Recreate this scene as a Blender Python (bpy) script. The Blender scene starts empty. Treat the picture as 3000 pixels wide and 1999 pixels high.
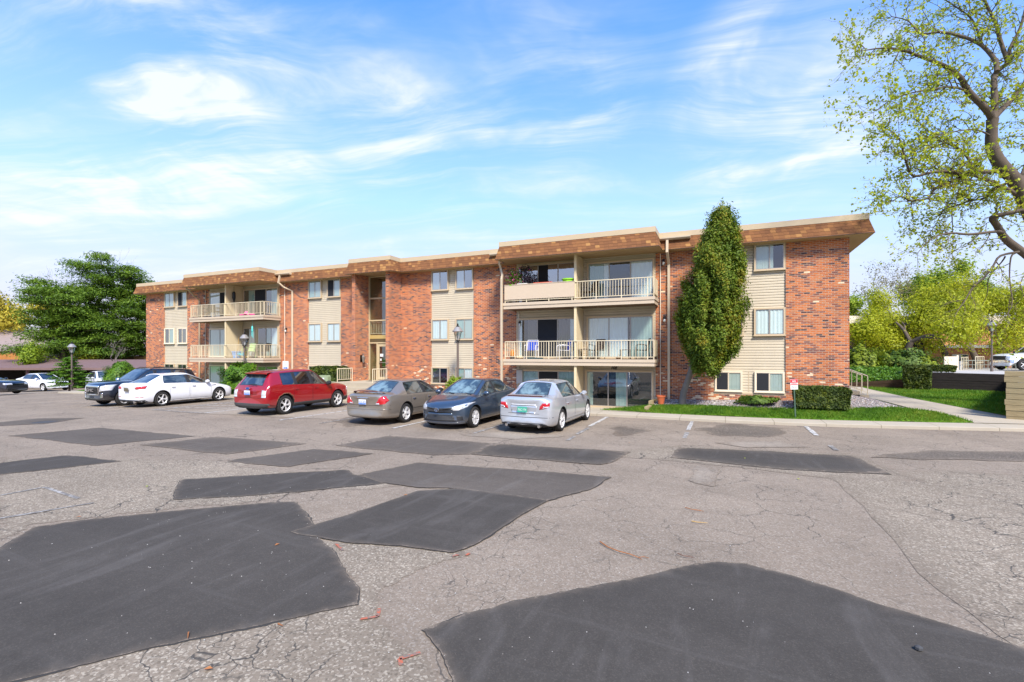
import bpy, bmesh, math, random
import numpy as np
from mathutils import Vector, Matrix, noise
from mathutils.bvhtree import BVHTree

# ------------------------------------------------------------------ camera, sky, sun, exposure
S = bpy.context.scene
COL = S.collection
CAM_H, YAW = 2.4, math.radians(23.75)
cam_d = bpy.data.cameras.new('camera')
cam = bpy.data.objects.new('camera', cam_d); COL.objects.link(cam)
cam.location = (0, 0, CAM_H); cam.rotation_euler = (math.pi/2, 0, YAW)
cam_d.lens = 17.0; cam_d.sensor_width = 36; cam_d.shift_y = 38.5/3000
cam_d.clip_start = 0.05; cam_d.clip_end = 3000
S.camera = cam

SUN_EL, SUN_AZ = math.radians(47), math.radians(142)     # azimuth measured clockwise from +Y
SUN_STRENGTH, SUN_ANGLE = 3.1, 12.0
SKY_STRENGTH = 0.148
EXPOSURE = 1.24
S.view_settings.view_transform = 'Standard'; S.view_settings.look = 'None'
S.view_settings.gamma = 1; S.view_settings.use_curve_mapping = False
S.view_settings.exposure = EXPOSURE
S.cycles.max_bounces = 6; S.cycles.transparent_max_bounces = 16
S.cycles.diffuse_bounces = 3; S.cycles.glossy_bounces = 3; S.cycles.transmission_bounces = 4

sun_d = bpy.data.lights.new('sun', 'SUN'); sun_d.energy = SUN_STRENGTH; sun_d.angle = math.radians(SUN_ANGLE)
sun_d.color = (1.0, .94, .85)
sun = bpy.data.objects.new('sun', sun_d); COL.objects.link(sun)
sd = Vector((math.sin(SUN_AZ)*math.cos(SUN_EL), math.cos(SUN_AZ)*math.cos(SUN_EL), math.sin(SUN_EL)))
sun.rotation_euler = sd.to_track_quat('Z', 'Y').to_euler()

class NT:
    """small helper for node trees"""
    def __init__(s, nt): s.nt = nt
    def n(s, t, **k):
        nd = s.nt.nodes.new(t)
        for a, v in k.items():
            if hasattr(nd, a): setattr(nd, a, v)
        return nd
    def put(s, sock, v):
        if isinstance(v, bpy.types.NodeSocket): s.nt.links.new(v, sock)
        elif v is not None:
            if hasattr(sock.default_value, '__len__') and not hasattr(v, '__len__'): v = (v,)*len(sock.default_value)
            if hasattr(sock.default_value, '__len__') and len(sock.default_value) == 4 and len(v) == 3: v = (*v, 1)
            sock.default_value = v
    def math(s, op, a, b=None, c=None, clamp=False):
        nd = s.n('ShaderNodeMath', operation=op); nd.use_clamp = clamp
        s.put(nd.inputs[0], a); s.put(nd.inputs[1], b); s.put(nd.inputs[2], c)
        return nd.outputs[0]
    def vmath(s, op, a, b=None, out=0):
        nd = s.n('ShaderNodeVectorMath', operation=op)
        s.put(nd.inputs[0], a); s.put(nd.inputs[1], b)
        return nd.outputs[out]
    def mix(s, f, a, b, mode='MIX'):
        nd = s.n('ShaderNodeMix', data_type='RGBA', blend_type=mode)
        s.put(nd.inputs[0], f); s.put(nd.inputs[6], a); s.put(nd.inputs[7], b)
        return nd.outputs[2]
    def noise(s, vec, scale, detail=2, rough=.5, dist=0, out=0):
        nd = s.n('ShaderNodeTexNoise'); s.put(nd.inputs['Vector'], vec)
        nd.inputs['Scale'].default_value = scale; nd.inputs['Detail'].default_value = detail
        nd.inputs['Roughness'].default_value = rough; nd.inputs['Distortion'].default_value = dist
        return nd.outputs[out]
    def ramp(s, f, stops, interp='LINEAR'):
        nd = s.n('ShaderNodeValToRGB'); s.put(nd.inputs[0], f)
        cr = nd.color_ramp; cr.interpolation = interp
        while len(cr.elements) < len(stops): cr.elements.new(.5)
        for e, (p, c) in zip(cr.elements, stops):
            e.position = p; e.color = (c, c, c, 1) if not hasattr(c, '__len__') else (*c[:3], 1)
        return nd.outputs[0]
    def smooth(s, v, lo, hi):
        nd = s.n('ShaderNodeMapRange', interpolation_type='SMOOTHSTEP')
        s.put(nd.inputs[0], v); nd.inputs[1].default_value = lo; nd.inputs[2].default_value = hi
        return nd.outputs[0]
    def mapping(s, vec, scale=(1,1,1), rot=(0,0,0), loc=(0,0,0)):
        nd = s.n('ShaderNodeMapping'); s.put(nd.inputs[0], vec)
        nd.inputs['Scale'].default_value = scale; nd.inputs['Rotation'].default_value = rot; nd.inputs['Location'].default_value = loc
        return nd.outputs[0]
    def xyz(s, v):
        nd = s.n('ShaderNodeSeparateXYZ'); s.put(nd.inputs[0], v); return nd.outputs
    def comb(s, x, y, z):
        nd = s.n('ShaderNodeCombineXYZ'); s.put(nd.inputs[0], x); s.put(nd.inputs[1], y); s.put(nd.inputs[2], z); return nd.outputs[0]

def lin(r, g, b):
    f = lambda v: (v/255/12.92 if v/255 <= .04045 else ((v/255+.055)/1.055)**2.4)
    return (f(r), f(g), f(b))

# pixel of the 3000 x 1999 photograph -> direction (used to find where things stand)
F_PX, CX, YH = 1417., 1500., 1038.
CO, SI = math.cos(YAW), math.sin(YAW)
def ray(px, py):
    u, v = (px-CX)/F_PX, (YH-py)/F_PX
    return Vector((u*CO-SI, u*SI+CO, v))
def gz(x, y=0):
    """height of the car park: level, falling gently to the left, rising a little to the right"""
    z = 0.
    if x < -22: z -= .018*(-22-max(x, -44))
    if x < -44: z -= .045*(-44-max(x, -58))
    if x > 2: z += .012*(min(x, 16)-2)
    return z
def G(px, py, dz=0.):
    d = ray(px, py); z = dz
    for _ in range(12):
        k = (z-CAM_H)/d.z; z = gz(d.x*k)+dz
    return (d.x*k, d.y*k)
def AT(px, py, zc): return Vector((0, 0, CAM_H)) + ray(px, py)*zc       # point at depth zc

# sky: Nishita with thin cirrus
W = bpy.data.worlds.new('World'); S.world = W; W.use_nodes = True
wt = NT(W.node_tree); W.node_tree.nodes.clear()
sky = wt.n('ShaderNodeTexSky', sky_type='NISHITA'); sky.sun_disc = False
sky.sun_elevation = SUN_EL; sky.sun_rotation = SUN_AZ; sky.air_density = 1.0; sky.dust_density = .6; sky.ozone_density = 2.2
dirv = wt.vmath('NORMALIZE', wt.n('ShaderNodeTexCoord').outputs['Generated'])
dx = wt.xyz(dirv)
zz = wt.math('MAXIMUM', dx[2], .0)
inv = wt.math('DIVIDE', 1.0, wt.math('ADD', zz, .16))
plane = wt.comb(wt.math('MULTIPLY', dx[0], inv), wt.math('MULTIPLY', dx[1], inv), 0)
warp = wt.vmath('ADD', plane, wt.vmath('SCALE', wt.noise(plane, 1.1, 3, .5, out=1), None))
warp.node.inputs[1].links[0].from_node.inputs['Scale'].default_value = .45
wm = wt.mapping(wt.mapping(warp, rot=(0, 0, -YAW+.12)), (.34, 1.7, 1))
wisp = wt.noise(wm, 2.2, 9, .62, .6)
big = wt.noise(wt.mapping(plane, (1, .6, 1), (0, 0, .4)), .75, 3, .5, .3)
def blob(px, py, a, b):
    d = ray(px, py).normalized()
    return wt.smooth(wt.vmath('DOT_PRODUCT', dirv, tuple(d), out=1), math.cos(math.radians(a)), math.cos(math.radians(b)))
mask = None
for b_, k in ((blob(330, 350, 17, 2), .42), (blob(620, 190, 11, 1), .34), (blob(640, 320, 10, 1), .45), (blob(1000, 390, 14, 1), .4), (blob(2290, 300, 12, 2), 1.0), (blob(2420, 400, 6, 1), .25), (blob(1620, 330, 10, 1), .4), (blob(1500, 560, 26, 4), .35), (blob(300, 640, 24, 4), .4), (blob(2300, 560, 14, 2), .3)):
    t_ = wt.math('MULTIPLY', b_, k); mask = t_ if mask is None else wt.math('ADD', mask, t_)
ws = wt.smooth(wisp, .38, .84)
patchy = wt.smooth(wt.noise(wt.mapping(warp, (1, .7, 1), (0, 0, .5)), 2.6, 4, .6, .4), .34, .66)
cl = wt.math('MULTIPLY', wt.math('ADD', mask, .05), wt.math('MULTIPLY', wt.math('MULTIPLY_ADD', ws, 2.0, .03), wt.math('MULTIPLY_ADD', patchy, .7, .3)))
veil = wt.math('MULTIPLY', wt.math('POWER', wt.math('SUBTRACT', 1, wt.math('MINIMUM', wt.math('MULTIPLY', zz, 1.7), 1)), 1.25), .97)
veil = wt.math('MULTIPLY', veil, wt.math('MULTIPLY_ADD', wt.noise(wt.mapping(plane, (.5, .9, 1), (0, 0, .3)), 1.3, 5, .6), .5, .72))
tint = wt.mix(1.0, wt.vmath('MINIMUM', sky.outputs[0], (9, 3.15, 4.6)), (.44, .80, 1.17), 'MULTIPLY')
CLOUD = (3.0, 3.1, 3.15); VEIL = (2.58, 2.66, 2.72)
skyc = wt.mix(wt.math('MINIMUM', cl, .85), wt.mix(wt.math('MINIMUM', veil, .97), tint, VEIL), CLOUD)
bg = wt.n('ShaderNodeBackground'); wt.put(bg.inputs[0], skyc); bg.inputs[1].default_value = SKY_STRENGTH
wo = wt.n('ShaderNodeOutputWorld'); W.node_tree.links.new(bg.outputs[0], wo.inputs[0])

# ------------------------------------------------------------------ helpers: objects
def tag(o, label=None, cat=None, group=None, kind=None):
    if label: o['label'] = label
    if cat: o['category'] = cat
    if group: o['group'] = group
    if kind: o['kind'] = kind
    return o
def empty(name, loc, rz=0., label=None, cat=None, group=None):
    o = bpy.data.objects.new(name, None); COL.objects.link(o)
    o.empty_display_size = .3
    o.location = loc; o.rotation_euler = (0, 0, rz)
    return tag(o, label, cat, group)
def world_loc(o):
    v = Vector((0, 0, 0))
    while o: v = v + o.location; o = o.parent
    return v
def mesh_obj(name, verts, faces, mats, idx=None, parent=None, smooth=False, loc=None, world=False, auto=None):
    me = bpy.data.meshes.new(name)
    if world and parent is not None:
        w = world_loc(parent); verts = [(v[0]-w.x, v[1]-w.y, v[2]-w.z) for v in verts]
    if loc is not None: verts = [(v[0]-loc[0], v[1]-loc[1], v[2]-loc[2]) for v in verts]
    me.from_pydata([tuple(v) for v in verts], [], [tuple(f) for f in faces])
    for m in (mats if isinstance(mats, (list, tuple)) else [mats]): me.materials.append(m)
    if idx is not None: me.polygons.foreach_set('material_index', np.array(idx, dtype=np.int32))
    if smooth: me.polygons.foreach_set('use_smooth', np.ones(len(me.polygons), dtype=bool))
    me.update()
    if auto is not None and smooth: me.set_sharp_from_angle(angle=math.radians(auto))
    o = bpy.data.objects.new(name, me); COL.objects.link(o)
    if loc is not None: o.location = loc
    if parent is not None: o.parent = parent
    return o
class MB:
    """collects boxes, tubes, prisms and links them as one mesh object"""
    def __init__(s): s.v = []; s.f = []; s.m = []; s.cur = 0
    def add(s, vs, fs):
        b = len(s.v); s.v += [tuple(v) for v in vs]
        s.f += [tuple(i+b for i in f) for f in fs]; s.m += [s.cur]*len(fs); return s
    def box(s, x0, x1, y0, y1, z0, z1):
        vs = [(x, y, z) for z in (z0, z1) for y in (y0, y1) for x in (x0, x1)]
        return s.add(vs, [(0,2,3,1), (4,5,7,6), (0,1,5,4), (2,6,7,3), (0,4,6,2), (1,3,7,5)])
    def obox(s, c, sx, sy, sz, M=None, rz=0.):
        M = M or Matrix.Rotation(rz, 3, 'Z'); c = Vector(c)
        vs = [c + M @ Vector((x*sx/2, y*sy/2, z*sz/2)) for z in (-1, 1) for y in (-1, 1) for x in (-1, 1)]
        return s.add(vs, [(0,2,3,1), (4,5,7,6), (0,1,5,4), (2,6,7,3), (0,4,6,2), (1,3,7,5)])
    def tube(s, pts, rad, n=8, cap=True, flat=None):
        pts = [Vector(p) for p in pts]
        rad = [rad]*len(pts) if not hasattr(rad, '__len__') else rad
        b = len(s.v); up = None; vs = []
        for i, p in enumerate(pts):
            d = (pts[min(i+1, len(pts)-1)] - pts[max(i-1, 0)])
            d = d.normalized() if d.length > 1e-9 else Vector((0, 0, 1))
            if up is None:
                up = Vector((0, 0, 1)) if abs(d.z) < .9 else Vector((1, 0, 0))
            a = d.cross(up)
            if a.length < 1e-6: a = d.orthogonal()
            a.normalize(); c = a.cross(d).normalized(); up = c
            for k in range(n):
                t = 2*math.pi*(k+.5)/n
                vs.append(p + (a*math.cos(t) + c*math.sin(t))*rad[i])
        fs = []
        for i in range(len(pts)-1):
            for k in range(n):
                k2 = (k+1) % n
                fs.append((i*n+k, i*n+k2, (i+1)*n+k2, (i+1)*n+k))
        if cap: fs += [tuple(range(n-1, -1, -1)), tuple((len(pts)-1)*n+k for k in range(n))]
        return s.add(vs, fs)
    def lathe(s, prof, c=(0,0,0), n=20, axis='Z', caps=True):
        """prof: list of (radius, height)"""
        c = Vector(c); vs = []
        for r, h in prof:
            for k in range(n):
                t = 2*math.pi*k/n
                p = Vector((r*math.cos(t), r*math.sin(t), h))
                if axis == 'X': p = Vector((p.z, p.x, p.y))
                if axis == 'Y': p = Vector((p.x, p.z, p.y))
                vs.append(c+p)
        fs = []
        for i in range(len(prof)-1):
            for k in range(n):
                k2 = (k+1) % n; f = (i*n+k, i*n+k2, (i+1)*n+k2, (i+1)*n+k)
                fs.append(f if axis != 'Y' else f[::-1])
        e = [tuple(range(n-1, -1, -1)), tuple((len(prof)-1)*n+k for k in range(n))]
        if caps: fs += e if axis != 'Y' else [q[::-1] for q in e]
        return s.add(vs, fs)
    def prism(s, poly, a0, a1, axis='Z'):
        """extrude a 2D polygon along an axis"""
        n = len(poly)
        mk = {'Z': lambda p, a: (p[0], p[1], a), 'Y': lambda p, a: (p[0], a, p[1]), 'X': lambda p, a: (a, p[0], p[1])}[axis]
        vs = [mk(p, a0) for p in poly] + [mk(p, a1) for p in poly]
        fs = [tuple(range(n))[::-1], tuple(range(n, 2*n))] + [(i, (i+1) % n, n+(i+1) % n, n+i) for i in range(n)]
        return s.add(vs, fs)
    def build(s, name, mats, parent=None, smooth=False, world=False, loc=None, auto=40, fix=True):
        o = mesh_obj(name, s.v, s.f, mats, s.m, parent, False, loc, world)
        if fix:
            bm = bmesh.new(); bm.from_mesh(o.data); bmesh.ops.recalc_face_normals(bm, faces=bm.faces); bm.to_mesh(o.data); bm.free()
        if smooth:
            o.data.polygons.foreach_set('use_smooth', np.ones(len(o.data.polygons), dtype=bool))
            o.data.set_sharp_from_angle(angle=math.radians(auto))
        return o
def copy_tree(o, parent=None):
    c = o.copy(); COL.objects.link(c)
    if parent is not None: c.parent = parent
    for ch in list(o.children): copy_tree(ch, c)
    return c

# ------------------------------------------------------------------ materials
def pmat(name, col=(.5, .5, .5), rough=.6, metal=0., spec=.5, coat=0., emit=None):
    m = bpy.data.materials.new(name); m.use_nodes = True
    b = m.node_tree.nodes['Principled BSDF']
    b.inputs['Base Color'].default_value = (*col[:3], 1); b.inputs['Roughness'].default_value = rough
    b.inputs['Metallic'].default_value = metal; b.inputs['Specular IOR Level'].default_value = spec
    b.inputs['Coat Weight'].default_value = coat; b.inputs['Coat Roughness'].default_value = .03
    return m
def tree_of(m): return NT(m.node_tree), m.node_tree.nodes['Principled BSDF']
def vary(m, scale=6., amt=.25, detail=4, coord='Position', stretch=(1,1,1), bump=0., bscale=None, rough_amt=0.):
    """break up a flat colour with noise"""
    t, b = tree_of(m); c = tuple(b.inputs['Base Color'].default_value)[:3]
    vec = t.n('ShaderNodeNewGeometry').outputs['Position'] if coord == 'Position' else t.n('ShaderNodeTexCoord').outputs['Object']
    vec = t.mapping(vec, stretch)
    nz = t.noise(vec, scale, detail, .6)
    f = t.math('MULTIPLY_ADD', nz, 2*amt, 1-amt)
    t.put(b.inputs['Base Color'], t.vmath('SCALE', c, None)); 
    sc = b.inputs['Base Color'].links[0].from_node; t.put(sc.inputs['Scale'], f)
    if rough_amt:
        t.put(b.inputs['Roughness'], t.math('MULTIPLY_ADD', nz, rough_amt, b.inputs['Roughness'].default_value - rough_amt/2))
    if bump:
        bp = t.n('ShaderNodeBump'); bp.inputs['Strength'].default_value = bump; bp.inputs['Distance'].default_value = .02
        t.put(bp.inputs['Height'], t.noise(vec, bscale or scale*6, 5, .65)); t.put(b.inputs['Normal'], bp.outputs[0])
    return m

def brick_mat(name, palette, mortar, bw=.203, bh=.0677, gap=.011, cream=True, soft=1.0):
    m = pmat(name, rough=.85, spec=.25); t, b = tree_of(m)
    pos = t.n('ShaderNodeNewGeometry').outputs['Position']; p = t.xyz(pos)
    u = t.math('ADD', p[0], p[1]); v = t.math('ADD', p[2], 4.0)
    rowf = t.math('DIVIDE', v, bh); row = t.math('FLOOR', rowf)
    off = t.math('MULTIPLY', t.math('MODULO', row, 2.0), .5)
    colf = t.math('ADD', t.math('DIVIDE', t.math('ADD', u, 200.), bw), off); colid = t.math('FLOOR', colf)
    wn = t.n('ShaderNodeTexWhiteNoise', noise_dimensions='2D'); t.put(wn.inputs['Vector'], t.comb(colid, row, 0))
    wn2 = t.n('ShaderNodeTexWhiteNoise', noise_dimensions='2D'); t.put(wn2.inputs['Vector'], t.comb(row, t.math('ADD', colid, 57.3), 0))
    bigz = t.noise(pos, .35, 3, .5)
    r = t.math('ADD', wn.outputs['Value'], t.math('MULTIPLY_ADD', bigz, .3, -.15), clamp=True)
    c = t.ramp(r, palette)
    if cream:
        hi = t.smooth(p[2], 2.35, 1.2)
        near = t.smooth(t.noise(t.mapping(pos, (1, 1, 1)), .55, 2), .42, .62)
        sel = t.math('LESS_THAN', wn2.outputs['Value'], t.math('MULTIPLY', t.math('MULTIPLY', hi, near), .22))
        sel2 = t.math('LESS_THAN', wn2.outputs['Value'], .003)
        c = t.mix(t.math('MAXIMUM', sel, sel2), c, lin(222, 196, 160))
    fr = t.math('FRACT', rowf); fc = t.math('FRACT', colf)
    eh = t.math('MINIMUM', fr, t.math('SUBTRACT', 1, fr)); ev = t.math('MINIMUM', fc, t.math('SUBTRACT', 1, fc))
    jit = t.math('MULTIPLY_ADD', t.noise(pos, 40, 2), .06, -.03)
    mh = t.smooth(t.math('ADD', eh, jit), gap/bh*.25, gap/bh*.85); mv = t.smooth(t.math('ADD', ev, t.math('MULTIPLY', jit, .4)), gap/bw*.25, gap/bw*.85)
    k = t.math('MULTIPLY', mh, mv)
    fine = t.math('MULTIPLY_ADD', t.noise(pos, 90, 4, .6), .5, .75)
    c = t.mix(k, mortar, c)
    grime = t.math('MULTIPLY_ADD', t.noise(t.mapping(pos, (1.3, 1.3, .22)), .9, 5, .65), .6, .68)
    sc = t.n('ShaderNodeVectorMath', operation='SCALE'); t.put(sc.inputs[0], c); t.put(sc.inputs['Scale'], t.math('MULTIPLY', fine, grime))
    t.put(b.inputs['Base Color'], sc.outputs[0])
    bp = t.n('ShaderNodeBump'); bp.inputs['Strength'].default_value = .7*soft; bp.inputs['Distance'].default_value = .008
    t.put(bp.inputs['Height'], t.math('ADD', k, t.math('MULTIPLY', wn.outputs['Value'], .35))); t.put(b.inputs['Normal'], bp.outputs[0])
    return m
def shingle_mat(name, palette, rh=.13, tw=.19):
    m = pmat(name, rough=.95, spec=.15); t, b = tree_of(m)
    pos = t.n('ShaderNodeNewGeometry').outputs['Position']; p = t.xyz(pos)
    u = t.math('ADD', p[0], p[1]); rowf = t.math('DIVIDE', t.math('ADD', p[2], 4.05), rh); row = t.math('FLOOR', rowf)
    wr = t.n('ShaderNodeTexWhiteNoise', noise_dimensions='1D'); t.put(wr.inputs['W'], row)
    cf = t.math('ADD', t.math('DIVIDE', t.math('ADD', u, 200), tw), t.math('MULTIPLY', wr.outputs['Value'], 7)); ci = t.math('FLOOR', cf)
    wn = t.n('ShaderNodeTexWhiteNoise', noise_dimensions='2D'); t.put(wn.inputs['Vector'], t.comb(ci, row, 0))
    c = t.ramp(wn.outputs['Value'], palette)
    fr = t.math('FRACT', rowf); fc = t.math('FRACT', cf)
    edge = t.math('MULTIPLY', t.smooth(fr, .0, .14), t.math('MULTIPLY_ADD', t.smooth(fc, .0, .06), .45, .55))
    c = t.mix(t.math('MULTIPLY', t.math('SUBTRACT', 1, edge), .75), c, (.05, .028, .018))  # dark tab joints, plus a shadow line painted along each row's lower edge
    g = t.math('MULTIPLY_ADD', t.noise(pos, 160, 3, .7), .6, .7)
    sc = t.n('ShaderNodeVectorMath', operation='SCALE'); t.put(sc.inputs[0], c); t.put(sc.inputs['Scale'], g)
    t.put(b.inputs['Base Color'], sc.outputs[0])
    bp = t.n('ShaderNodeBump'); bp.inputs['Strength'].default_value = .6; bp.inputs['Distance'].default_value = .012
    t.put(bp.inputs['Height'], t.math('SUBTRACT', t.math('MULTIPLY', edge, .6), fr)); t.put(b.inputs['Normal'], bp.outputs[0])
    return m
def glass_mat(name, tint=(.86, .95, .93), refl=.15, rough=.02):
    """window glass: clear with a mirror share that rises towards grazing angles"""
    m = bpy.data.materials.new(name); m.use_nodes = True; m.node_tree.nodes.clear(); t = NT(m.node_tree)
    lw = t.n('ShaderNodeLayerWeight'); lw.inputs[0].default_value = .35
    f = t.math('MULTIPLY_ADD', lw.outputs['Facing'], .55, refl, clamp=True)
    tr = t.n('ShaderNodeBsdfTransparent'); tr.inputs[0].default_value = (*tint, 1)
    gl = t.n('ShaderNodeBsdfGlossy'); gl.inputs['Roughness'].default_value = rough
    bp = t.n('ShaderNodeBump'); bp.inputs['Strength'].default_value = .12; bp.inputs['Distance'].default_value = .02
    t.put(bp.inputs['Height'], t.noise(t.n('ShaderNodeNewGeometry').outputs['Position'], 1.6, 2)); t.put(gl.inputs['Normal'], bp.outputs[0])
    mx = t.n('ShaderNodeMixShader'); t.put(mx.inputs[0], f)
    m.node_tree.links.new(tr.outputs[0], mx.inputs[1]); m.node_tree.links.new(gl.outputs[0], mx.inputs[2])
    o = t.n('ShaderNodeOutputMaterial'); m.node_tree.links.new(mx.outputs[0], o.inputs[0])
    return m
def leaf_mat(name, c0, c1, c2=None, trans=.25, rough=.55, scale=1.2):
    """foliage: colour varies leaf by leaf and clump by clump; some light passes through"""
    m = pmat(name, c0, rough, spec=.3); t, b = tree_of(m)
    geo = t.n('ShaderNodeNewGeometry')
    r = t.math('MULTIPLY_ADD', geo.outputs['Random Per Island'], .55, t.math('MULTIPLY_ADD', t.noise(geo.outputs['Position'], scale, 3, .6), 1.8, -.68), clamp=True)
    c = t.ramp(r, [(0, c0), (.55, c1), (1, c2 or c1)])
    t.put(b.inputs['Base Color'], c)
    if trans:
        tl = t.n('ShaderNodeBsdfTranslucent'); t.put(tl.inputs[0], c)
        mx = t.n('ShaderNodeMixShader'); mx.inputs[0].default_value = trans
        m.node_tree.links.new(b.outputs[0], mx.inputs[1]); m.node_tree.links.new(tl.outputs[0], mx.inputs[2])
        m.node_tree.links.new(mx.outputs[0], m.node_tree.nodes['Material Output'].inputs[0])
    return m
# ------------------------------------------------------------------ ground
def asphalt_mat(name, base, stone=.35, coarse=1., crack=.0, dirt=.3, streak=0., light=(.35, .305, .245), edge=None):
    m = pmat(name, base, .93, spec=.2); t, b = tree_of(m)
    pos = t.n('ShaderNodeNewGeometry').outputs['Position']
    vo = t.n('ShaderNodeTexVoronoi'); t.put(vo.inputs['Vector'], t.mapping(pos, (1, 1, .05))); vo.inputs['Scale'].default_value = 62/coarse
    cell = t.xyz(vo.outputs['Color'])
    fine = t.noise(pos, 210/coarse, 3, .75)
    c = t.mix(t.smooth(cell[0], .62, .95), base, light)
    c = t.mix(t.math('MULTIPLY', t.smooth(cell[1], .7, .95), .6), c, tuple(v*.42 for v in base))
    c = t.mix(stone, base, c)
    if edge:                                             # worn border: the older surface shows through raggedly
        at = t.n('ShaderNodeAttribute', attribute_name='inner')
        ek = t.math('ADD', at.outputs['Fac'], t.math('MULTIPLY_ADD', t.noise(pos, 9, 5, .7), 1.3, -.72))
        ec = t.mix(t.smooth(cell[0], .5, .95), edge, tuple(v*1.5 for v in edge)); ec = t.mix(t.math('MULTIPLY', t.smooth(cell[1], .6, .9), .7), ec, tuple(v*.35 for v in edge))
        c = t.mix(t.smooth(ek, -.16, .10), ec, c)
        c = t.mix(t.math('MULTIPLY', t.math('SUBTRACT', 1, t.smooth(t.math('MULTIPLY', at.outputs['Fac'], 1.0), .0, .9)), .35), c, tuple(v*.75 for v in edge))
    tone = t.math('MULTIPLY_ADD', t.noise(pos, .45, 5, .65), .66, .67)
    tone = t.math('MULTIPLY', tone, t.math('MULTIPLY_ADD', fine, .8, .6))
    tone = t.math('MULTIPLY', tone, t.math('MULTIPLY_ADD', t.noise(t.mapping(pos, (.12, 1, 1)), .9, 4, .6, .5), .36, .82))
    tone = t.math('MULTIPLY', tone, t.math('MULTIPLY_ADD', t.noise(pos, 6, 4, .65), .3, .85))
    if dirt:
        d = t.smooth(t.noise(t.mapping(pos, (1, .45, 1)), .55, 4, .6, .4), .52, .75)
        c = t.mix(t.math('MULTIPLY', d, dirt), c, (.13, .095, .065))
    if streak:
        s1 = t.smooth(t.noise(t.mapping(pos, (2.6, .5, 1), (0, 0, .5)), .9, 5, .6, 1.2), .5, .74)
        s2 = t.smooth(t.noise(t.mapping(pos, (.35, 3.5, 1), (0, 0, -.35)), .8, 4, .6, .8), .54, .76)
        c = t.mix(t.math('MULTIPLY', t.math('MAXIMUM', s1, t.math('MULTIPLY', s2, .8)), streak), c, (.17, .155, .14))
    if crack:
        wv = t.vmath('ADD', pos, t.vmath('SCALE', t.noise(pos, 1.7, 4, .6, out=1), None)); wv.node.inputs[1].links[0].from_node.inputs['Scale'].default_value = .55
        v2 = t.n('ShaderNodeTexVoronoi', feature='DISTANCE_TO_EDGE'); t.put(v2.inputs['Vector'], t.mapping(wv, (1, 1, 0))); v2.inputs['Scale'].default_value = 1.15
        v3 = t.n('ShaderNodeTexVoronoi', feature='DISTANCE_TO_EDGE'); t.put(v3.inputs['Vector'], t.mapping(wv, (1, 1, 0))); v3.inputs['Scale'].default_value = 4.2
        k1 = t.math('MULTIPLY', t.smooth(v2.outputs['Distance'], .010, .003), t.smooth(t.noise(pos, .35, 3), .40, .54))
        k2 = t.math('MULTIPLY', t.smooth(v3.outputs['Distance'], .022, .006), t.smooth(t.noise(pos, .6, 3), .50, .62))
        k = t.math('MULTIPLY', t.math('MAXIMUM', k1, k2), crack)
        c = t.mix(k, c, (.055, .05, .044))
    sc = t.n('ShaderNodeVectorMath', operation='SCALE'); t.put(sc.inputs[0], c); t.put(sc.inputs['Scale'], tone)
    t.put(b.inputs['Base Color'], sc.outputs[0])
    bp = t.n('ShaderNodeBump'); bp.inputs['Strength'].default_value = .55; bp.inputs['Distance'].default_value = .006*coarse
    t.put(bp.inputs['Height'], t.math('ADD', fine, t.math('MULTIPLY', cell[0], .8))); t.put(b.inputs['Normal'], bp.outputs[0])
    return m
M_ASPH = asphalt_mat('worn_asphalt', (.228, .181, .134), .6, 1.0, .75, .22)
M_OLD = asphalt_mat('old_coarse_asphalt', (.222, .180, .132), .85, 1.15, .9, .12, 0, (.40, .345, .265), (.228, .181, .134))
M_PALE = asphalt_mat('pale_worn_asphalt', (.275, .23, .178), .7, 1.1, .5, .1, edge=(.228, .181, .134))
M_PATCH = asphalt_mat('fresh_asphalt', (.058, .051, .043), .24, .7, .1, 0., .2, (.125, .11, .09), (.20, .160, .120))
M_PATCH2 = asphalt_mat('weathered_patch_asphalt', (.092, .077, .062), .3, .8, .25, .25, .25, (.165, .147, .128), (.20, .160, .120))
M_STAIN = asphalt_mat('oil_stained_asphalt', (.105, .085, .066), .5, 1.0, .4, .5, edge=(.228, .181, .134))
M_EDGE = pmat('cracked_patch_edge', (.035, .032, .028), .95)
M_CONC = pmat('sidewalk_concrete', (.52, .455, .345), .9, spec=.2); 
t, b = tree_of(M_CONC)
pos = t.n('ShaderNodeNewGeometry').outputs['Position']; px = t.xyz(pos)
jt = t.math('FRACT', t.math('DIVIDE', t.math('ADD', px[0], 100.3), 1.52)); je = t.math('MINIMUM', jt, t.math('SUBTRACT', 1, jt))
jm = t.smooth(je, .003, .010)
c = t.mix(t.noise(pos, 1.3, 5, .65), (.33, .285, .215), (.45, .395, .305))
c = t.mix(jm, (.2, .17, .12), c)
sc = t.n('ShaderNodeVectorMath', operation='SCALE'); t.put(sc.inputs[0], c); t.put(sc.inputs['Scale'], t.math('MULTIPLY_ADD', t.noise(pos, 60, 3, .7), .35, .82))
t.put(b.inputs['Base Color'], sc.outputs[0])
M_STEP = vary(pmat('step_concrete', (.40, .34, .245), .9, spec=.2), 3, .2, bump=.2)
M_GRASS = pmat('grass_soil', (.07, .16, .02), .95, spec=.1)
t, b = tree_of(M_GRASS); pos = t.n('ShaderNodeNewGeometry').outputs['Position']
c = t.ramp(t.noise(pos, .8, 6, .7), [(.3, (.07, .15, .012)), (.55, (.11, .22, .018)), (.75, (.17, .27, .03))])
t.put(b.inputs['Base Color'], c)
M_SOIL = vary(pmat('bed_soil', (.09, .07, .05), .95, spec=.1), 3, .4)
M_GRAVEL = pmat('gravel', (.45, .42, .38), .9, spec=.2)
t, b = tree_of(M_GRAVEL); pos = t.n('ShaderNodeNewGeometry').outputs['Position']
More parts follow.
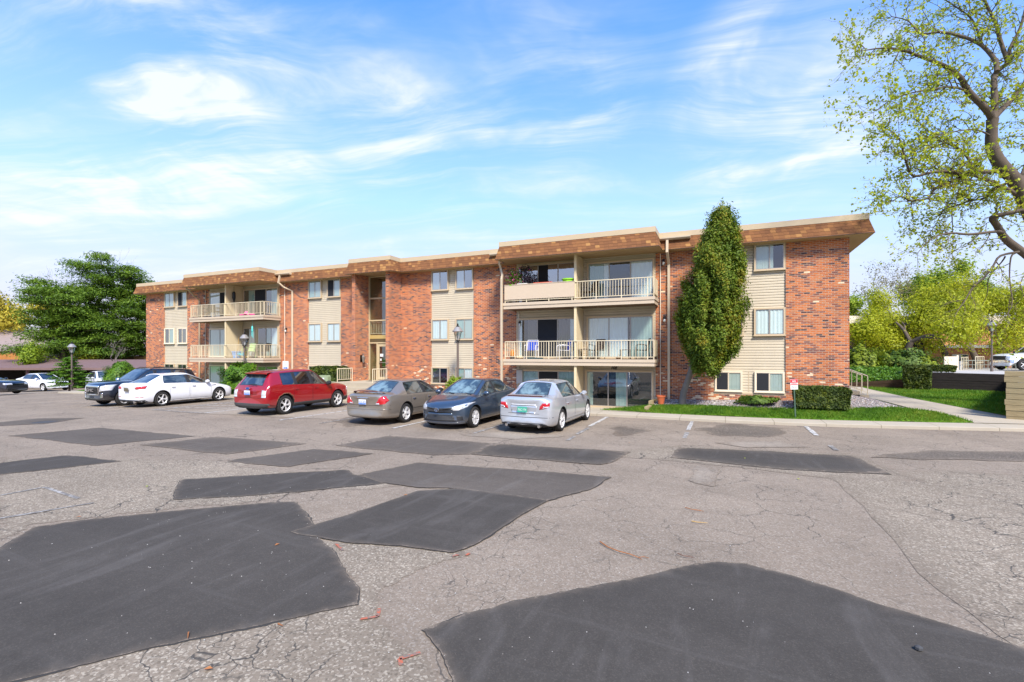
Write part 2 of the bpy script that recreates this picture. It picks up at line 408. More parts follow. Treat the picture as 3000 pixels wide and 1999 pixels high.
vo = t.n('ShaderNodeTexVoronoi'); t.put(vo.inputs['Vector'], pos); vo.inputs['Scale'].default_value = 26
cell = t.xyz(vo.outputs['Color'])
c = t.ramp(cell[0], [(0, (.2, .17, .16)), (.35, (.44, .41, .4)), (.7, (.62, .58, .54)), (1, (.36, .29, .25))])
c = t.mix(t.smooth(vo.outputs['Distance'], .32, .6), c, (.09, .075, .065)); t.put(b.inputs['Base Color'], c)
bp = t.n('ShaderNodeBump'); bp.inputs['Strength'].default_value = 1; bp.inputs['Distance'].default_value = .03; bp.invert = True
t.put(bp.inputs['Height'], vo.outputs['Distance']); t.put(b.inputs['Normal'], bp.outputs[0])
M_LINE = pmat('worn_white_paint', (.50, .485, .45), .85, spec=.2)
def worn(m, thr=.45, scale=9., under=(.155, .142, .127)):
    t, b = tree_of(m); pos = t.n('ShaderNodeNewGeometry').outputs['Position']
    col = tuple(b.inputs['Base Color'].default_value)[:3]
    f = t.math('MULTIPLY', t.smooth(t.noise(pos, scale, 5, .7), thr-.05, thr+.1), t.smooth(t.noise(pos, 70, 3, .7), .28, .45))
    t.put(b.inputs['Base Color'], t.mix(f, under, col)); return m
worn(M_LINE, .44)
M_LINE2 = worn(pmat('faded_white_paint', (.34, .32, .29), .9, spec=.2), .5, 7)
M_ORANGE = worn(pmat('orange_marking_paint', (.40, .115, .065), .9, spec=.1), .46, 26, (.16, .145, .125))

KINKS = (-58, -44, -22, 2, 16)
def sheet(name, poly, mat, dz=0., zf=None, kind='structure', grid=None, parent=None):
    """flat piece of ground following the terrain"""
    zf = zf or (lambda x, y: gz(x, y))
    bm = bmesh.new()
    vs = [bm.verts.new((p[0], p[1], 0)) for p in poly]
    bm.faces.new(vs)
    cuts = [(k, 0) for k in KINKS]
    xs = [p[0] for p in poly]; ys = [p[1] for p in poly]
    if grid:
        cuts += [(x, 0) for x in np.arange(math.floor(min(xs)/grid)*grid, max(xs), grid)] + [(y, 1) for y in np.arange(math.floor(min(ys)/grid)*grid, max(ys), grid)]
    for k, ax in cuts:
        if (min(xs), min(ys))[ax] < k < (max(xs), max(ys))[ax]:
            bmesh.ops.bisect_plane(bm, geom=bm.verts[:]+bm.edges[:]+bm.faces[:], plane_co=(k, 0, 0) if ax == 0 else (0, k, 0), plane_no=(1, 0, 0) if ax == 0 else (0, 1, 0))
    bmesh.ops.triangulate(bm, faces=bm.faces[:])
    for v in bm.verts: v.co.z = zf(v.co.x, v.co.y) + dz
    for f in bm.faces:
        f.normal_update()
        if f.normal.z < 0: f.normal_flip()
    me = bpy.data.meshes.new(name); bm.to_mesh(me); bm.free(); me.materials.append(mat)
    o = bpy.data.objects.new(name, me); COL.objects.link(o)
    if kind: o['kind'] = kind
    if parent: o.parent = parent
    return o
def ragged(poly, amp=.03, step=.12, seed=0):
    r = random.Random(seed); out = []; n = len(poly)
    for i in range(n):
        a, b = Vector(poly[i]), Vector(poly[(i+1) % n]); d = b-a; L = d.length
        if L < 1e-6: continue
        k = max(1, int(L/step)); nn = Vector((-d.y, d.x))/L
        for j in range(k):
            p = a + d*(j/k)
            q = noise.noise(Vector((p.x*1.3, p.y*1.3, seed*3.7)))*amp*1.6 + noise.noise(Vector((p.x*6, p.y*6, seed)))*amp*.9 + noise.noise(Vector((p.x*19, p.y*19, seed)))*amp*.6
            w = 1 if j else .3
            out.append(tuple(p + nn*q*w))
    return out
def D(pts, k=1.275): return [G(x*k, y*k) for x, y in pts]      # outline seen in the (reduced) photograph -> ground

sheet('ground', [(-400, -400), (400, -400), (400, 400), (-400, 400)], M_GRASS, -1.6, zf=lambda x, y: 0)
def kerb_y(x):
    pts = [(-60, 18.5), (0, 18.5), (3, 18.72), (5.5, 19.0), (8.5, 19.5), (14, 20.8), (30, 25.)]
    for (a, ya), (b, yb) in zip(pts, pts[1:]):
        if x <= b: return ya + (yb-ya)*(max(x, a)-a)/(b-a)
    return pts[-1][1]
sheet('parking_lot', [(-75, -30), (40, -30), (40, 24)] + [(x, kerb_y(x)+.05) for x in (14, 8.5, 5.5, 3, 0, -43.5)] + [(-45, 20), (-47, 26), (-50, 60), (-90, 60), (-90, -30)], M_ASPH)
n_ = 0
def patch(name, pts, mat, dz, amp=.03, edge=False, seed=None, raw=False):
    global n_; n_ += 1
    p = pts if raw else D(pts)
    q = ragged(p, amp, .05 if max(a[1] for a in p) < 9.5 else .3, seed or n_)
    near = max(a[1] for a in p) < 9.5
    dz += n_*.00025; o = sheet(name, q, mat, dz, grid=.16 if near else .45)
    Q = np.array(q); A, B = Q, np.roll(Q, -1, 0); D_ab = B-A; L2 = (D_ab**2).sum(1)+1e-12
    inn = []
    for v in o.data.vertices:
        w = np.array([v.co.x, v.co.y])-A; tt = np.clip((w*D_ab).sum(1)/L2, 0, 1); inn.append(math.sqrt((((w-D_ab*tt[:, None])**2).sum(1)).min()))
    wd = .07 if near else .5
    at = o.data.attributes.new('inner', 'FLOAT', 'POINT'); at.data.foreach_set('value', np.minimum(1, np.array(inn)/wd))
    if edge:                                             # open joint round the newer asphalt
        r = random.Random(n_); m = len(q); area = sum(q[i][0]*q[(i+1) % m][1]-q[(i+1) % m][0]*q[i][1] for i in range(m)); sg = 1 if area > 0 else -1
        v = []; f = []
        for i in range(m):
            d = (Vector(q[(i+1) % m])-Vector(q[i-1])).normalized(); nn = Vector((d.y, -d.x))*sg; w = .0015+.034*max(0, noise.noise(Vector((q[i][0]*2.2, q[i][1]*2.2, n_)))+.15)+r.random()*.006
            z = gz(q[i][0])+dz
            v += [(q[i][0]-nn.x*.01, q[i][1]-nn.y*.01, z-.002), (q[i][0]+nn.x*w, q[i][1]+nn.y*w, z-.004)]
        for i in range(m): j = (i+1) % m; f.append((2*i, 2*i+1, 2*j+1, 2*j))
        mb = MB(); mb.add(v, f); tag(mb.build('patch_joint', M_EDGE), kind='structure')
    return o
# older, coarser asphalt
patch('old_asphalt', [(0, 1240), (75, 1205), (260, 1185), (440, 1168), (600, 1150), (720, 1130), (930, 1118), (700, 1088), (540, 1075), (640, 1060), (0, 1052)], M_OLD, .004, .1)
patch('old_asphalt', [(0, 1600), (0, 1540), (500, 1440), (810, 1390), (820, 1330), (720, 1245), (800, 1240), (1045, 1262), (1080, 1275), (960, 1310), (880, 1350), (860, 1420), (900, 1470), (985, 1520), (1030, 1600)], M_OLD, .004, .06)
patch('old_asphalt', [(1900, 1092), (1985, 1165), (2085, 1285), (2150, 1355), (2290, 1460), (2420, 1540), (2700, 1480), (2700, 1110), (2353, 1092), (2150, 1082)], M_OLD, .004, .04)
patch('old_asphalt', [(1440, 1034), (1560, 1024), (1960, 1043), (2130, 1108), (1980, 1105), (1890, 1098), (1700, 1075), (1540, 1060), (1420, 1050)], M_OLD, .004, .08)
patch('worn_patch', [(1580, 1105), (1600, 1070), (1660, 1075), (1640, 1120), (1600, 1112)], M_PALE, .008, .05)
patch('worn_patch', [(400, 948), (600, 930), (900, 940), (780, 965), (560, 955)], M_PALE, .006, .1)
patch('worn_patch', [(1640, 1018), (1780, 1014), (1860, 1028), (1720, 1030)], M_PALE, .009, .1)
patch('worn_patch', [(1060, 1000), (1180, 990), (1300, 1003), (1180, 1010)], M_PALE, .006, .1)
patch('oil_stain', [(1600, 985), (1680, 975), (1800, 985), (1790, 1003), (1660, 1003)], M_STAIN, .004, .25)
patch('oil_stain', [(1400, 985), (1440, 980), (1500, 990), (1420, 1003)], M_STAIN, .004, .2)
patch('oil_stain', [(760, 965), (830, 955), (900, 968), (800, 982)], M_STAIN, .004, .2)
# newer asphalt patches
patch('asphalt_patch', [(-60, 1290), (0, 1262), (75, 1213), (260, 1190), (430, 1172), (610, 1158), (680, 1155), (715, 1192), (735, 1238), (762, 1262), (785, 1305), (825, 1357), (822, 1392), (610, 1438), (400, 1483), (180, 1533), (-60, 1590)], M_PATCH, .010, .018, True)
patch('asphalt_patch', [(668, 1225), (820, 1180), (960, 1130), (1060, 1125), (1175, 1140), (1262, 1152), (1200, 1185), (1090, 1255), (1040, 1273), (920, 1257), (800, 1250), (730, 1237), (690, 1232)], M_PATCH, .016, .012, True)
patch('asphalt_patch', [(400, 1150), (402, 1128), (418, 1104), (600, 1092), (795, 1081), (812, 1092), (878, 1102), (880, 1112), (600, 1139)], M_PATCH, .010, .03, True)
patch('asphalt_patch', [(870, 1108), (828, 1092), (960, 1065), (1180, 1080), (1405, 1098), (1352, 1128), (1262, 1152), (1200, 1145), (1050, 1124), (950, 1120)], M_PATCH2, .013, .03, True)
patch('asphalt_patch', [(968, 1450), (1080, 1412), (1200, 1382), (1330, 1355), (1500, 1322), (1600, 1298), (1650, 1293), (1720, 1298), (1870, 1340), (2000, 1385), (2200, 1445), (2420, 1515), (2700, 1700), (1140, 1680), (1040, 1560), (1012, 1500)], M_PATCH, .010, .016, True)
patch('asphalt_patch', [(20, 1002), (230, 984), (450, 1003), (220, 1025)], M_PATCH2, .006, .05)
patch('asphalt_patch', [(320, 1023), (500, 1004), (705, 1020), (520, 1045)], M_PATCH2, .006, .05)
patch('asphalt_patch', [(520, 1060), (720, 1033), (860, 1043), (660, 1075)], M_PATCH2, .008, .05)
patch('asphalt_patch', [(-40, 1070), (150, 1047), (280, 1061), (130, 1078), (-40, 1096)], M_PATCH, .008, .04)
patch('asphalt_patch', [(-40, 975), (90, 962), (195, 961), (100, 975), (-40, 982)], M_PATCH2, .006, .05)
patch('asphalt_patch', [(770, 1025), (890, 1003), (1130, 1020), (1080, 1045), (1000, 1047)], M_PATCH2, .006, .05)
patch('asphalt_patch', [(1082, 1045), (1133, 1020), (1450, 1040), (1405, 1064), (1380, 1069)], M_PATCH, .009, .05)
patch('asphalt_patch', [(1540, 1053), (1560, 1030), (1760, 1037), (1960, 1049), (2048, 1092), (1800, 1080)], M_PATCH, .010, .03, True)
patch('asphalt_patch', [(2000, 1052), (2353, 1062), (2500, 1062), (2500, 1044), (2353, 1040), (2150, 1035)], M_STAIN, .005, .15)

# painted lines
def stripe(p, q, w=.1, mat=None, dz=.012, name='stall_line', pts=None):
    a, b = Vector(p), Vector(q); d = (b-a).normalized(); nn = Vector((-d.y, d.x))*w/2
    sheet(name, ragged([tuple(a-nn), tuple(b-nn), tuple(b+nn), tuple(a+nn)], .012, .2, int(abs(a.x*7))), mat or M_LINE, dz)
for x in (-41.5, -38.6, -35.7, -32.8, -30.0):
    stripe((x, 18.4), (x-.2, 13.2), .1, M_LINE2)
stripe((-28.2, 18.4), (-28.3, 12.9)); stripe((-22.55, 18.4), (-22.6, 12.8), .12); stripe((-25.6, 18.2), (-25.7, 12.8))
stripe((-22.6, 12.85), (-19.3, 12.9), .1, M_LINE2)
stripe((-19.3, 18.3), (-19.35, 12.9), .11)
for k in range(4): stripe((-22.4, 13.6+k*1.1), (-19.5, 14.9+k*1.1), .1)
stripe((-14.65, 18.3), (-14.75, 12.6), .11); stripe((-12.75, 17.5), (-12.8, 12.6), .09, M_LINE2); stripe((-9.75, 18.3), (-9.8, 12.7), .1)
stripe((-6.9, 18.2), (-6.95, 12.9), .1, M_LINE2)
stripe((-4.1, 18.3), (-4.1, 15.7), .12); stripe((-4.05, 15.4), (-4.05, 14.0), .12, M_LINE2); stripe((-4.0, 13.6), (-4.0, 12.9), .11, M_LINE2)
stripe((-1.06, 18.3), (-1.06, 16.2), .12); stripe((-1.05, 15.7), (-1.05, 14.6), .12, M_LINE2)
stripe((2.45, 18.5), (2.47, 16.6), .13); stripe((2.52, 14.9), (2.54, 14.2), .12, M_LINE2)
a_ = D([(0, 1140), (95, 1122), (105, 1122), (180, 1147)]); 
for p_, q_ in zip(a_, a_[1:]): stripe(p_, q_, .07, M_LINE2)
b_ = D([(0, 1193), (215, 1157)]); stripe(b_[0], b_[1], .07, M_LINE2)
def mark(pts):
    for p_, q_ in zip(pts, pts[1:]): stripe(p_, q_, .034, M_ORANGE, .016, 'paint_mark')
mark(D([(827, 1427), (868, 1420), (872, 1402)])); mark(D([(922, 1533), (918, 1518), (965, 1504)]))
mark(D([(772, 1252), (788, 1268)])); mark(D([(1038, 1282), (1055, 1277)])); mark(D([(1070, 1279), (1080, 1274)]))
# manhole cover in the left patch
mh = G(130, 1238); mb = MB(); z_ = gz(mh[0])+.007
mb.lathe([(.36, z_), (.36, z_+.006), (.33, z_+.006), (.325, z_+.002), (.3, z_+.006)], (mh[0], mh[1], 0), 28)
o = mb.build('manhole_cover', vary(pmat('cast_iron', (.07, .065, .06), .7, .4), 14, .3), loc=(mh[0], mh[1], z_)); tag(o, 'round iron manhole cover set in a dark asphalt patch', 'manhole cover')

# kerb and sidewalk
def strip_mesh(name, mat, xs, f0, f1, z_top, z_front, kind='structure'):
    v = []; f = []
    for x in xs:
        y0, y1 = f0(x), f1(x)
        v += [(x, y0, gz(x)+z_front), (x, y0, gz(x)+z_top-.012), (x, y0+.012, gz(x)+z_top), (x, y1, gz(x)+z_top), (x, y1, gz(x)+z_front)]
    for i in range(len(xs)-1):
        for k in range(4): f.append((i*5+k, (i+1)*5+k, (i+1)*5+k+1, i*5+k+1))
    f += [(0, 1, 2, 3, 4), tuple((len(xs)-1)*5+k for k in (4, 3, 2, 1, 0))]
    mb = MB(); mb.add(v, f); o = mb.build(name, mat); tag(o, kind=kind); return o
strip_mesh('sidewalk', M_CONC, [-43.5+i*.95 for i in range(62)], lambda x: kerb_y(x), lambda x: kerb_y(x)+1.05, .1, -.2)

def zwall(x):
    if x < -9.6: return .45 + gz(x)
    if x < -2.75: return -.02
    return .44 + (min(x, 4.3)+2.75)/7.05*.2
def bed_z(x, y):
    if -9.4 < x < -2.65 and y < 20.7: return gz(x)+.125+.17*max(0, y-19.56)
    y0 = kerb_y(x)+1.05; t_ = max(0, min(1, (y-y0)/max(21.8-y0, .3)))
    s = .5*t_+.5*t_**.6
    return gz(x)+.11 + s*(zwall(x)-.11-gz(x))
# lawn strip and gravel bed at the right end, walk to the sunken patio
lawn_poly = [(-4.7, 19.56), (-2.9, 19.55)] + [(x, kerb_y(x)+1.04) for x in (-1, 1, 3, 5, 6.6, 7.4)] + [(6.6, 21.0), (5.6, 21.25), (4.2, 20.95), (3.0, 20.75), (1.2, 20.65), (-.5, 20.75), (-1.8, 20.75), (-2.7, 20.6), (-3.6, 20.15)]
lawn_f = sheet('lawn', lawn_poly, M_GRASS, 0, bed_z, grid=.4)
def gravel_z(x, y):
    if x <= 4.3: return bed_z(x, min(y, 21.8))
    k = min(1, (x-4.3)/2.3); return bed_z(4.3, min(y, 21.8))*(1-k) + .19*k + max(0, y-21.8)*.012
gp = [(-2.7, 20.5), (-1.8, 20.7), (-.5, 20.7), (1.2, 20.6), (3.0, 20.7), (4.2, 20.9), (5.6, 21.2), (6.6, 20.95), (7.3, 20.5), (6.9, 22.9), (6.45, 27.6), (4.35, 27.6), (4.35, 21.79), (-2.7, 21.79)]
gravel = sheet('gravel_bed', gp, M_GRAVEL, .004, gravel_z, kind='stuff', grid=.3)
tag(gravel, 'pale grey stone gravel bed along the brick wall', 'gravel')
sheet('patio', [(-9.4, kerb_y(-9)+1.0), (-2.78, kerb_y(-2)+1.0), (-2.78, 21.79), (-9.4, 21.79)], M_CONC, .004, lambda x, y: .10+(-.12)*max(0, min(1, (y-19.6)/1.0)), grid=.5)
sheet('planting_bed', [(-14.2, 19.54), (-9.45, 19.54), (-9.45, 21.79), (-14.2, 21.79)], M_SOIL, 0, bed_z, grid=.6)
sheet('planting_bed', [(-25.2, 19.54), (-18.8, 19.54), (-18.8, 21.79), (-25.2, 21.79)], M_SOIL, 0, bed_z, grid=.6)
sheet('lawn', [(-39.2, 19.54), (-25.3, 19.54), (-25.3, 21.79), (-39.2, 21.79)], M_GRASS, 0, bed_z, grid=.6)
sheet('lawn', [(-43.5, 19.54), (-39.25, 19.54), (-39.25, 34), (-45, 34), (-46.2, 25), (-44.6, 20.5)], M_GRASS, 0, lambda x, y: gz(x)+.11+.012*(y-19.5), grid=1)
# path on the right, lawn beyond it, upper level
def path_z(x, y): return gz(x)+.105 + max(0, y-20.5)*.017
path_poly = [(7.15, 20.3), (9.0, 20.55), (9.25, 21.2), (8.75, 24.5), (8.1, 28.5), (7.6, 33.5), (7.3, 38), (6.1, 38), (6.35, 29.0), (6.5, 27.5), (6.95, 22.9)]
sheet('path', path_poly, M_CONC, .012, path_z, grid=1.)
sheet('path', [(4.3, 27.6), (6.5, 27.5), (6.4, 29.2), (4.3, 29.3)], M_CONC, .016, lambda x, y: path_z(6.4, 28), grid=1.)
def lawn2_z(x, y): return path_z(8, y) + .02 + max(0, min(1, (x-8)/4))*.1
sheet('lawn', [(9.2, 20.6), (14, 22.), (14, 34.5), (7.3, 42), (7.55, 33.5), (8.05, 28.5), (8.7, 24.5), (9.2, 21.2)], M_GRASS, 0, lawn2_z, grid=1.)
sheet('lawn', [(-39.2, 36.7), (7.3, 36.7), (7.3, 60), (-39.2, 60)], M_GRASS, 0, lambda x, y: .3 - .02*max(0, y-40), grid=4)
M_UPPER = vary(pmat('pale_concrete_lot', (.40, .37, .33), .9), 2, .15)
sheet('upper_parking_lot', [(10.0, 34.1), (13.2, 32.5), (9.3, 22.2), (13.5, 20.2), (60, 5), (70, 60), (20, 75), (13.5, 50), (11.5, 40)], M_UPPER, 0, lambda x, y: 1.33 - .008*max(0, y-33))
# ------------------------------------------------------------------ apartment building
XM, Y0 = -17.4, 21.8
def mx(x): return 2*XM-x
PAL = [(0, lin(74, 54, 54)), (.08, lin(112, 74, 68)), (.2, lin(142, 84, 64)), (.38, lin(170, 96, 57)), (.58, lin(188, 107, 60)), (.78, lin(194, 115, 63)), (.92, lin(180, 118, 80)), (1, lin(152, 86, 62))]
M_BRICK = brick_mat('orange_brick', PAL, (.50, .40, .30))
M_SHING = shingle_mat('brown_shingles', [(0, lin(112, 76, 52)), (.35, lin(122, 83, 55)), (.6, lin(128, 87, 57)), (.82, lin(135, 93, 59)), (.92, lin(150, 107, 66)), (1, lin(164, 121, 74))])
M_TAN = vary(pmat('tan_metal_coping', lin(186, 166, 134), .55, .0), 1.2, .1)
M_SOFF = vary(pmat('tan_soffit_boards', lin(172, 148, 104), .8), 2, .1)
t, b = tree_of(M_SOFF)
M_SIDING = vary(pmat('cream_lap_siding', lin(190, 178, 154), .6, spec=.3), .8, .13, stretch=(2, 2, .5))
M_TRIM = vary(pmat('tan_window_trim', lin(190, 170, 138), .5, spec=.4), 3, .06)
M_TRIM2 = vary(pmat('almond_vinyl_trim', lin(222, 208, 182), .45, spec=.4), 3, .05)
M_ALU = pmat('grey_aluminium_frame', lin(168, 160, 150), .4, .35)
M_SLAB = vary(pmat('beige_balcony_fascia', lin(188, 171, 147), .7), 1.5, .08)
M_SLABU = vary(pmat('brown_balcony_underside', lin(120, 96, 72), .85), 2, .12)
M_RAIL = vary(pmat('cream_railing_paint', lin(214, 200, 168), .5, spec=.4), 4, .08)
M_PART = vary(pmat('beige_partition', lin(206, 188, 150), .75), 1.2, .08)
M_CANVAS = vary(pmat('beige_canvas_screen', lin(190, 172, 148), .9), 9, .06, bump=.2)
M_DS = vary(pmat('beige_downspout', lin(196, 178, 150), .45, .1), 2, .1, stretch=(1, 1, .3))
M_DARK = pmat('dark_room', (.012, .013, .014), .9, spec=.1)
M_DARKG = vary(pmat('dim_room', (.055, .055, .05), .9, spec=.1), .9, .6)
M_CURT = vary(pmat('white_curtain', (.76, .77, .76), .9, spec=.1), 2, .08)
M_SHEER = vary(pmat('sheer_green_grey_curtain', (.42, .51, .47), .9, spec=.1), 2, .12)
M_BLIND = vary(pmat('grey_vertical_blinds', (.50, .53, .49), .9, spec=.1), 2, .1)
M_BROWNC = vary(pmat('brown_grey_curtain', (.17, .145, .12), .9, spec=.1), 2, .15)
M_SCREEN = pmat('insect_screen', (.028, .03, .034), .8, spec=.1)
M_GLASS = glass_mat('window_glass'); M_GLASS2 = glass_mat('mirror_like_window_glass', refl=.45); M_GLASS0 = glass_mat('clear_window_glass', refl=.1)
M_DOOR = pmat('tan_door_frame', lin(186, 168, 132), .5, spec=.4)
M_STEEL = pmat('brushed_steel', (.5, .5, .5), .3, .9)
M_BLACKM = pmat('black_metal', (.02, .02, .02), .45, .3)
M_WHITE = pmat('white_enamel', (.75, .74, .7), .4)
M_GREYBOX = vary(pmat('grey_meter_box', lin(176, 176, 172), .5, .1), 5, .06)

bld = empty('apartment_building', (XM, Y0, 0), 0, 'long three storey orange brick apartment building with brown shingled mansard roof and balconies', 'building')
def part(mb, name, mat, parent=bld, **k): return mb.build(name, mat, parent, world=True, **k)

# brick walls
mb = MB(); TOP = 6.86
for a, b_ in ((2.2, 4.3), (-2.76, -.41), (-11.73, -9.34), (-16.2, -14.3)):
    for x0, x1 in ((a, b_), (mx(b_), mx(a))): mb.box(x0, x1, Y0, Y0+.35, -.35, TOP)
for x0, x1 in ((-.41, 2.2), (mx(2.2), mx(-.41))): mb.box(x0, x1, Y0+.002, Y0+.33, -.3, .80)
for x0, x1 in ((-14.3, -11.73), (mx(-11.73), mx(-14.3))): mb.box(x0, x1, Y0+.002, Y0+.33, -.3, .80)
mb.box(4.0, 4.3, Y0+.35, Y0+14.8, -.35, TOP); mb.box(mx(4.3), mx(4.0), Y0+.35, Y0+14.8, -1.2, TOP); mb.box(mx(4.0), 4.0, Y0+14.5, Y0+14.8, -.6, TOP)
part(mb, 'brick_wall', M_BRICK)
mb = MB()
for x0, x1 in ((-16.42, -16.2), (-18.7, -18.48)): mb.box(x0, x1, 20.72, Y0+.4, -.3, TOP-.06)
part(mb, 'portico_wall', M_BRICK)

# lap siding panels: real boards
def siding(x0, x1, z0, z1, y, pitch=.11, d=.026):
    mb = MB(); n = int(round((z1-z0)/pitch)); p = (z1-z0)/n; v = []; f = []
    for i in range(n):
        za, zb = z0+i*p, z0+(i+1)*p
        k = len(v)
        v += [(x0, y-d, za), (x1, y-d, za), (x1, y-d*.92, za+p*.60), (x0, y-d*.92, za+p*.60), (x0, y-.001, zb), (x1, y-.001, zb), (x0, y, za), (x1, y, za)]
        f += [(k, k+1, k+2, k+3), (k+3, k+2, k+5, k+4), (k+6, k+7, k+1, k)]
    k = len(v); v += [(x0, y, z0), (x1, y, z0), (x1, y+.03, z0), (x0, y+.03, z0), (x0, y, z1), (x1, y, z1), (x1, y+.03, z1), (x0, y+.03, z1)]
    f += [(k+2, k+3, k+7, k+6)]
    mb.add(v, f); return part(mb, 'siding_panel', M_SIDING, fix=False)
YS = Y0+.085
for x0, x1 in ((-.41, 2.2), (-14.3, -11.73)):
    for a, c in ((x0, x1), (mx(x1), mx(x0))): siding(a, c, .80, TOP, YS)

def folds(x0, x1, z0, z1, y, amp=.028, pitch=.11, seed=0):
    r = random.Random(seed); n = max(6, int((x1-x0)/.02)); v = []; f = []
    ph = r.random()*6
    for i in range(n+1):
        x = x0+(x1-x0)*i/n; q = math.sin((x-x0)/pitch*2*math.pi+ph)+.5*math.sin((x-x0)/pitch*3.7+ph*2)
        v += [(x, y+amp*q*.7, z0), (x, y+amp*q, z1)]
    for i in range(n): f.append((2*i, 2*i+2, 2*i+3, 2*i+1))
    return v, f
CMAT = {'white': M_CURT, 'sheer': M_SHEER, 'blind': M_BLIND, 'brown': M_BROWNC, 'dim': M_DARKG}
wseed = 0
def pane_fill(x0, x1, z0, z1, y, content, parent, glass):
    """what is behind one sash: a dark room, then what hangs in front of it; content: list of (kind, from, to) in shares of the width"""
    global wseed
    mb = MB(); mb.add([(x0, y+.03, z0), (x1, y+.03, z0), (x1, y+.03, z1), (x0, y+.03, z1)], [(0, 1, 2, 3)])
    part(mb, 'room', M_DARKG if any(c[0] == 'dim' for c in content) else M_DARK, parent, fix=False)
    for kind, a, c in content:
        if kind == 'dim': continue
        if kind == 'screen':
            mb = MB(); mb.box(x0+(x1-x0)*a, x0+(x1-x0)*c, y-.012, y-.009, z0, z1); part(mb, 'insect_screen', M_SCREEN, parent); continue
        wseed += 1; mb = MB()
        v, f = folds(x0+(x1-x0)*a+.004, x0+(x1-x0)*c-.004, z0+.01, z1-.01, y+.015, .008 if kind != 'blind' else .004, .13 if kind != 'blind' else .09, wseed); mb.add(v, f)
        part(mb, 'blinds' if kind == 'blind' else 'curtain', CMAT[kind], parent, smooth=True, fix=False, auto=80)
    mb = MB(); mb.add([(x0, y, z0), (x1, y, z0), (x1, y, z1), (x0, y, z1)], [(0, 1, 2, 3)])
    part(mb, 'pane', glass, parent, fix=False)
def window(x0, x1, z0, z1, y, contents, trim=None, glass=None, fw=.055, name='window', sill=True, divs=None, ftrim=None):
    """sliding window: outer trim, aluminium sashes, panes"""
    trim = trim or M_TRIM; n = len(contents); mb = MB()
    yb, yf = y, y-.075
    mb.box(x0, x0+fw, yf, yb, z0, z1); mb.box(x1-fw, x1, yf, yb, z0, z1)
    mb.box(x0+fw, x1-fw, yf, yb, z1-fw, z1); mb.box(x0+fw, x1-fw, yf, yb, z0, z0+fw)
    if sill: mb.box(x0-.02, x1+.02, yf-.03, yf-.001, z0-.01, z0+.03)
    w = part(mb, name, trim)
    xi0, xi1 = x0+fw, x1-fw; d = divs or [i/n for i in range(n+1)]
    for i in range(n):
        a, c = xi0+(xi1-xi0)*d[i], xi0+(xi1-xi0)*d[i+1]; s = .024; mb = MB()
        yy = y-.045-(.012 if i % 2 else 0)
        mb.box(a, a+s, yy-.012, yy+.012, z0+fw, z1-fw); mb.box(c-s, c, yy-.012, yy+.012, z0+fw, z1-fw)
        mb.box(a+s, c-s, yy-.012, yy+.012, z1-fw-s, z1-fw); mb.box(a+s, c-s, yy-.012, yy+.012, z0+fw, z0+fw+s)
        part(mb, 'sash', ftrim or M_ALU, w)
        pane_fill(a+s, c-s, z0+fw+s, z1-fw-s, yy+.004, contents[i], w, glass or M_GLASS)
    return w
D_, W_, S_, B_, BR, DM = [], [('white', 0, 1)], [('sheer', 0, 1)], [('blind', 0, 1)], [('brown', 0, 1)], [('dim', 0, 1)]
UZ, MZ, LZ = (5.74, 6.84), (3.13, 4.25), (.82, 1.72)
SIL = YS-.036
# right end pair of columns (the left column hides behind the tree)
window(1.08, 2.19, *UZ, SIL, [B_, [('blind', 0, .25)]], glass=M_GLASS, fw=.06)
window(-.40, .70, *UZ, SIL, [DM, S_])
window(1.08, 2.19, *MZ, SIL, [W_, W_], glass=M_GLASS0); window(-.40, .70, *MZ, SIL, [DM, DM])
for a, c in ((1.10, 2.16), (-.38, .66)): window(a, c, .86, 1.70, SIL-.01, [[('sheer', 0, 1), ('screen', 0, 1)], [('blind', 0, 1)]], trim=M_TRIM2, ftrim=M_TRIM2, fw=.05)
# middle columns
window(-14.27, -13.22, *UZ, SIL, [[('blind', 0, 1)], D_], glass=M_GLASS2); window(-12.80, -11.75, *UZ, SIL, [[('blind', 0, 1)], D_], glass=M_GLASS2)
window(-14.27, -13.22, *MZ, SIL, [W_, W_]); window(-12.80, -11.75, *MZ, SIL, [S_, B_])
window(-14.27, -13.22, *LZ, SIL, [DM, D_], glass=M_GLASS0); window(-12.80, -11.75, *LZ, SIL, [[('sheer', 0, 1)], W_])
window(-23.05, -22.0, *UZ, SIL, [S_, B_]); window(-21.56, -20.52, *UZ, SIL, [[('sheer', 0, 1), ('screen', 0, 1)], B_])
window(-23.05, -22.0, *MZ, SIL, [W_, W_]); window(-21.56, -20.52, *MZ, SIL, [W_, W_])
window(-23.05, -22.0, *LZ, SIL, [DM, S_]); window(-21.56, -20.52, *LZ, SIL, [DM, DM])
# far left columns
window(-36.95, -35.84, *UZ, SIL, [S_, B_]); window(-35.47, -34.42, *UZ, SIL, [[('sheer', 0, 1), ('screen', 0, 1)], S_])
window(-36.95, -35.84, *MZ, SIL, [DM, S_], trim=M_TRIM2, ftrim=M_TRIM2); window(-35.47, -34.42, *MZ, SIL, [DM, BR], trim=M_TRIM2, ftrim=M_TRIM2)
window(-36.95, -35.84, *LZ, SIL, [DM, DM]); window(-35.47, -34.42, *LZ, SIL, [DM, D_])
# boards between the paired windows, frieze under the eaves
mb = MB()
for x in (.89, -13.01, -21.78, -35.65):
    mb.box(x-.012, x+.012, YS-.03, YS, .86, 1.72)
    part(mb, 'mullion_board', M_TRIM); mb = MB()
for x0, x1 in ((-.41, 2.2), (-14.3, -11.73), (mx(-11.73), mx(-14.3)), (mx(2.2), mx(-.41))): mb = MB(); mb.box(x0, x1, YS-.09, YS-.02, .76, .83); part(mb, 'sill_board', M_TRIM)

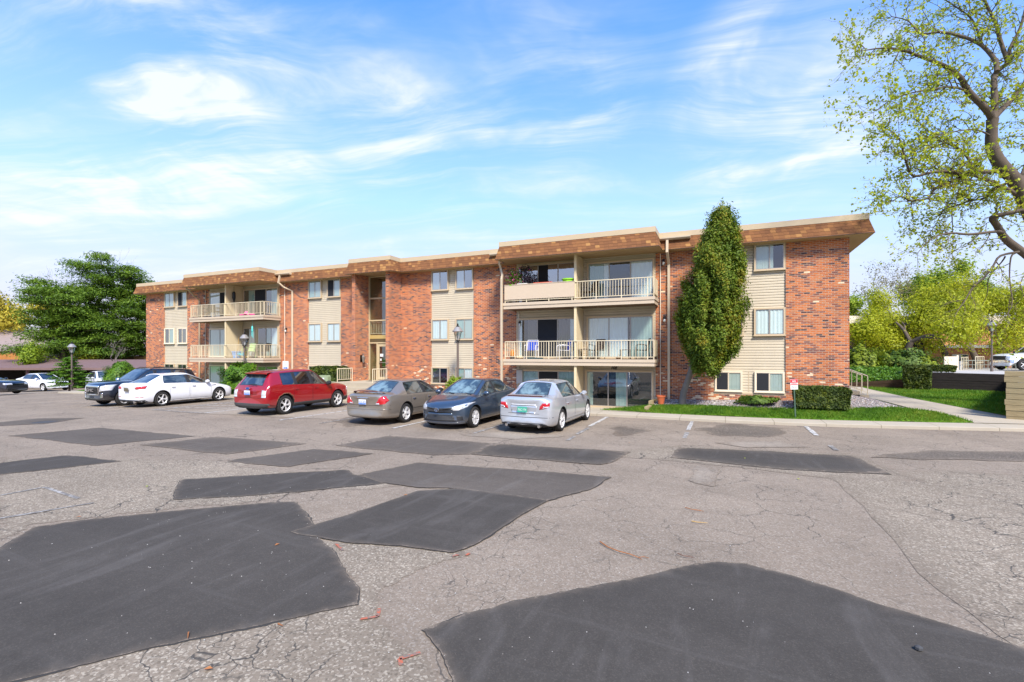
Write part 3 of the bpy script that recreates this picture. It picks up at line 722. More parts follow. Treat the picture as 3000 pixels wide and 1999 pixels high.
# balcony walls, sliders
def slider(x0, x1, z0, z1, contents, glass=None, divs=None, trim=None):
    return window(x0, x1, z0, z1, Y0-.002, contents, name='sliding_door', sill=False, fw=.07, glass=glass, divs=divs, trim=trim or M_TRIM)
YB = 20.5
def balcony_block(xl, xr, mirror):
    """siding behind the balconies"""
    siding(xl, xr, -.1, TOP, Y0+.02)
balcony_block(-9.34, -2.76, 0); balcony_block(mx(-2.76), mx(-9.34), 1)
# right block
slider(-5.80, -2.80, 4.80, 6.60, [[('sheer', 0, .75), ('white', .75, 1)], [('dim', 0, 1)], [('white', 0, 1)]])
slider(-9.27, -6.13, 4.80, 6.74, [[('dim', 0, 1)], [('dim', 0, 1), ('screen', 0, .5)], [('dim', 0, 1)]], glass=M_GLASS2)
slider(-5.82, -2.80, 2.19, 4.13, [[('white', 0, 1)], [('white', 0, .9)], [('sheer', 0, 1), ('dim', 0, 1)]])
slider(-9.32, -6.13, 2.19, 4.14, [[('white', 0, .2), ('dim', 0, 1), ('brown', .5, 1)], [('dim', 0, 1), ('screen', 0, 1)], [('brown', 0, .6), ('white', .6, 1)]])
slider(-5.88, -2.84, -.02, 1.68, [[('sheer', 0, .28)], [('sheer', .4, 1)], [('dim', 0, 1)]], divs=[0, .34, .63, 1])
slider(-9.24, -6.13, -.02, 1.66, [[('sheer', 0, 1)], [('brown', 0, 1), ('screen', 0, 1)], [('sheer', 0, 1)]])
# left block (mirror image)
slider(mx(-6.13), -25.50, 4.80, 6.60, [[('dim', 0, 1), ('sheer', .4, 1)], [('screen', 0, 1)], [('sheer', .45, 1), ('dim', 0, 1)]])
slider(-32.0, -28.85, 4.80, 6.60, [[('white', 0, 1)], [('screen', 0, 1)], [('sheer', 0, 1)]])
slider(mx(-6.13), -25.50, 2.19, 4.13, [[('dim', 0, 1), ('white', .45, 1)], [('brown', 0, .35)], [('sheer', 0, .4), ('white', .45, 1)]])
slider(-32.0, -28.85, 2.19, 4.13, [[('sheer', 0, 1)], [('sheer', 0, 1)], [('dim', 0, 1)]], trim=M_TRIM2)
slider(mx(-6.13), -25.50, -.02, 1.68, [[('dim', 0, 1)], [('dim', 0, 1)], [('dim', 0, 1)]])
slider(-32.0, -28.85, -.02, 1.68, [[('white', 0, 1)], [('sheer', 0, 1)], [('dim', 0, 1)]], trim=M_TRIM2)

def balcony(x0, x1, z, span=None, screen=None):
    """slab with a two-step fascia, railing; z = floor level"""
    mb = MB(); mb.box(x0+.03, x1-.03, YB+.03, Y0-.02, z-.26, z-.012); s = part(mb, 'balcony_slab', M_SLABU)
    mb = MB()
    for d, za, zb in ((0, z-.13, z), (.028, z-.285, z-.134)):
        mb.box(x0+d, x1-d, YB+d, YB+d+.03, za, zb)
        mb.box(x0+d, x0+d+.03, YB+d+.031, Y0-.02, za, zb); mb.box(x1-d-.03, x1-d, YB+d+.031, Y0-.02, za, zb)
    part(mb, 'balcony_fascia', M_SLAB, s)
    r = MB(); xs0, xs1, yr, zt = x0+.1, x1-.06, YB+.07, z+.80
    def run(pa, pb):
        a, b2 = Vector(pa), Vector(pb); d = b2-a; L = d.length; ang = math.atan2(d.y, d.x); m = (a+b2)/2
        r.obox((m.x, m.y, zt), L, .045, .03, rz=ang); r.obox((m.x, m.y, z+.10), L-.05, .026, .026, rz=ang)
        n = int(L/.118)
        for i in range(n+1):
            p = a+d*(i/n); post = (i % 9 == 0)
            if post: r.obox((p.x, p.y, z+.388), .034, .034, .772, rz=ang)
            else: r.obox((p.x, p.y, z+.448), .017, .017, .66, rz=ang)
    run((xs0, yr, 0), (xs1, yr, 0)); run((xs1, yr+.06, 0), (xs1, Y0-.06, 0)); run((xs0, Y0-.06, 0), (xs0, yr+.06, 0))
    part(r, 'railing', M_RAIL, s)
    return s
b2 = balcony(-9.5, -2.62, 4.78); b1 = balcony(-9.5, -2.62, 2.18)
mb = MB(); mb.box(-9.42, -6.03, YB+.030, YB+.040, 4.93, 5.61); mb.box(-9.42, -6.03, YB+.015, YB+.050, 5.595, 5.62)
part(mb, 'privacy_screen', M_CANVAS, b2)
mb = MB(); mb.box(-2.66, -2.648, YB+.1, Y0-.1, 4.9, 5.58); part(mb, 'side_panel', M_RAIL, b2)
mb = MB(); mb.box(-2.66, -2.648, YB+.1, Y0-.1, 2.3, 2.96); part(mb, 'side_panel', M_RAIL, b1)
balcony(mx(-2.62), mx(-9.5), 4.78); balcony(mx(-2.62), mx(-9.5), 2.18)
mb = MB()
for x in (-6.02, mx(-6.02)):
    for za, zb in ((4.785, 6.79), (2.185, 4.50), (-.05, 1.9)):
        mb = MB(); mb.box(x-.045, x+.045, YB+.14, Y0-.02, za, zb); mb.box(x-.055, x+.055, YB+.09, YB+.14, za, zb); part(mb, 'partition', M_PART)

# portico: glazed stair hall
YE = Y0+.06; xa, xb = -18.47, -16.43
mb = MB(); mb.box(xa, xb, YE+1.9, YE+2.0, 0, 6.8); mb.box(xa, xa+.04, YE+.1, YE+1.88, 0, 6.8); part(mb, 'stair_hall_wall', vary(pmat('olive_tan_wall', lin(150, 128, 80), .9), 1, .15))
mb = MB(); mb.box(xa, xb, YE+.1, YE+1.88, .86, .93); mb.box(xa, xb, YE+.12, YE+.6, 3.25, 3.47); part(mb, 'stair_hall_floor', vary(pmat('dark_tan_floor', lin(120, 100, 64), .9), 1, .15))
mb = MB()
for x in (xa+.03, xb-.03): mb.box(x-.03, x+.03, YE-.05, YE+.05, .95, 6.79)
for za, zb in ((5.50, 5.58), (4.26, 4.33), (3.00, 3.07), (6.72, 6.79)): mb.box(xa+.06, xb-.06, YE-.05, YE+.05, za, zb)
mb.box(-17.92, -17.85, YE-.049, YE+.049, .95, 2.999); mb.box(-16.88, -16.82, YE-.049, YE+.049, .95, 2.999)
fr_ = part(mb, 'entry_frame', M_DOOR)
mb = MB(); mb.box(xa+.06, xb-.06, YE-.02, YE+.02, 3.27, 3.47); part(mb, 'spandrel_panel', vary(pmat('tan_spandrel', lin(176, 152, 92), .7), 1, .06), fr_)
mb = MB(); mb.box(xa+.06, xb-.06, YE-.018, YE+.022, 3.075, 3.265); part(mb, 'number_board', vary(pmat('dark_olive_board', lin(84, 70, 44), .8), 1, .06), fr_)
mb = MB()
for za, zb in ((5.58, 6.72), (4.33, 5.50), (3.47, 4.26)): mb.add([(xa+.06, YE, za), (xb-.06, YE, za), (xb-.06, YE, zb), (xa+.06, YE, zb)], [(0, 1, 2, 3)])
mb.add([(xa+.06, YE, 1.0), (-17.92, YE, 1.0), (-17.92, YE, 3.0), (xa+.06, YE, 3.0)], [(0, 1, 2, 3)])
part(mb, 'pane', M_GLASS, fr_, fix=False)
mb = MB(); mb.box(xa+.06, xb-.06, YE+.055, YE+.085, 4.18, 4.22); mb.box(xa+.06, xb-.06, YE+.055, YE+.085, 3.55, 3.58)
for i in range(17): mb.box(xa+.1+i*.118, xa+.118+i*.118, YE+.06, YE+.078, 3.58, 4.18)
part(mb, 'stair_railing', M_RAIL)
mb = MB()
for x0, x1 in ((-17.85, -17.74), (-16.99, -16.88)): mb.box(x0, x1, YE-.03, YE+.03, .98, 2.96)
mb.box(-17.74, -16.99, YE-.03, YE+.03, 2.83, 2.96); mb.box(-17.74, -16.99, YE-.03, YE+.03, .98, 1.13)
dr = part(mb, 'entrance_door', M_DOOR)
mb = MB(); mb.add([(-17.74, YE, 1.13), (-16.99, YE, 1.13), (-16.99, YE, 2.83), (-17.74, YE, 2.83)], [(0, 1, 2, 3)]); part(mb, 'pane', glass_mat('brown_door_glass', (.35, .3, .24), .15), dr, fix=False)
mb = MB(); mb.tube([(-17.72, YE-.07, 1.93), (-17.0, YE-.07, 1.93)], .016); mb.tube([(-17.7, YE-.03, 1.93), (-17.7, YE-.07, 1.93)], .012); mb.tube([(-17.02, YE-.03, 1.93), (-17.02, YE-.07, 1.93)], .012); part(mb, 'handle', M_STEEL, dr)
mb = MB(); mb.box(-17.70, -17.48, YE-.012, YE-.006, 2.26, 2.42); mb.box(-17.69, -17.60, YE-.012, YE-.006, 2.03, 2.15); part(mb, 'notice', M_WHITE, dr)

def text(name, s, size, loc, mat, parent, rot=(math.pi/2, 0, 0), depth=.006, shear=0, align='LEFT', bold=0.):
    cu = bpy.data.curves.new(name, 'FONT'); cu.body = s; cu.size = size; cu.extrude = depth; cu.shear = shear; cu.align_x = align; cu.offset = bold
    tmp = bpy.data.objects.new(name, cu); COL.objects.link(tmp)
    dg = bpy.context.evaluated_depsgraph_get(); me = bpy.data.meshes.new_from_object(tmp.evaluated_get(dg))
    bpy.data.objects.remove(tmp); me.materials.clear(); me.materials.append(mat)
    o = bpy.data.objects.new(name, me); COL.objects.link(o)
    w = world_loc(parent) if parent else Vector(); o.location = Vector(loc)-w; o.rotation_euler = rot
    if parent: o.parent = parent
    return o
text('house_number', '742', .24, (-16.98, YE-.03, 3.085), M_WHITE, bld, bold=.008)
text('house_number', '108', .19, (-4.72, Y0-.02, 1.725), pmat('dark_bronze_digits', (.05, .04, .03), .6), bld, shear=.25, bold=.005)

# mansard roof
def offset_poly(poly, d):
    n = len(poly); out = []
    for i in range(n):
        a, b_, c = Vector(poly[i-1]), Vector(poly[i]), Vector(poly[(i+1) % n])
        d1 = (b_-a).normalized(); d2 = (c-b_).normalized(); n1 = Vector((-d1.y, d1.x)); n2 = Vector((-d2.y, d2.x))
        out.append(tuple(b_ + (n1+n2)/(1+n1.dot(n2))*d))
    return out
E1, E2, E3 = 21.3, 20.05, 20.42
right = [(4.98, 37.3), (4.98, E1), (-2.42, E1), (-2.42, E2), (-9.68, E2), (-9.68, E1), (-15.86, E1), (-15.86, E3)]
outl = right + [(mx(x), y) for x, y in reversed(right)]
outl = outl[::-1]                                        # counter-clockwise: left normal points inwards
ZE, ZS, ZP = 6.80, 7.36, 7.57
def zeave(p): return 6.83 if abs(p[1]-E1) < .01 or p[1] > 30 else 6.76
rings = [([(x, y, zeave((x, y))-.03) for x, y in outl], 0), ([(x, y, zeave((x, y))) for x, y in outl], 0), ([(x, y, ZS) for x, y in offset_poly(outl, .15)], 0)]
v = []; f = []; n = len(outl)
for r_, _ in rings: v += r_
for k in range(2):
    for i in range(n): f.append((k*n+i, k*n+(i+1) % n, (k+1)*n+(i+1) % n, (k+1)*n+i))
mb = MB(); mb.add(v, f); rf = part(mb, 'mansard_roof', M_SHING, fix=False)
mb = MB(); mb.add([(x, y, zeave((x, y))-.03) for x, y in outl], [tuple(range(n))[::-1]]); part(mb, 'soffit', M_SOFF, rf, fix=False)
v = []; f = []
for d, z in ((.135, ZS-.01), (.135, ZP), (.33, ZP), (.33, ZP-.3)): v += [(x, y, z) for x, y in offset_poly(outl, d)]
for k in range(3):
    for i in range(n): f.append((k*n+i, k*n+(i+1) % n, (k+1)*n+(i+1) % n, (k+1)*n+i))
mb = MB(); mb.add(v, f); part(mb, 'parapet_coping', M_TAN, rf, fix=False)
mb = MB(); mb.add([(x, y, ZP-.28) for x, y in offset_poly(outl, .32)], [tuple(range(n))]); part(mb, 'roof_deck', pmat('grey_roofing', (.2, .19, .18), .9), rf, fix=False)
mb = MB()
for i in range(n): # drip edge under the shingles
    a, c = outl[i], outl[(i+1) % n]; za, zc = zeave(a), zeave(c)
    mb.tube([(a[0], a[1], za-.012), (c[0], c[1], zc-.012)], .014, 4)
part(mb, 'drip_edge', pmat('dark_drip_edge', (.09, .055, .035), .7), rf)

# gutters and downspouts
def gutter(x0, x1):
    mb = MB(); mb.prism([(E1-.02, 7.21), (E1+.16, 7.21), (E1+.16, 7.33), (E1-.08, 7.33), (E1-.08, 7.27)], x0, x1, 'X'); part(mb, 'gutter', M_DS)
gutter(-2.52, -1.3); gutter(-10.55, -9.75); gutter(-25.2, -24.0)
def spout(pts, r=.055):
    mb = MB(); mb.tube(pts, r, 4); return part(mb, 'downspout', M_DS)
spout([(-2.22, E1+.02, 7.24), (-2.22, E1-.06, 6.7), (-2.2, Y0-.1, 6.28), (-2.2, Y0-.07, 6.1), (-2.2, Y0-.07, .42)], .07)
spout([(-9.62, E2+.35, 6.74), (-9.62, E2+.38, 6.62), (-9.6, E2+.5, 6.38), (-9.52, YB+.02, 6.12), (-9.52, YB-.06, 5.9), (-9.52, YB-.06, .1)], .062)
spout([(-24.85, E1+.02, 7.24), (-24.9, E1-.06, 6.75), (-24.75, Y0-.3, 6.5), (-24.3, Y0-.07, 6.28), (-24.3, Y0-.07, .42)], .07)
spout([(-32.3, E2+.35, 6.74), (-32.25, E2+.5, 6.6), (-32.0, Y0-.3, 6.3), (-31.9, Y0-.1, 6.1), (-33.0, Y0-.07, 6.05), (-33.0, Y0-.07, .2)][:2] + [(-32.9, E1, 6.35), (-33.0, Y0-.07, 6.1), (-33.0, Y0-.07, .2)], .062)
mb = MB()
for x, z1 in ((-2.55, 6.75), (-9.2, 4.45), (-24.95, 6.75), (-32.4, 6.75)): mb.tube([(x, Y0-.05, .1), (x, Y0-.05, z1)], .022, 8)
for x in (mx(-14.0),): mb.tube([(x, Y0-.05, .1), (x, Y0-.05, .2)], .02, 6)
part(mb, 'conduit', vary(pmat('cream_conduit', lin(214, 200, 178), .5), 3, .06))
def jar_lamp(x, z):
    mb = MB(); mb.box(x-.05, x+.05, Y0-.06, Y0-.005, z+.02, z+.13); mb.lathe([(.045, .02), (.055, .0), (.04, -.04)], (x, Y0-.09, z+.04), 10)
    l = part(mb, 'wall_lamp', M_BLACKM); mb = MB(); mb.lathe([(.03, 0), (.052, -.04), (.05, -.11), (.02, -.14)], (x, Y0-.09, z), 12); part(mb, 'lamp_glass', pmat('lamp_glass_jar', (.6, .6, .56), .15), l, smooth=True)
for x, z in ((-2.38, 3.92), (-2.42, 6.38), (-9.15, 3.9), (-32.45, 6.3), (-32.45, 3.75), (-24.85, 3.9)): jar_lamp(x, z)
def coach_lamp(x, y, z):
    mb = MB(); mb.box(x-.03, x, y-.08, y+.08, z-.2, z+.2); mb.tube([(x, y, z+.15), (x+.12, y, z+.26), (x+.16, y, z+.2)], .015)
    l = part(mb, 'wall_lantern', M_BLACKM); mb = MB(); mb.lathe([(.05, -.22), (.09, .05), (.1, .08), (.03, .2)], (x+.16, y, z), 8); part(mb, 'lamp_glass', pmat('smoked_lantern', (.18, .16, .13), .2), l)
coach_lamp(-18.48, 21.2, 2.15)
mb = MB(); mb.box(-9.27, -8.98, Y0-.2, Y0-.03, .98, 1.62); mb.tube([(-9.12, Y0-.1, .98), (-9.12, Y0-.1, -.05)], .05, 8); part(mb, 'meter_box', M_GREYBOX)
mb = MB(); mb.box(-25.1, -24.6, Y0-.2, Y0-.02, .7, 1.45); part(mb, 'meter_box', M_GREYBOX)
mb = MB(); mb.box(-38.6, -38.1, Y0-.02, Y0-.004, 6.28, 6.45); part(mb, 'wall_vent', vary(pmat('dark_vent', (.1, .07, .06), .8), 20, .4))

# entrance steps and their rails
GE = gz(-17.4)
mb = MB(); mb.box(-18.9, -15.3, 19.5, Y0+.2, -.2, .93)
for k in range(4): mb.box(-18.6, -15.5, 18.62+k*.3, 19.495, -.2+.003*k, GE+.1+(k+1)*.2)
st = mb.build('entrance_steps', M_STEP, loc=(-17.1, 20, 0)); tag(st, 'beige concrete steps rising between two handrails to the glazed entrance', 'steps')
mb = MB(); mb.box(-17.9, -16.9, 20.9, 21.6, .932, .945); o = mb.build('doormat', pmat('black_rubber_mat', (.02, .02, .02), .9), loc=(-17.4, 21.2, .94)); tag(o, 'dark doormat lying before the glazed entrance door', 'doormat')
def handrail(name, pts, label, n, post=.95, group='handrails of the entrance steps', mat=None):
    """rail along pts (bottom line), with posts and balusters"""
    e = empty(name, pts[0], 0, label, 'handrail', group)
    top = [Vector(p)+Vector((0, 0, post)) for p in pts]
    mb = MB(); mb.tube(top, .024, 6); mb.build('top_rail', mat or M_RAIL, e, world=True)
    mb = MB(); mb.tube([Vector(p)+Vector((0, 0, .12)) for p in pts], .014, 6); mb.build('bottom_rail', mat or M_RAIL, e, world=True)
    tot = [0.]
    for a, c in zip(pts, pts[1:]): tot.append(tot[-1]+(Vector(c)-Vector(a)).length)
    for i in range(n+1):
        s = tot[-1]*i/n
        for k in range(len(pts)-1):
            if s <= tot[k+1]+1e-6:
                p = Vector(pts[k]).lerp(Vector(pts[k+1]), (s-tot[k])/(tot[k+1]-tot[k])); break
        e_ = i in (0, n)
        mb = MB(); mb.tube([p+Vector((0, 0, 0 if e_ else .12)), p+Vector((0, 0, post))], .02 if e_ else .011, 6); mb.build('baluster', mat or M_RAIL, e, world=True)
    return e
handrail('handrail', [(-18.62, 20.66, .93), (-18.62, 20.1, .93), (-18.62, 19.55, .935)], 'cream handrail on the steps beside the green utility boxes', 8, .70)
handrail('handrail', [(-16.3, 20.66, .93), (-16.3, 20.1, .93), (-16.3, 19.55, .935)], 'cream handrail on the steps at the right brick pier, above the tan car', 8, .70)
mb = MB()
zr = path_z(6.4, 28.4)
for k in range(3): mb.box(4.4, 6.25-k*.36, 27.75, 28.95, 0+.002*k, zr+(k+1)*.17)
st2 = mb.build('side_steps', M_STEP, loc=(5.3, 28.4, 0)); tag(st2, 'small concrete side steps at the right end of the brick building', 'steps')
for y, lab in ((27.78, 'cream side handrail nearest the gravel at the building end'), (28.9, 'cream side handrail behind the nearer one at the building end')):
    handrail('handrail', [(6.2, y, zr+.17), (5.4, y, zr+.51), (4.45, y, zr+.55)], lab, 8, .9, 'handrails of the side steps')
# ------------------------------------------------------------------ cars
def paint(name, col, metal=.25, rough=.32):
    m = pmat(name, col, rough, metal, .5, 1.0); t, b = tree_of(m)
    b.inputs['Coat Roughness'].default_value = .05; b.inputs['Coat IOR'].default_value = 1.6
    oc = t.n('ShaderNodeTexCoord').outputs['Object']; z = t.xyz(oc)[2]
    d = t.math('MULTIPLY', t.smooth(z, .55, .15), t.math('MULTIPLY_ADD', t.noise(oc, 5, 4, .6), .6, .1))   # road dust low on the body
    t.put(b.inputs['Base Color'], t.mix(d, col, (.16, .14, .12)))
    t.put(b.inputs['Roughness'], t.math('MULTIPLY_ADD', t.noise(oc, 3, 4, .6), .12, rough-.06)); return m
M_TYRE = vary(pmat('tyre_rubber', (.022, .021, .02), .85, spec=.3), 20, .3, coord='Object')
M_RIM = pmat('alloy_rim', (.72, .71, .69), .3, .25, coat=.5); M_RIMD = pmat('dark_wheel_inside', (.015, .015, .015), .7)
M_CHROME = pmat('chrome', (.75, .76, .78), .08, 1.0); M_BLKPL = vary(pmat('black_plastic_trim', (.022, .022, .023), .55, spec=.4), 12, .2, coord='Object')
M_GREYPL = vary(pmat('dark_grey_plastic_cladding', (.05, .048, .046), .65, spec=.3), 10, .2, coord='Object')
M_SEAM = pmat('panel_gap', (.006, .006, .006), .9)
M_REDL = pmat('red_lamp_lens', (.45, .008, .012), .08, 0, .6, 1.0); M_CLEAR = pmat('clear_lamp_lens', (.62, .63, .64), .08, .35, .7, 1.0)
M_AMBER = pmat('amber_lamp_lens', (.62, .16, .02), .1, 0, .6, 1.0)
def carglass(name, col, rough=.02):
    m = pmat(name, col, rough, 0, .8, .6); t, b = tree_of(m); b.inputs['IOR'].default_value = 1.75
    oc = t.n('ShaderNodeTexCoord').outputs['Object']
    n1 = t.smooth(t.noise(t.mapping(oc, (1.3, .8, 1.6)), 2.3, 3, .6, .4), .38, .66)          # shapes of seats and trim seen through the glass
    t.put(b.inputs['Base Color'], t.mix(n1, tuple(v*.35 for v in col), tuple(min(1, v*2.2) for v in col))); return m
M_CG = carglass('car_window_glass', (.03, .04, .042)); M_CGD = carglass('tinted_car_window_glass', (.010, .012, .015)); M_CGL = carglass('pale_car_window_glass', (.085, .12, .118))
DUMMY = [bpy.data.materials.new('slot') for _ in range(8)]
BODY, WS, RW, SW, PIL, LOW, ARCH, ROOF = range(8)

def car_shell(st, creases=True):
    """st: list of stations (y, yu, w, zb, zs, zbelt, wr, zr, zt, side, top) from nose to tail; side/top describe the strip up to the next station"""
    bm = bmesh.new(); rings = []
    fy = st[0][0]; ry = st[-1][0]
    for (y, yu, w, zb, zs, zbelt, wr, zr, zt, sd_, tp, bow) in st:
        pts = [(0, y, zb), (.70*w, y, zb), (.92*w, y, zb+.025), (.98*w, y, zb+.15), (w, y, (zb+zs)/2+.06), (.992*w, y, zs), (.958*w, y, zbelt),
               (wr, yu, zr), (.86*wr, yu, zr+(zt-zr)*.62), (.5*wr, yu, zr+(zt-zr)*.92), (0, yu, zt)]
        ring = []
        full = pts + [(-x, yy, z) for x, yy, z in pts[-2:0:-1]]
        for x, yy, z in full: ring.append(bm.verts.new((x, yy-bow*(x/w)**2, z)))
        rings.append(ring)
    n = len(rings[0]); cr = bm.edges.layers.float.new('crease_edge')
    segid = lambda j: j if j < 10 else 19-j
    for i in range(len(rings)-1):
        sd_, tp = st[i][9], st[i][10]
        for j in range(n):
            f = bm.faces.new((rings[i][j], rings[i+1][j], rings[i+1][(j+1) % n], rings[i][(j+1) % n]))
            s = segid(j); f.smooth = True; f.material_index = BODY
            if s <= 1: f.material_index = LOW
            elif s == 6: f.material_index = {'w': SW, 'p': PIL, 'b': BODY}[sd_]
            elif s in (8, 9): f.material_index = {'f': WS, 'r': RW, 'b': BODY, 's': PIL}[tp]
            elif s == 7 and tp in 'fr': f.material_index = BODY
    c0 = bm.faces.new(rings[0][::-1]); c1 = bm.faces.new(rings[-1]); c0.smooth = c1.smooth = True
    bm.edges.ensure_lookup_table()
    def crease(a, b, v):
        e = bm.edges.get((a, b))
        if e: e[cr] = v
    for i in range(len(rings)-1):
        for j in (6, 14): crease(rings[i][j], rings[i+1][j], .55)
        for j in (7, 13): crease(rings[i][j], rings[i+1][j], .45)
        for j in (2, 18, 5, 15): crease(rings[i][j], rings[i+1][j], .35)
    for i, s in enumerate(st):
        if i and (s[10] != st[i-1][10]):
            for j in range(7, 13): crease(rings[i][j], rings[i][j+1], .55)
        if i and (s[9] != st[i-1][9]):
            for j in (6, 13): crease(rings[i][j], rings[i][j+1], .8)
    for j in range(n): crease(rings[0][j], rings[0][(j+1) % n], .25); crease(rings[-1][j], rings[-1][(j+1) % n], .45)
    bmesh.ops.recalc_face_normals(bm, faces=bm.faces)
    me = bpy.data.meshes.new('shell'); bm.to_mesh(me); bm.free()
    for d in DUMMY: me.materials.append(d)
    o = bpy.data.objects.new('shell', me); COL.objects.link(o)
    m = o.modifiers.new('s', 'SUBSURF'); m.levels = 2; m.render_levels = 2
    dg = bpy.context.evaluated_depsgraph_get(); me2 = bpy.data.meshes.new_from_object(o.evaluated_get(dg))
    bpy.data.objects.remove(o)
    return me2

class Car:
    def __init__(s, name, loc, rz, label, paint_m, st, axles, track, wr, cat='car', group='parked cars', lower=None, glass=None, rear_glass=None, side_glass=None, doors=(), arch_gap=.055, trim=None, rim=None):
        s.root = empty(name, loc, rz, label, cat, group); s.paint = paint_m; s.root.scale = (1.02, 1.0, 1.06)
        me = car_shell(st); s.W = max(q[2] for q in st)
        bm = bmesh.new(); bm.from_mesh(me)
        s.bvh = BVHTree.FromBMesh(bm)
        for ids, th in (((SW,), .022), ((WS,), .03), ((RW,), .028)):
            fs = [f for f in bm.faces if f.material_index in ids]
            if fs:
                r = bmesh.ops.inset_region(bm, faces=fs, thickness=th, depth=-.006, use_even_offset=True)
                for f in r['faces']: f.material_index = PIL
        bm.to_mesh(me); bm.free()
        o = bpy.data.objects.new('tmp', me); COL.objects.link(o)
        cut = MB()
        for y in axles:
            for sx in (-1, 1):
                x0, x1 = sx*(s.W+.12), sx*(s.W-.27); R = wr+arch_gap
                pr = [(math.cos(a)*R, math.sin(a)*R) for a in np.linspace(0, math.pi, 25)] + [(-R, -.6), (R, -.6)]
                cut.prism([(y+p, wr+.01+q) for p, q in pr], min(x0, x1), max(x0, x1), 'X')
        co = cut.build('cut', DUMMY, None); co.data.polygons.foreach_set('material_index', np.full(len(co.data.polygons), ARCH, dtype=np.int32))
        md = o.modifiers.new('b', 'BOOLEAN'); md.object = co; md.operation = 'DIFFERENCE'; md.solver = 'EXACT'
        dg = bpy.context.evaluated_depsgraph_get(); me3 = bpy.data.meshes.new_from_object(o.evaluated_get(dg))
        bpy.data.objects.remove(o); bpy.data.objects.remove(co)
        bm = bmesh.new(); bm.from_mesh(me3)
        groups = {}
        for f in bm.faces:
            c = f.calc_center_median(); k = ('body', f.material_index)
            if f.material_index == BODY:
                for di, (ya, yb, za, zb) in enumerate(doors):
                    if ya < c.y < yb and za < c.z < zb and abs(f.normal.x) > .55 and abs(c.x) > s.W*.8: k = ('door', di, c.x > 0)
            elif f.material_index == WS: k = ('windshield',)
            elif f.material_index == RW: k = ('rear_window',)
            elif f.material_index == SW: k = ('side_window', c.x > 0)
            if k[0] == 'body': k = ('body',)
            groups.setdefault(k, []).append(f)
        slots = {BODY: paint_m, PIL: trim or M_BLKPL, LOW: lower or M_BLKPL, ARCH: M_RIMD, WS: glass or M_CG, RW: rear_glass or glass or M_CG, SW: side_glass or glass or M_CG}
        s.body = None; s.doors = {}
        for k in sorted(groups, key=lambda q: q[0] != 'body'):
            vi = {}; vv = []; ff = []; mi = []; used = []
            for f in groups[k]:
                fi = []
                for v in f.verts:
                    if v.index not in vi: vi[v.index] = len(vv); vv.append(tuple(v.co))
                    fi.append(vi[v.index])
                if f.material_index not in used: used.append(f.material_index)
                ff.append(fi); mi.append(used.index(f.material_index))
            p = mesh_obj(k[0], vv, ff, [slots[u] for u in used], mi, s.root, True)
            p.data.set_sharp_from_angle(angle=math.radians(50))
            # keep the smooth shading of the whole shell across part borders
            if k[0] == 'door': s.doors[k[1:]] = p
            if k == ('body',): s.body = p
        bm.free()
        for (ya, yb, za, zb) in doors:
            for sx in (-1, 1):
                s.seam([(sx, ya, z) for z in np.linspace(za, zb, 7)]); s.seam([(sx, yb, z) for z in np.linspace(za, zb, 7)]); s.seam([(sx, y, za) for y in np.linspace(ya, yb, 9)])
        s.axles = axles
        for y in axles:
            for sx in (-1, 1): s.wheel(sx, y, wr, track, rim)
    def hit(s, p, d):
        r = s.bvh.ray_cast(Vector(p)-Vector(d)*6, Vector(d))
        if r[0] is None: r = s.bvh.find_nearest(Vector(p))
        return r[0], r[1]
    def side(s, sx, y, z): return s.hit((0, y, z), (-sx, 0, 0))
    def seam(s, pts, r=.0045, mat=None, name='panel_gap'):
        mb = MB(); q = []
        for sx, y, z in pts:
            h, n = s.side(sx, y, z); q.append(h - n*.001)
        mb.tube(q, r, 4); mb.build(name, mat or M_SEAM, s.body)
    def decal(s, name, poly, d, mat, off=.006, parent=None, step=.05, thick=.014, mirror=False, smooth=True):
        """piece of the surface inside an outline given in the plane across direction d (towards the car): poly of (a, z); a = along the horizontal axis of that plane"""
        d = Vector(d).normalized(); a = Vector((0, 0, 1)).cross(d).normalized()
        outs = []
        for m in ((1, -1) if mirror else (1,)):
            bm = bmesh.new(); vs = [bm.verts.new((p[0], p[1], 0)) for p in poly]; bm.faces.new(vs)
            for ax in (0, 1):
                lo, hi = min(p[ax] for p in poly), max(p[ax] for p in poly); k = math.ceil(lo/step)*step
                while k < hi:
                    bmesh.ops.bisect_plane(bm, geom=bm.verts[:]+bm.edges[:]+bm.faces[:], plane_co=(k, 0, 0) if ax == 0 else (0, k, 0), plane_no=(1, 0, 0) if ax == 0 else (0, 1, 0)); k += step
            for v in bm.verts:
                p = a*v.co.x + Vector((0, 0, v.co.y)); h, n = s.hit(p, d)
                v.co = h + n*off
            if m < 0:
                for v in bm.verts: v.co.x = -v.co.x
            bm.normal_update(); bmesh.ops.recalc_face_normals(bm, faces=bm.faces)
            fm = bm.faces[:]
            if sum((f.normal.dot(Vector((d.x*m, d.y, d.z)))*f.calc_area() for f in fm)) > 0: bmesh.ops.reverse_faces(bm, faces=fm)
            for f in bm.faces: f.smooth = smooth
            me = bpy.data.meshes.new(name); bm.to_mesh(me); bm.free(); me.materials.append(mat)
            o = bpy.data.objects.new(name, me); COL.objects.link(o); o.parent = parent or s.root
            md = o.modifiers.new('t', 'SOLIDIFY'); md.thickness = thick; md.offset = -1
            outs.append(o)
        return outs
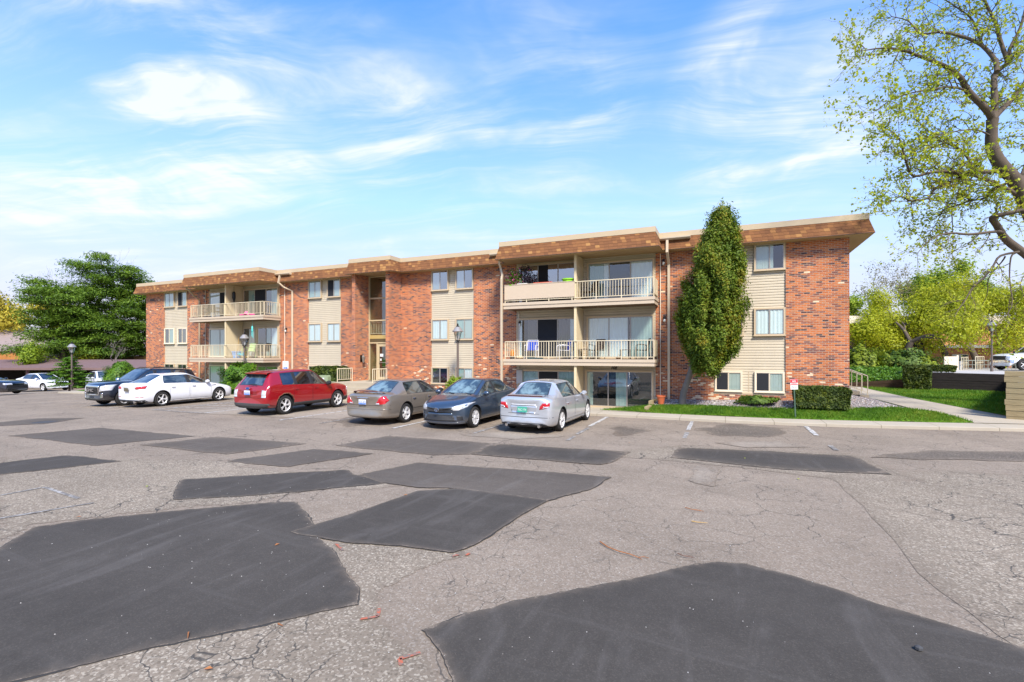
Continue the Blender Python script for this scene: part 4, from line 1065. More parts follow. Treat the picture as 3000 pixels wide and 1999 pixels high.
    def wheel(s, sx, y, r, track, rim):
        kind, nsp, rr = rim or ('multi', 5, .68)
        mb = MB(); w = .205
        mb.lathe([(r*rr, -w/2+.01), (r*.86, -w/2-.004), (r*.955, -w/2+.012), (r, -w/2+.045), (r, w/2-.045), (r*.955, w/2-.012), (r*.86, w/2+.004), (r*rr, w/2-.01)], (0, 0, 0), 36, 'X', False)
        wl = mb.build('wheel', M_TYRE, s.root, smooth=True); wl.location = (sx*(track/2), y, r)
        mb = MB(); q = sx
        mb.lathe([(r*rr, -w/2+.02), (r*rr*.99, w/2-.006), (r*rr*.93, w/2-.02), (r*rr*.9, -w/2+.03)], (0, 0, 0), 32, 'X', False)
        ro = r*rr*.95; face = w/2-.012
        for k in range(nsp):
            a = 2*math.pi*k/nsp
            for da in ((0,) if kind == 'star' else (-.14, .14)):
                wd0, wd1 = (.05, .036) if kind == 'star' else (.024, .02)
                if kind == 'fat': wd0, wd1 = .045, .055
                a2 = a+da; ca, sa = math.cos(a2), math.sin(a2); ci, si_ = math.cos(a+da*.3), math.sin(a+da*.3)
                p0 = Vector((face-.02, ci*r*.1, si_*r*.1)); p1 = Vector((face, ca*ro, sa*ro)); t = Vector((0, -sa, ca))
                vs = []
                for p, ww in ((p0, wd0), (p1, wd1)):
                    for dxx in (0, -.03): vs += [p+t*ww/2+Vector((dxx, 0, 0)), p-t*ww/2+Vector((dxx, 0, 0))]
                mb.add(vs, [(0, 1, 5, 4), (2, 6, 7, 3), (0, 4, 6, 2), (1, 3, 7, 5)])
        mb.lathe([(r*.17, face-.03), (r*.17, face-.005), (r*.12, face+.004), (.001, face+.006)], (0, 0, 0), 16, 'X')
        rm = mb.build('rim', M_RIM, wl, smooth=True, auto=35)
        mb = MB(); mb.lathe([(r*rr*.93, -.02), (.001, -.02)], (0, 0, 0), 24, 'X'); mb.build('brake_disc', M_RIMD, wl)
        if sx < 0:
            for ch in wl.children: ch.rotation_euler = (0, 0, math.pi)
    def mirror(s, y, z, x, mat=None, size=1.0):
        for sx in (-1, 1):
            mb = MB(); n = 12; vs = []; prof = [(-.11, .02), (-.1, .75), (-.03, 1), (.05, .95), (.09, .6), (.105, .02)]
            for yy, k in prof:
                for i in range(n):
                    t = 2*math.pi*i/n; vs.append((sx*(x+.1*size+.1*size*k*math.cos(t)), y+yy*.75*size, z+.02+.075*size*k*math.sin(t)))
            fs = [(i*n+k, i*n+(k+1) % n, (i+1)*n+(k+1) % n, (i+1)*n+k) for i in range(len(prof)-1) for k in range(n)]
            mb.add(vs, fs); mb.tube([(sx*(x-.08), y+.02, z-.02), (sx*(x+.05), y, z)], .025, 6)
            m = mb.build('mirror', mat or s.paint, s.root, smooth=True)
    def handles(s, ys, z, mat=None):
        for di, y in enumerate(ys):
            for sx in (-1, 1):
                h, n = s.side(sx, y, z); h2, _ = s.side(sx, y+.17, z+.005)
                mb = MB(); mb.tube([h+n*.012, h+n*.03+Vector((0, .03, 0)), h2+n*.03-Vector((0, .03, 0)), h2+n*.012], .013, 6)
                mb.build('handle', mat or s.paint, s.doors.get((di, sx > 0), s.body), smooth=True)
    def plate(s, y, z, front, textv, base, txt, band=None, tilt=0.):
        sg = 1 if front else -1
        mb = MB(); mb.box(-.152, .152, -.004, .004, -.078, .078)
        p = mb.build('license_plate', base, s.root); p.location = (0, y, z); p.rotation_euler = (tilt, 0, math.pi if front else 0)
        if band:
            mb = MB(); mb.box(-.148, .148, -.0055, -.0042, -.074, -.035); mb.build('plate_band', band, p)
        if textv:
            t = text('plate_number', textv, .066, (0, 0, 0), txt, None, depth=.001, align='CENTER'); t.parent = p; t.location = (0, -.006, -.03); t.scale = (1.1, 1.2, 1)
    def tube(s, name, pts, r, mat, n=8, parent=None):
        mb = MB(); mb.tube(pts, r, n); return mb.build(name, mat, parent or s.root, smooth=True)
    def emblem(s, x, y, z, w, h, mat, inner=None, front=True, bars=False):
        """oval badge: ring with crossing ovals, or a filled oval"""
        sg = 1 if front else -1
        mb = MB()
        def ring(cx, cz, a, b_, r):
            mb.tube([(cx+a*math.cos(t), y+sg*.004, cz+b_*math.sin(t)) for t in np.linspace(0, 2*math.pi, 22)], r, 6)
        ring(x, z, w/2, h/2, .008)
        if bars: ring(x, z+h*.17, w*.27, h*.24, .006); ring(x, z, w*.13, h*.47, .006)
        e = mb.build('emblem', mat, s.root, smooth=True)
        if inner:
            mb = MB(); mb.add([(x+w/2*.95*math.cos(t), y, z+h/2*.95*math.sin(t)) for t in np.linspace(0, 2*math.pi, 20, endpoint=False)], [tuple(range(20))]); mb.build('emblem_face', inner, e, fix=False)
        return e

def sedan(L, W, H, fa, ra, cowl, roof0, roof1, deck, zn=.66, zc=.96, zd=1.04, zt_=.98, b0=.92, b1=.98, wr=.60, bp=-.12, rwe=None, zb=.19, bow=.2, tailbow=.12, wdeck=.74, nose=.60, sh=.70):
    h, w = L/2, W/2; rwe = rwe if rwe is not None else roof1-.15; wr_ = wr
    lerp = lambda a, c, k: a+(c-a)*k
    B = []
    def st(y, yu, wf, zb_, zs, zbelt, wrr, zr, zt, sd_='b', tp='b', bw=0): B.append((y, yu, w*wf, zb_, zs, zbelt, wrr, zr, zt, sd_, tp, bw))
    st(h, h, nose+.1, .27, .44, .53, w*.52, zn-.08, zn-.06, bw=bow*.75)
    st(h-.04, h-.07, .84, .21, .50, zn-.03, w*.66, zn+.01, zn+.03, bw=bow)
    st(h-.28, h-.3, .945, zb, .58, zn+.05, w*.74, zn+.10, zn+.13, bw=bow*.8)
    st(fa+.05, fa+.05, .985, zb, sh-.04, lerp(zn+.05, b0, .65), w*.76, lerp(zn+.1, zc, .6), lerp(zn+.14, zc+.02, .65), bw=.08)
    st(cowl+.32, cowl+.28, 1, zb, sh, b0-.035, w*.78, zc-.05, zc-.01, bw=.05)
    st(cowl-.02, cowl, 1, zb, sh+.01, b0, w*.815, b0+.035, zc+.015, 'w', 'f', .04)
    st(lerp(cowl, roof0, .5)-.02, lerp(cowl, roof0, .5), 1, zb, sh+.015, lerp(b0, b1, .2), lerp(w*.815, wr_, .55), lerp(b0+.03, H-.08, .56), lerp(zc, H-.02, .55), 'w', 'f', .03)
    st(roof0+.12, roof0, 1, zb, sh+.02, lerp(b0, b1, .35), wr_, H-.085, H-.025, 'w', 'b', .02)
    st(bp+.05, bp+.02, 1, zb, sh+.02, lerp(b0, b1, .55), wr_+.01, H-.065, H, 'p', 'b')
    st(bp-.07, bp-.08, 1, zb, sh+.025, lerp(b0, b1, .62), wr_+.01, H-.065, H, 'w', 'b')
    st(rwe, rwe+.12, 1, zb, sh+.04, b1-.01, wr_-.01, H-.085, H-.02, 'b', 'b')
    st(lerp(rwe, deck, .35), roof1, 1, zb, sh+.045, b1, wr_-.03, H-.125, H-.055, 'b', 'r', -.02)
    st(lerp(rwe, deck, .72), lerp(roof1, deck, .52), .995, zb, sh+.05, b1+.01, lerp(wr_-.03, w*wdeck, .5), lerp(H-.12, zd, .52), lerp(H-.055, zd+.01, .5), 'b', 'r', -.03)
    st(deck-.02, deck, .99, zb, sh+.06, min(b1+.015, zd-.02), w*wdeck, zd-.012, zd+.012, 'b', 'b', -.04)
    st(-h+.26, -h+.2, .965, zb+.02, sh+.06, zt_-.05, w*wdeck*.98, zt_+.0, zt_+.035, 'b', 'b', -tailbow*.7)
    st(-h+.05, -h+.075, .90, zb+.05, sh, zt_-.10, w*wdeck*.95, zt_-.02, zt_+.01, 'b', 'b', -tailbow)
    st(-h, -h+.03, .83, zb+.10, sh-.06, zt_-.16, w*wdeck*.88, zt_-.08, zt_-.06, 'b', 'b', -tailbow*.9)
    return B
def suv(L, W, H, fa, ra, cowl, roof0, roof1, deck, zn=.80, zc=1.08, zd=1.10, b0=1.02, b1=1.12, wr=.64, bp=-.05, rwe=None, cpil=None, zb=.25, bow=.16, tailbow=.08, sh=.80, nose=.72, wdeck=.80):
    h, w = L/2, W/2; rwe = rwe if rwe is not None else -h+.75; cpil = cpil if cpil is not None else lerp_(bp, rwe, .62)
    lerp = lambda a, c, k: a+(c-a)*k
    B = []
    def st(y, yu, wf, zb_, zs, zbelt, wrr, zr, zt, sd_='b', tp='b', bw=0): B.append((y, yu, w*wf, zb_, zs, zbelt, wrr, zr, zt, sd_, tp, bw))
    st(h, h, nose+.06, .34, .52, .64, w*.56, zn-.06, zn-.03, bw=bow*.8)
    st(h-.04, h-.05, .86, .28, .60, zn-.02, w*.7, zn+.04, zn+.06, bw=bow)
    st(h-.28, h-.3, .95, zb, .68, zn+.08, w*.77, zn+.13, zn+.16, bw=bow*.7)
    st(fa+.05, fa+.05, .985, zb, sh-.04, lerp(zn+.08, b0, .6), w*.79, lerp(zn+.13, zc, .6), lerp(zn+.17, zc+.02, .65), bw=.06)
    st(cowl+.3, cowl+.27, 1, zb, sh, b0-.03, w*.8, zc-.045, zc-.005, bw=.04)
    st(cowl-.02, cowl, 1, zb, sh+.01, b0, w*.83, b0+.035, zc+.015, 'w', 'f', .04)
    st(lerp(cowl, roof0, .5)-.02, lerp(cowl, roof0, .5), 1, zb, sh+.015, lerp(b0, b1, .2), lerp(w*.83, wr, .5), lerp(b0+.03, H-.09, .56), lerp(zc, H-.02, .55), 'w', 'f', .03)
    st(roof0+.1, roof0, 1, zb, sh+.02, lerp(b0, b1, .3), wr, H-.095, H-.03, 'w', 'b', .02)
    st(bp+.05, bp+.02, 1, zb, sh+.02, lerp(b0, b1, .45), wr+.01, H-.075, H, 'p', 'b')
    st(bp-.07, bp-.08, 1, zb, sh+.025, lerp(b0, b1, .5), wr+.01, H-.075, H, 'w', 'b')
    st(cpil+.05, cpil+.04, 1, zb, sh+.03, lerp(b0, b1, .7), wr, H-.085, H-.012, 'p', 'b')
    st(cpil-.05, cpil-.04, 1, zb, sh+.03, lerp(b0, b1, .75), wr, H-.09, H-.015, 'w', 'b')
    st(rwe, rwe+.08, .995, zb, sh+.04, b1-.01, wr-.015, H-.12, H-.04, 'b', 'b')
    st(lerp(rwe, -h, .45), roof1, .985, zb, sh+.05, b1, wr-.03, H-.15, H-.08, 'b', 'r', -.02)
    st(lerp(rwe, -h, .72), lerp(roof1, deck, .5), .975, zb, sh+.05, b1+.01, lerp(wr-.03, w*wdeck, .5), lerp(H-.14, zd, .5), lerp(H-.08, zd+.02, .5), 'b', 'r', -.04)
    st(-h+.16, deck, .965, zb+.02, sh+.05, zd-.03, w*wdeck, zd-.01, zd+.02, 'b', 'b', -tailbow)
    st(-h+.05, -h+.09, .93, zb+.04, sh, zd-.12, w*wdeck, zd-.08, zd-.05, 'b', 'b', -tailbow)
    st(-h, -h+.05, .87, zb+.09, sh-.08, zd-.24, w*wdeck*.92, zd-.18, zd-.15, 'b', 'b', -tailbow)
    return B
def lerp_(a, b_, k): return a+(b_-a)*k
M_PLW = pmat('white_plate', (.72, .74, .76), .4); M_PLB = pmat('blue_plate_band', (.08, .2, .55), .4); M_PLT = pmat('blue_plate_ink', (.05, .1, .35), .5)
M_PLG = pmat('green_plate', (.06, .35, .24), .4); M_PLD = pmat('dark_plate', (.12, .10, .06), .4)

# -------- silver sedan (tail towards the camera)
c = Car('parked_car', (-5.5, 15.8, 0), math.radians(-1.5), 'silver sedan with twin exhausts and a green licence plate, beside the dark blue one', paint('silver_paint', (.60, .62, .64), .6, .3),
        sedan(4.8, 1.83, 1.47, 1.43, -1.345, .98, .18, -1.12, -1.72, zd=1.06, zt_=1.04, b0=.93, b1=1.0, wr=.585, sh=.74, zb=.17), (1.43, -1.345), 1.57, .335, glass=M_CGL, side_glass=M_CG,
        lower=M_BLKPL, doors=((-.06, .98, .30, .9), (-1.05, -.14, .30, .93)), rim=('multi', 5, .70))
T = (0, 1, 0)                                            # looking at the tail
c.decal('tail_light', [(.50, .70), (.52, .79), (.60, .885), (.80, .89), (.80, .79), (.70, .74), (.62, .72)], T, M_REDL, mirror=True)
c.decal('tail_light', [(.60, .74), (.65, .79), (.79, .80), (.79, .765)], T, M_CLEAR, .012, mirror=True, thick=.006)
c.decal('tail_light', [(-1.75, .87), (-1.95, .79), (-2.3, .74), (-2.3, .90)], (-1, 0, 0), M_REDL, .006, mirror=True)
c.decal('garnish', [(-.40, .812), (.40, .812), (.39, .838), (-.39, .838)], T, M_RIM, .012)
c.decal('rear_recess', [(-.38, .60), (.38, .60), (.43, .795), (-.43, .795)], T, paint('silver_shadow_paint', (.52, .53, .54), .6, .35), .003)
c.plate(-2.405, .70, False, '7LC 1T4', M_PLG, M_WHITE)
c.decal('bumper_step', [(-.86, .47), (.86, .47), (.86, .485), (-.86, .485)], T, M_SEAM, .002, thick=.004)
c.decal('lower_valance', [(-.62, .20), (.62, .20), (.72, .28), (.60, .32), (-.60, .32), (-.72, .28)], T, M_BLKPL, .006)
c.decal('trunk_gap', [(-.50, .575), (.50, .575), (.50, .583), (-.50, .583)], T, M_SEAM, .002, thick=.004)
c.emblem(0, -2.335, .915, .15, .10, M_CHROME, front=False, bars=True)
for sx in (-1, 1):
    mb = MB(); mb.lathe([(.045, -.1), (.045, .02), (.038, .02), (.036, -.09)], (sx*.52, -2.29, .245), 14, 'Y'); mb.build('exhaust_tip', M_CHROME, c.root, smooth=True)
mb = MB(); vs = []
for x in np.linspace(-.60, .60, 9):
    k = (x/.6)**2; vs += [(x, -2.28+.1*k, 1.082-.012*k), (x, -2.20+.1*k, 1.108-.02*k), (x, -2.10+.1*k, 1.092-.02*k)]
mb.add(vs, [(i*3+j, (i+1)*3+j, (i+1)*3+j+1, i*3+j+1) for i in range(8) for j in range(2)] + [(i*3, i*3+2, (i+1)*3+2, (i+1)*3) for i in range(8)]); mb.build('spoiler', c.paint, c.root, smooth=True)
mb = MB(); mb.tube([(x, -2.285+.1*(x/.6)**2, 1.075-.012*(x/.6)**2) for x in np.linspace(-.56, .56, 9)], .016, 6); mb.build('brake_light', pmat('dark_red_lens', (.08, .02, .015), .2), c.root)
c.mirror(.72, .98, .86, None, 1.0); c.handles((.02, -.95), .80)
c.decal('side_skirt', [(-1.0, .185), (1.1, .185), (1.1, .27), (-1.0, .27)], (-1, 0, 0), c.paint, .018, mirror=True)
c.decal('fuel_door', [(-1.62, .72), (-1.46, .72), (-1.46, .86), (-1.62, .86)], (1, 0, 0), c.paint, .003, thick=.004)

# -------- red crossover
RED = paint('red_metallic_paint', (.32, .003, .008), .25, .3)
c = Car('parked_car', (-16.9, 15.35, 0), math.radians(0), 'red crossover with rusted rear wheel arches and black lower cladding', RED,
        suv(4.72, 1.92, 1.69, 1.42, -1.40, 1.0, .22, -1.84, -2.24, zn=.84, zc=1.08, zd=1.10, b0=1.03, b1=1.12, wr=.64, bp=.0, rwe=-1.54, cpil=-.86, sh=.84, zb=.27), (1.42, -1.40), 1.66, .365,
        glass=M_CGD, rear_glass=M_CG, doors=((.0, 1.02, .42, 1.0), (-1.0, -.06, .42, 1.03)), rim=('multi', 5, .66), lower=M_GREYPL)
c.decal('tail_light', [(.66, .70), (.66, .985), (.86, .96), (.86, .70)], T, M_CLEAR, .008, mirror=True)
c.decal('tail_light', [(-2.02, .72), (-2.30, .70), (-2.30, .98), (-2.08, .95)], (-1, 0, 0), M_CLEAR, .006, mirror=True)
c.decal('tail_light', [(.665, .955), (.665, .985), (.86, .965), (.86, .935)], T, M_REDL, .012, mirror=True, thick=.006)
c.decal('rear_cladding', [(-.9, .30), (.9, .30), (.9, .47), (-.9, .47)], T, M_GREYPL, .014)
c.decal('rear_cladding', [(-1.80, .27), (-2.33, .30), (-2.33, .47), (-1.80, .47)], (-1, 0, 0), M_GREYPL, .012, mirror=True)
c.decal('rocker_cladding', [(-.98, .24), (1.0, .24), (1.0, .42), (-.98, .42)], (-1, 0, 0), M_GREYPL, .014, mirror=True)
c.decal('bumper_gap', [(-.66, .665), (.66, .665), (.66, .674), (-.66, .674)], T, M_SEAM, .002, thick=.004)
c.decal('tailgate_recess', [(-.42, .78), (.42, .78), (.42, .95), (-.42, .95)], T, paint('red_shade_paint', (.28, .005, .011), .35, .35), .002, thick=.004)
c.plate(-2.375, .86, False, 'BDB 882', M_PLW, M_PLT, M_PLB)
c.emblem(0, -2.345, 1.015, .20, .085, M_CHROME, pmat('blue_oval_badge', (.02, .05, .25), .2), front=False)
mb = MB(); vs = []
for x in np.linspace(-.60, .60, 9):
    k = (x/.6)**2; vs += [(x, -2.08+.1*k, 1.575-.02*k), (x, -1.74+.05*k, 1.642-.035*k), (x, -2.08+.1*k, 1.535-.02*k), (x, -1.86+.05*k, 1.50-.03*k)]
mb.add(vs, [q for i in range(8) for q in ((i*4, (i+1)*4, (i+1)*4+1, i*4+1), (i*4+2, i*4, (i+1)*4, (i+1)*4+2)[::-1])]); mb.m = [0]*len(mb.f); mb.build('spoiler', RED, c.root, smooth=True)
mb = MB(); mb.add([(x, y, z) for x in (-.56, .56) for y, z in ((-2.06, 1.535), (-1.93, 1.47), (-1.98, 1.42))], [(0, 3, 4, 1), (1, 4, 5, 2)]); mb.build('spoiler_underside', M_BLKPL, c.root)
c.tube('wiper', [(.0, -2.32, 1.14), (.22, -2.285, 1.17), (.42, -2.28, 1.155)], .014, M_BLKPL)
RUST = vary(pmat('rusty_arch_edge', (.16, .075, .04), .9), 30, .4, coord='Object')
for sx in (-1, 1):
    mb = MB(); r_ = random.Random(5); pts = []
    for a in np.linspace(.35, math.pi-.25, 26):
        R = .435+r_.uniform(-.018, .02); p, n_v = c.side(sx, -1.40+math.cos(a)*R, .375+math.sin(a)*R); pts.append(p+n_v*.002)
    mb.tube(pts, [r_.uniform(.008, .022) for _ in pts], 5); mb.build('rust_edge', RUST, c.body)
c.mirror(.80, 1.07, .90, M_BLKPL, 1.15); c.handles((.08, -.94), .93)

# -------- tan sedan
TAN = paint('tan_metallic_paint', (.27, .23, .185), .5, .32)
c = Car('parked_car', (-11.1, 15.3, 0), math.radians(-1), 'brownish tan sedan with rounded roof, rear spoiler and large red teardrop tail lights', TAN,
        sedan(5.0, 1.85, 1.42, 1.50, -1.26, 1.02, .12, -1.08, -1.74, zd=1.02, zt_=.99, b0=.90, b1=.95, wr=.57, sh=.70, tailbow=.17, bow=.24), (1.50, -1.26), 1.58, .325, glass=M_CGL, side_glass=M_CG,
        lower=TAN, doors=((-.08, 1.0, .28, .88), (-1.0, -.15, .28, .9)), rim=('fat', 5, .66))
c.decal('tail_light', [(.47, .67), (.52, .75), (.60, .86), (.69, .935), (.80, .93), (.86, .80), (.80, .70), (.62, .67)], T, M_REDL, .008, mirror=True)
c.decal('tail_light', [(-1.80, .80), (-2.0, .71), (-2.46, .68), (-2.46, .93), (-2.08, .92)], (-1, 0, 0), M_REDL, .006, mirror=True)
c.decal('tail_light', [(.475, .672), (.50, .715), (.61, .725), (.63, .675)], T, M_CLEAR, .013, mirror=True, thick=.006)
c.plate(-2.46, .75, False, '4CB 4093', M_PLW, M_PLT, M_PLB)
c.decal('garnish', [(-.30, .865), (.30, .865), (.25, .895), (-.25, .895)], T, M_CHROME, .008)
c.decal('bumper_gap', [(-.88, .64), (.88, .64), (.88, .65), (-.88, .65)], T, M_SEAM, .002, thick=.004)
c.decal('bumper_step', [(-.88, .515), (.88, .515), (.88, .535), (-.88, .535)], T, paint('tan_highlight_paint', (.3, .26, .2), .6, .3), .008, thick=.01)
mb = MB(); vs = []
for x in np.linspace(-.62, .62, 11):
    k = abs(x/.62)**3; vs += [(x, -2.36+.12*k, 1.10-.085*k), (x, -2.25+.12*k, 1.125-.09*k), (x, -2.12+.1*k, 1.10-.08*k), (x, -2.2+.1*k, 1.085-.085*k)]
mb.add(vs, [(i*4+j, (i+1)*4+j, (i+1)*4+(j+1) % 4, i*4+(j+1) % 4) for i in range(10) for j in range(4)]); mb.build('spoiler', TAN, c.root, smooth=True)
mb = MB(); mb.tube([(x, -2.368+.1*(x/.6)**2, 1.088-.03*(x/.6)**2) for x in np.linspace(-.5, .5, 9)], .013, 6); mb.build('brake_light', pmat('maroon_lens', (.09, .015, .015), .2), c.root)
c.mirror(.80, .95, .86, M_BLKPL, 1.0); c.handles((.02, -.9), .78, M_CHROME)
c.decal('fuel_door', [(-1.78, .68), (-1.62, .68), (-1.60, .82), (-1.76, .82)], (-1, 0, 0), TAN, .004, thick=.006)
for sx in (-1, 1): c.seam([(sx, y, .47) for y in np.linspace(-.9, 1.0, 12)], .011, pmat('chrome_strip', (.5, .48, .44), .2, .9), 'chrome_strip')

# -------- dark blue sedan, nose towards the camera
BLUE = paint('slate_blue_paint', (.045, .07, .105), .5, .3)
c = Car('parked_car', (-8.3, 15.35, 0), math.pi+math.radians(-1), 'dark slate blue sedan parked nose out between the tan and the silver sedan', BLUE,
        sedan(4.64, 1.78, 1.455, 1.36, -1.34, 1.02, .10, -1.10, -1.74, zn=.70, zc=.99, zd=1.05, zt_=1.03, b0=.94, b1=1.02, wr=.575, sh=.74, bow=.30, zb=.18), (1.36, -1.34), 1.53, .325, glass=M_CGL, side_glass=M_CG,
        doors=((-.05, .98, .28, .92), (-1.0, -.13, .28, .95)), rim=('fat', 7, .70))
FR = (0, -1, 0)                                          # looking at the nose
c.decal('headlight', [(.40, .655), (.50, .575), (.64, .585), (.80, .67), (.86, .80), (.72, .77), (.55, .72)], FR, M_CLEAR, .008, mirror=True)
c.decal('headlight', [(-1.68, .81), (-1.92, .69), (-2.14, .63), (-2.12, .75), (-1.95, .80)], (1, 0, 0), M_CLEAR, .006, mirror=True)
c.decal('marker_lamp', [(-1.70, .79), (-1.86, .725), (-1.9, .765), (-1.8, .80)], (1, 0, 0), M_AMBER, .012, mirror=True, thick=.006)
c.decal('upper_grille', [(-.46, .645), (-.2, .60), (0, .585), (.2, .60), (.46, .645), (.46, .675), (.2, .64), (-.2, .64), (-.46, .675)], FR, M_BLKPL, .010)
c.decal('lower_grille', [(-.56, .275), (.56, .275), (.47, .42), (-.47, .42)], FR, M_BLKPL, .006)
for k in range(4): c.decal('grille_bar', [(-.52, .295+k*.03), (.52, .295+k*.03), (.52, .303+k*.03), (-.52, .303+k*.03)], FR, M_GREYPL, .013, thick=.006)
c.decal('bumper_bar', [(-.47, .425), (.47, .425), (.44, .50), (-.44, .50)], FR, BLUE, .012)
c.decal('bumper_slot', [(-.45, .505), (.45, .505), (.43, .535), (-.43, .535)], FR, M_BLKPL, .006)
c.decal('fog_recess', [(.60, .29), (.74, .29), (.73, .41), (.58, .43)], FR, M_BLKPL, .006, mirror=True)
c.decal('lip', [(-.74, .20), (.74, .20), (.76, .245), (-.76, .245)], FR, BLUE, .02)
c.emblem(0, 2.325, .605, .15, .11, M_CHROME, front=True, bars=True)
c.mirror(.76, 1.0, .84, None, 1.05); c.handles((.02, -.9), .82)
c.tube('wiper', [(-.55, 1.08, 1.0), (-.2, .93, 1.025), (.15, .92, 1.03)], .011, M_BLKPL); c.tube('wiper', [(.1, 1.1, 1.01), (.4, .95, 1.02), (.68, .94, .99)], .011, M_BLKPL)
c.tube('hood_gap', [c.hit((sx_*.70, y_, 1.5), (0, 0, -1))[0] for sx_, y_ in ((1, 1.9), (1.0, 1.6), (1.02, 1.3), (1.04, 1.05))], .005, M_SEAM, 4); c.tube('hood_gap', [c.hit((-sx_*.70, y_, 1.5), (0, 0, -1))[0] for sx_, y_ in ((1, 1.9), (1.0, 1.6), (1.02, 1.3), (1.04, 1.05))], .005, M_SEAM, 4)

# -------- white sedan by the far bay
WHT = paint('white_paint', (.74, .75, .76), .0, .35)
zw = gz(-24.6)
c = Car('parked_car', (-25.0, 15.5, zw), math.radians(.5), 'white sedan with slim red tail lights parked beside the black utility wagon', WHT,
        sedan(4.85, 1.83, 1.455, 1.41, -1.385, .98, .02, -1.20, -1.88, zd=1.05, zt_=1.03, b0=.93, b1=1.03, wr=.58, sh=.76, zb=.18), (1.41, -1.385), 1.58, .33, glass=M_CG,
        doors=((-.08, .98, .28, .94), (-1.05, -.15, .28, .97)), rim=('star', 5, .68))
c.decal('tail_light', [(.48, .82), (.56, .90), (.86, .94), (.86, .82), (.60, .79)], T, M_REDL, .008, mirror=True)
c.decal('tail_light', [(-1.66, .93), (-1.95, .83), (-2.33, .79), (-2.33, .935), (-2.0, .95)], (-1, 0, 0), M_REDL, .006, mirror=True)
c.plate(-2.42, .78, False, None, M_PLD, M_PLT)
c.decal('lower_valance', [(-.84, .22), (.84, .22), (.84, .34), (-.84, .34)], T, M_BLKPL, .008)
c.decal('reflector', [(.52, .455), (.84, .455), (.84, .475), (.52, .475)], T, M_REDL, .006, mirror=True)
c.decal('side_vent', [(1.02, .80), (1.20, .81), (1.20, .835), (1.02, .825)][::1], (1, 0, 0), M_BLKPL, .006)
c.decal('side_vent', [(-1.02, .80), (-1.22, .81), (-1.22, .84), (-1.02, .825)], (-1, 0, 0), M_BLKPL, .006)
c.emblem(0, -2.36, .945, .12, .06, M_BLKPL, front=False)
c.mirror(.74, 1.0, .86, None, 1.0); c.handles((.0, -.98), .83, M_CHROME)
c.decal('side_skirt', [(-.98, .185), (1.0, .185), (1.0, .25), (-.98, .25)], (-1, 0, 0), WHT, .014, mirror=True)
mb = MB(); mb.tube([(.52, -2.38, .25), (.52, -2.30, .25)], .05, 10); mb.build('exhaust_tip', M_CHROME, c.root)

# -------- black utility wagon, nose out
BLK = paint('black_paint', (.008, .010, .016), .2, .25)
zw = gz(-27)
c = Car('parked_car', (-27.35, 15.2, zw), math.pi, 'black utility wagon parked nose out with a tall chrome framed grille', BLK,
        suv(4.70, 1.85, 1.68, 1.40, -1.46, .92, .20, -2.0, -2.2, zn=.95, zc=1.14, zd=1.12, b0=1.06, b1=1.13, wr=.64, bp=-.02, rwe=-1.66, cpil=-.92, sh=.86, bow=.14, nose=.80), (1.40, -1.46), 1.60, .365, glass=M_CG, side_glass=M_CGD,
        doors=((.0, .98, .40, 1.03), (-1.05, -.07, .40, 1.06)), rim=('star', 6, .66))
c.decal('grille_frame', [(-.46, .52), (.46, .52), (.50, .62), (.52, .96), (-.52, .96), (-.50, .62)], FR, M_CHROME, .012)
c.decal('grille', [(-.40, .57), (.40, .57), (.44, .88), (-.44, .88)], FR, M_BLKPL, .026)
for k in range(4): c.decal('grille_bar', [(-.40, .60+k*.075), (.40, .60+k*.075), (.40, .612+k*.075), (-.40, .612+k*.075)], FR, M_GREYPL, .034, thick=.008)
t_ = text('badge', 'GMC', .17, (0, 0, 0), M_CHROME, None, (math.pi/2, 0, math.pi), .008, align='CENTER', bold=.008); t_.parent = c.root; t_.location = (0, 2.375, .695); t_.scale = (1.5, 1, 1)
c.decal('headlight', [(.53, .68), (.60, .93), (.86, .99), (.86, .74)], FR, M_CLEAR, .010, mirror=True)
c.decal('headlight', [(-2.0, .98), (-2.32, .92), (-2.32, .70), (-2.02, .76)], (1, 0, 0), M_CLEAR, .006, mirror=True)
c.decal('marker_lamp', [(-2.0, .90), (-2.08, .89), (-2.08, .80), (-2.0, .81)], (1, 0, 0), M_AMBER, .012, mirror=True, thick=.006)
c.decal('fog_light', [(.60, .42), (.74, .42), (.74, .62), (.62, .62)], FR, M_CHROME, .008, mirror=True)
c.decal('lower_valance', [(-.8, .26), (.8, .26), (.84, .36), (-.84, .36)], FR, M_GREYPL, .01)
c.decal('front_plate', [(-.16, .40), (.16, .40), (.16, .50), (-.16, .50)], FR, M_BLKPL, .012)
for sx in (-1, 1): c.seam([(sx, y, 1.10+.01*(y < 0)) for y in np.linspace(-1.5, .8, 16)], .011, M_CHROME, 'window_molding')
c.mirror(.70, 1.11, .88, M_CHROME, 1.15); c.handles((.04, -.98), .94)
for sx in (-1, 1): c.tube('roof_rail', [(sx*.60, .1, 1.63), (sx*.61, -.1, 1.70), (sx*.61, -1.5, 1.69), (sx*.59, -1.7, 1.61)], .016, M_BLKPL)
c.tube('wiper', [(-.5, 1.0, 1.14), (-.1, .84, 1.17), (.25, .84, 1.175)], .011, M_BLKPL)

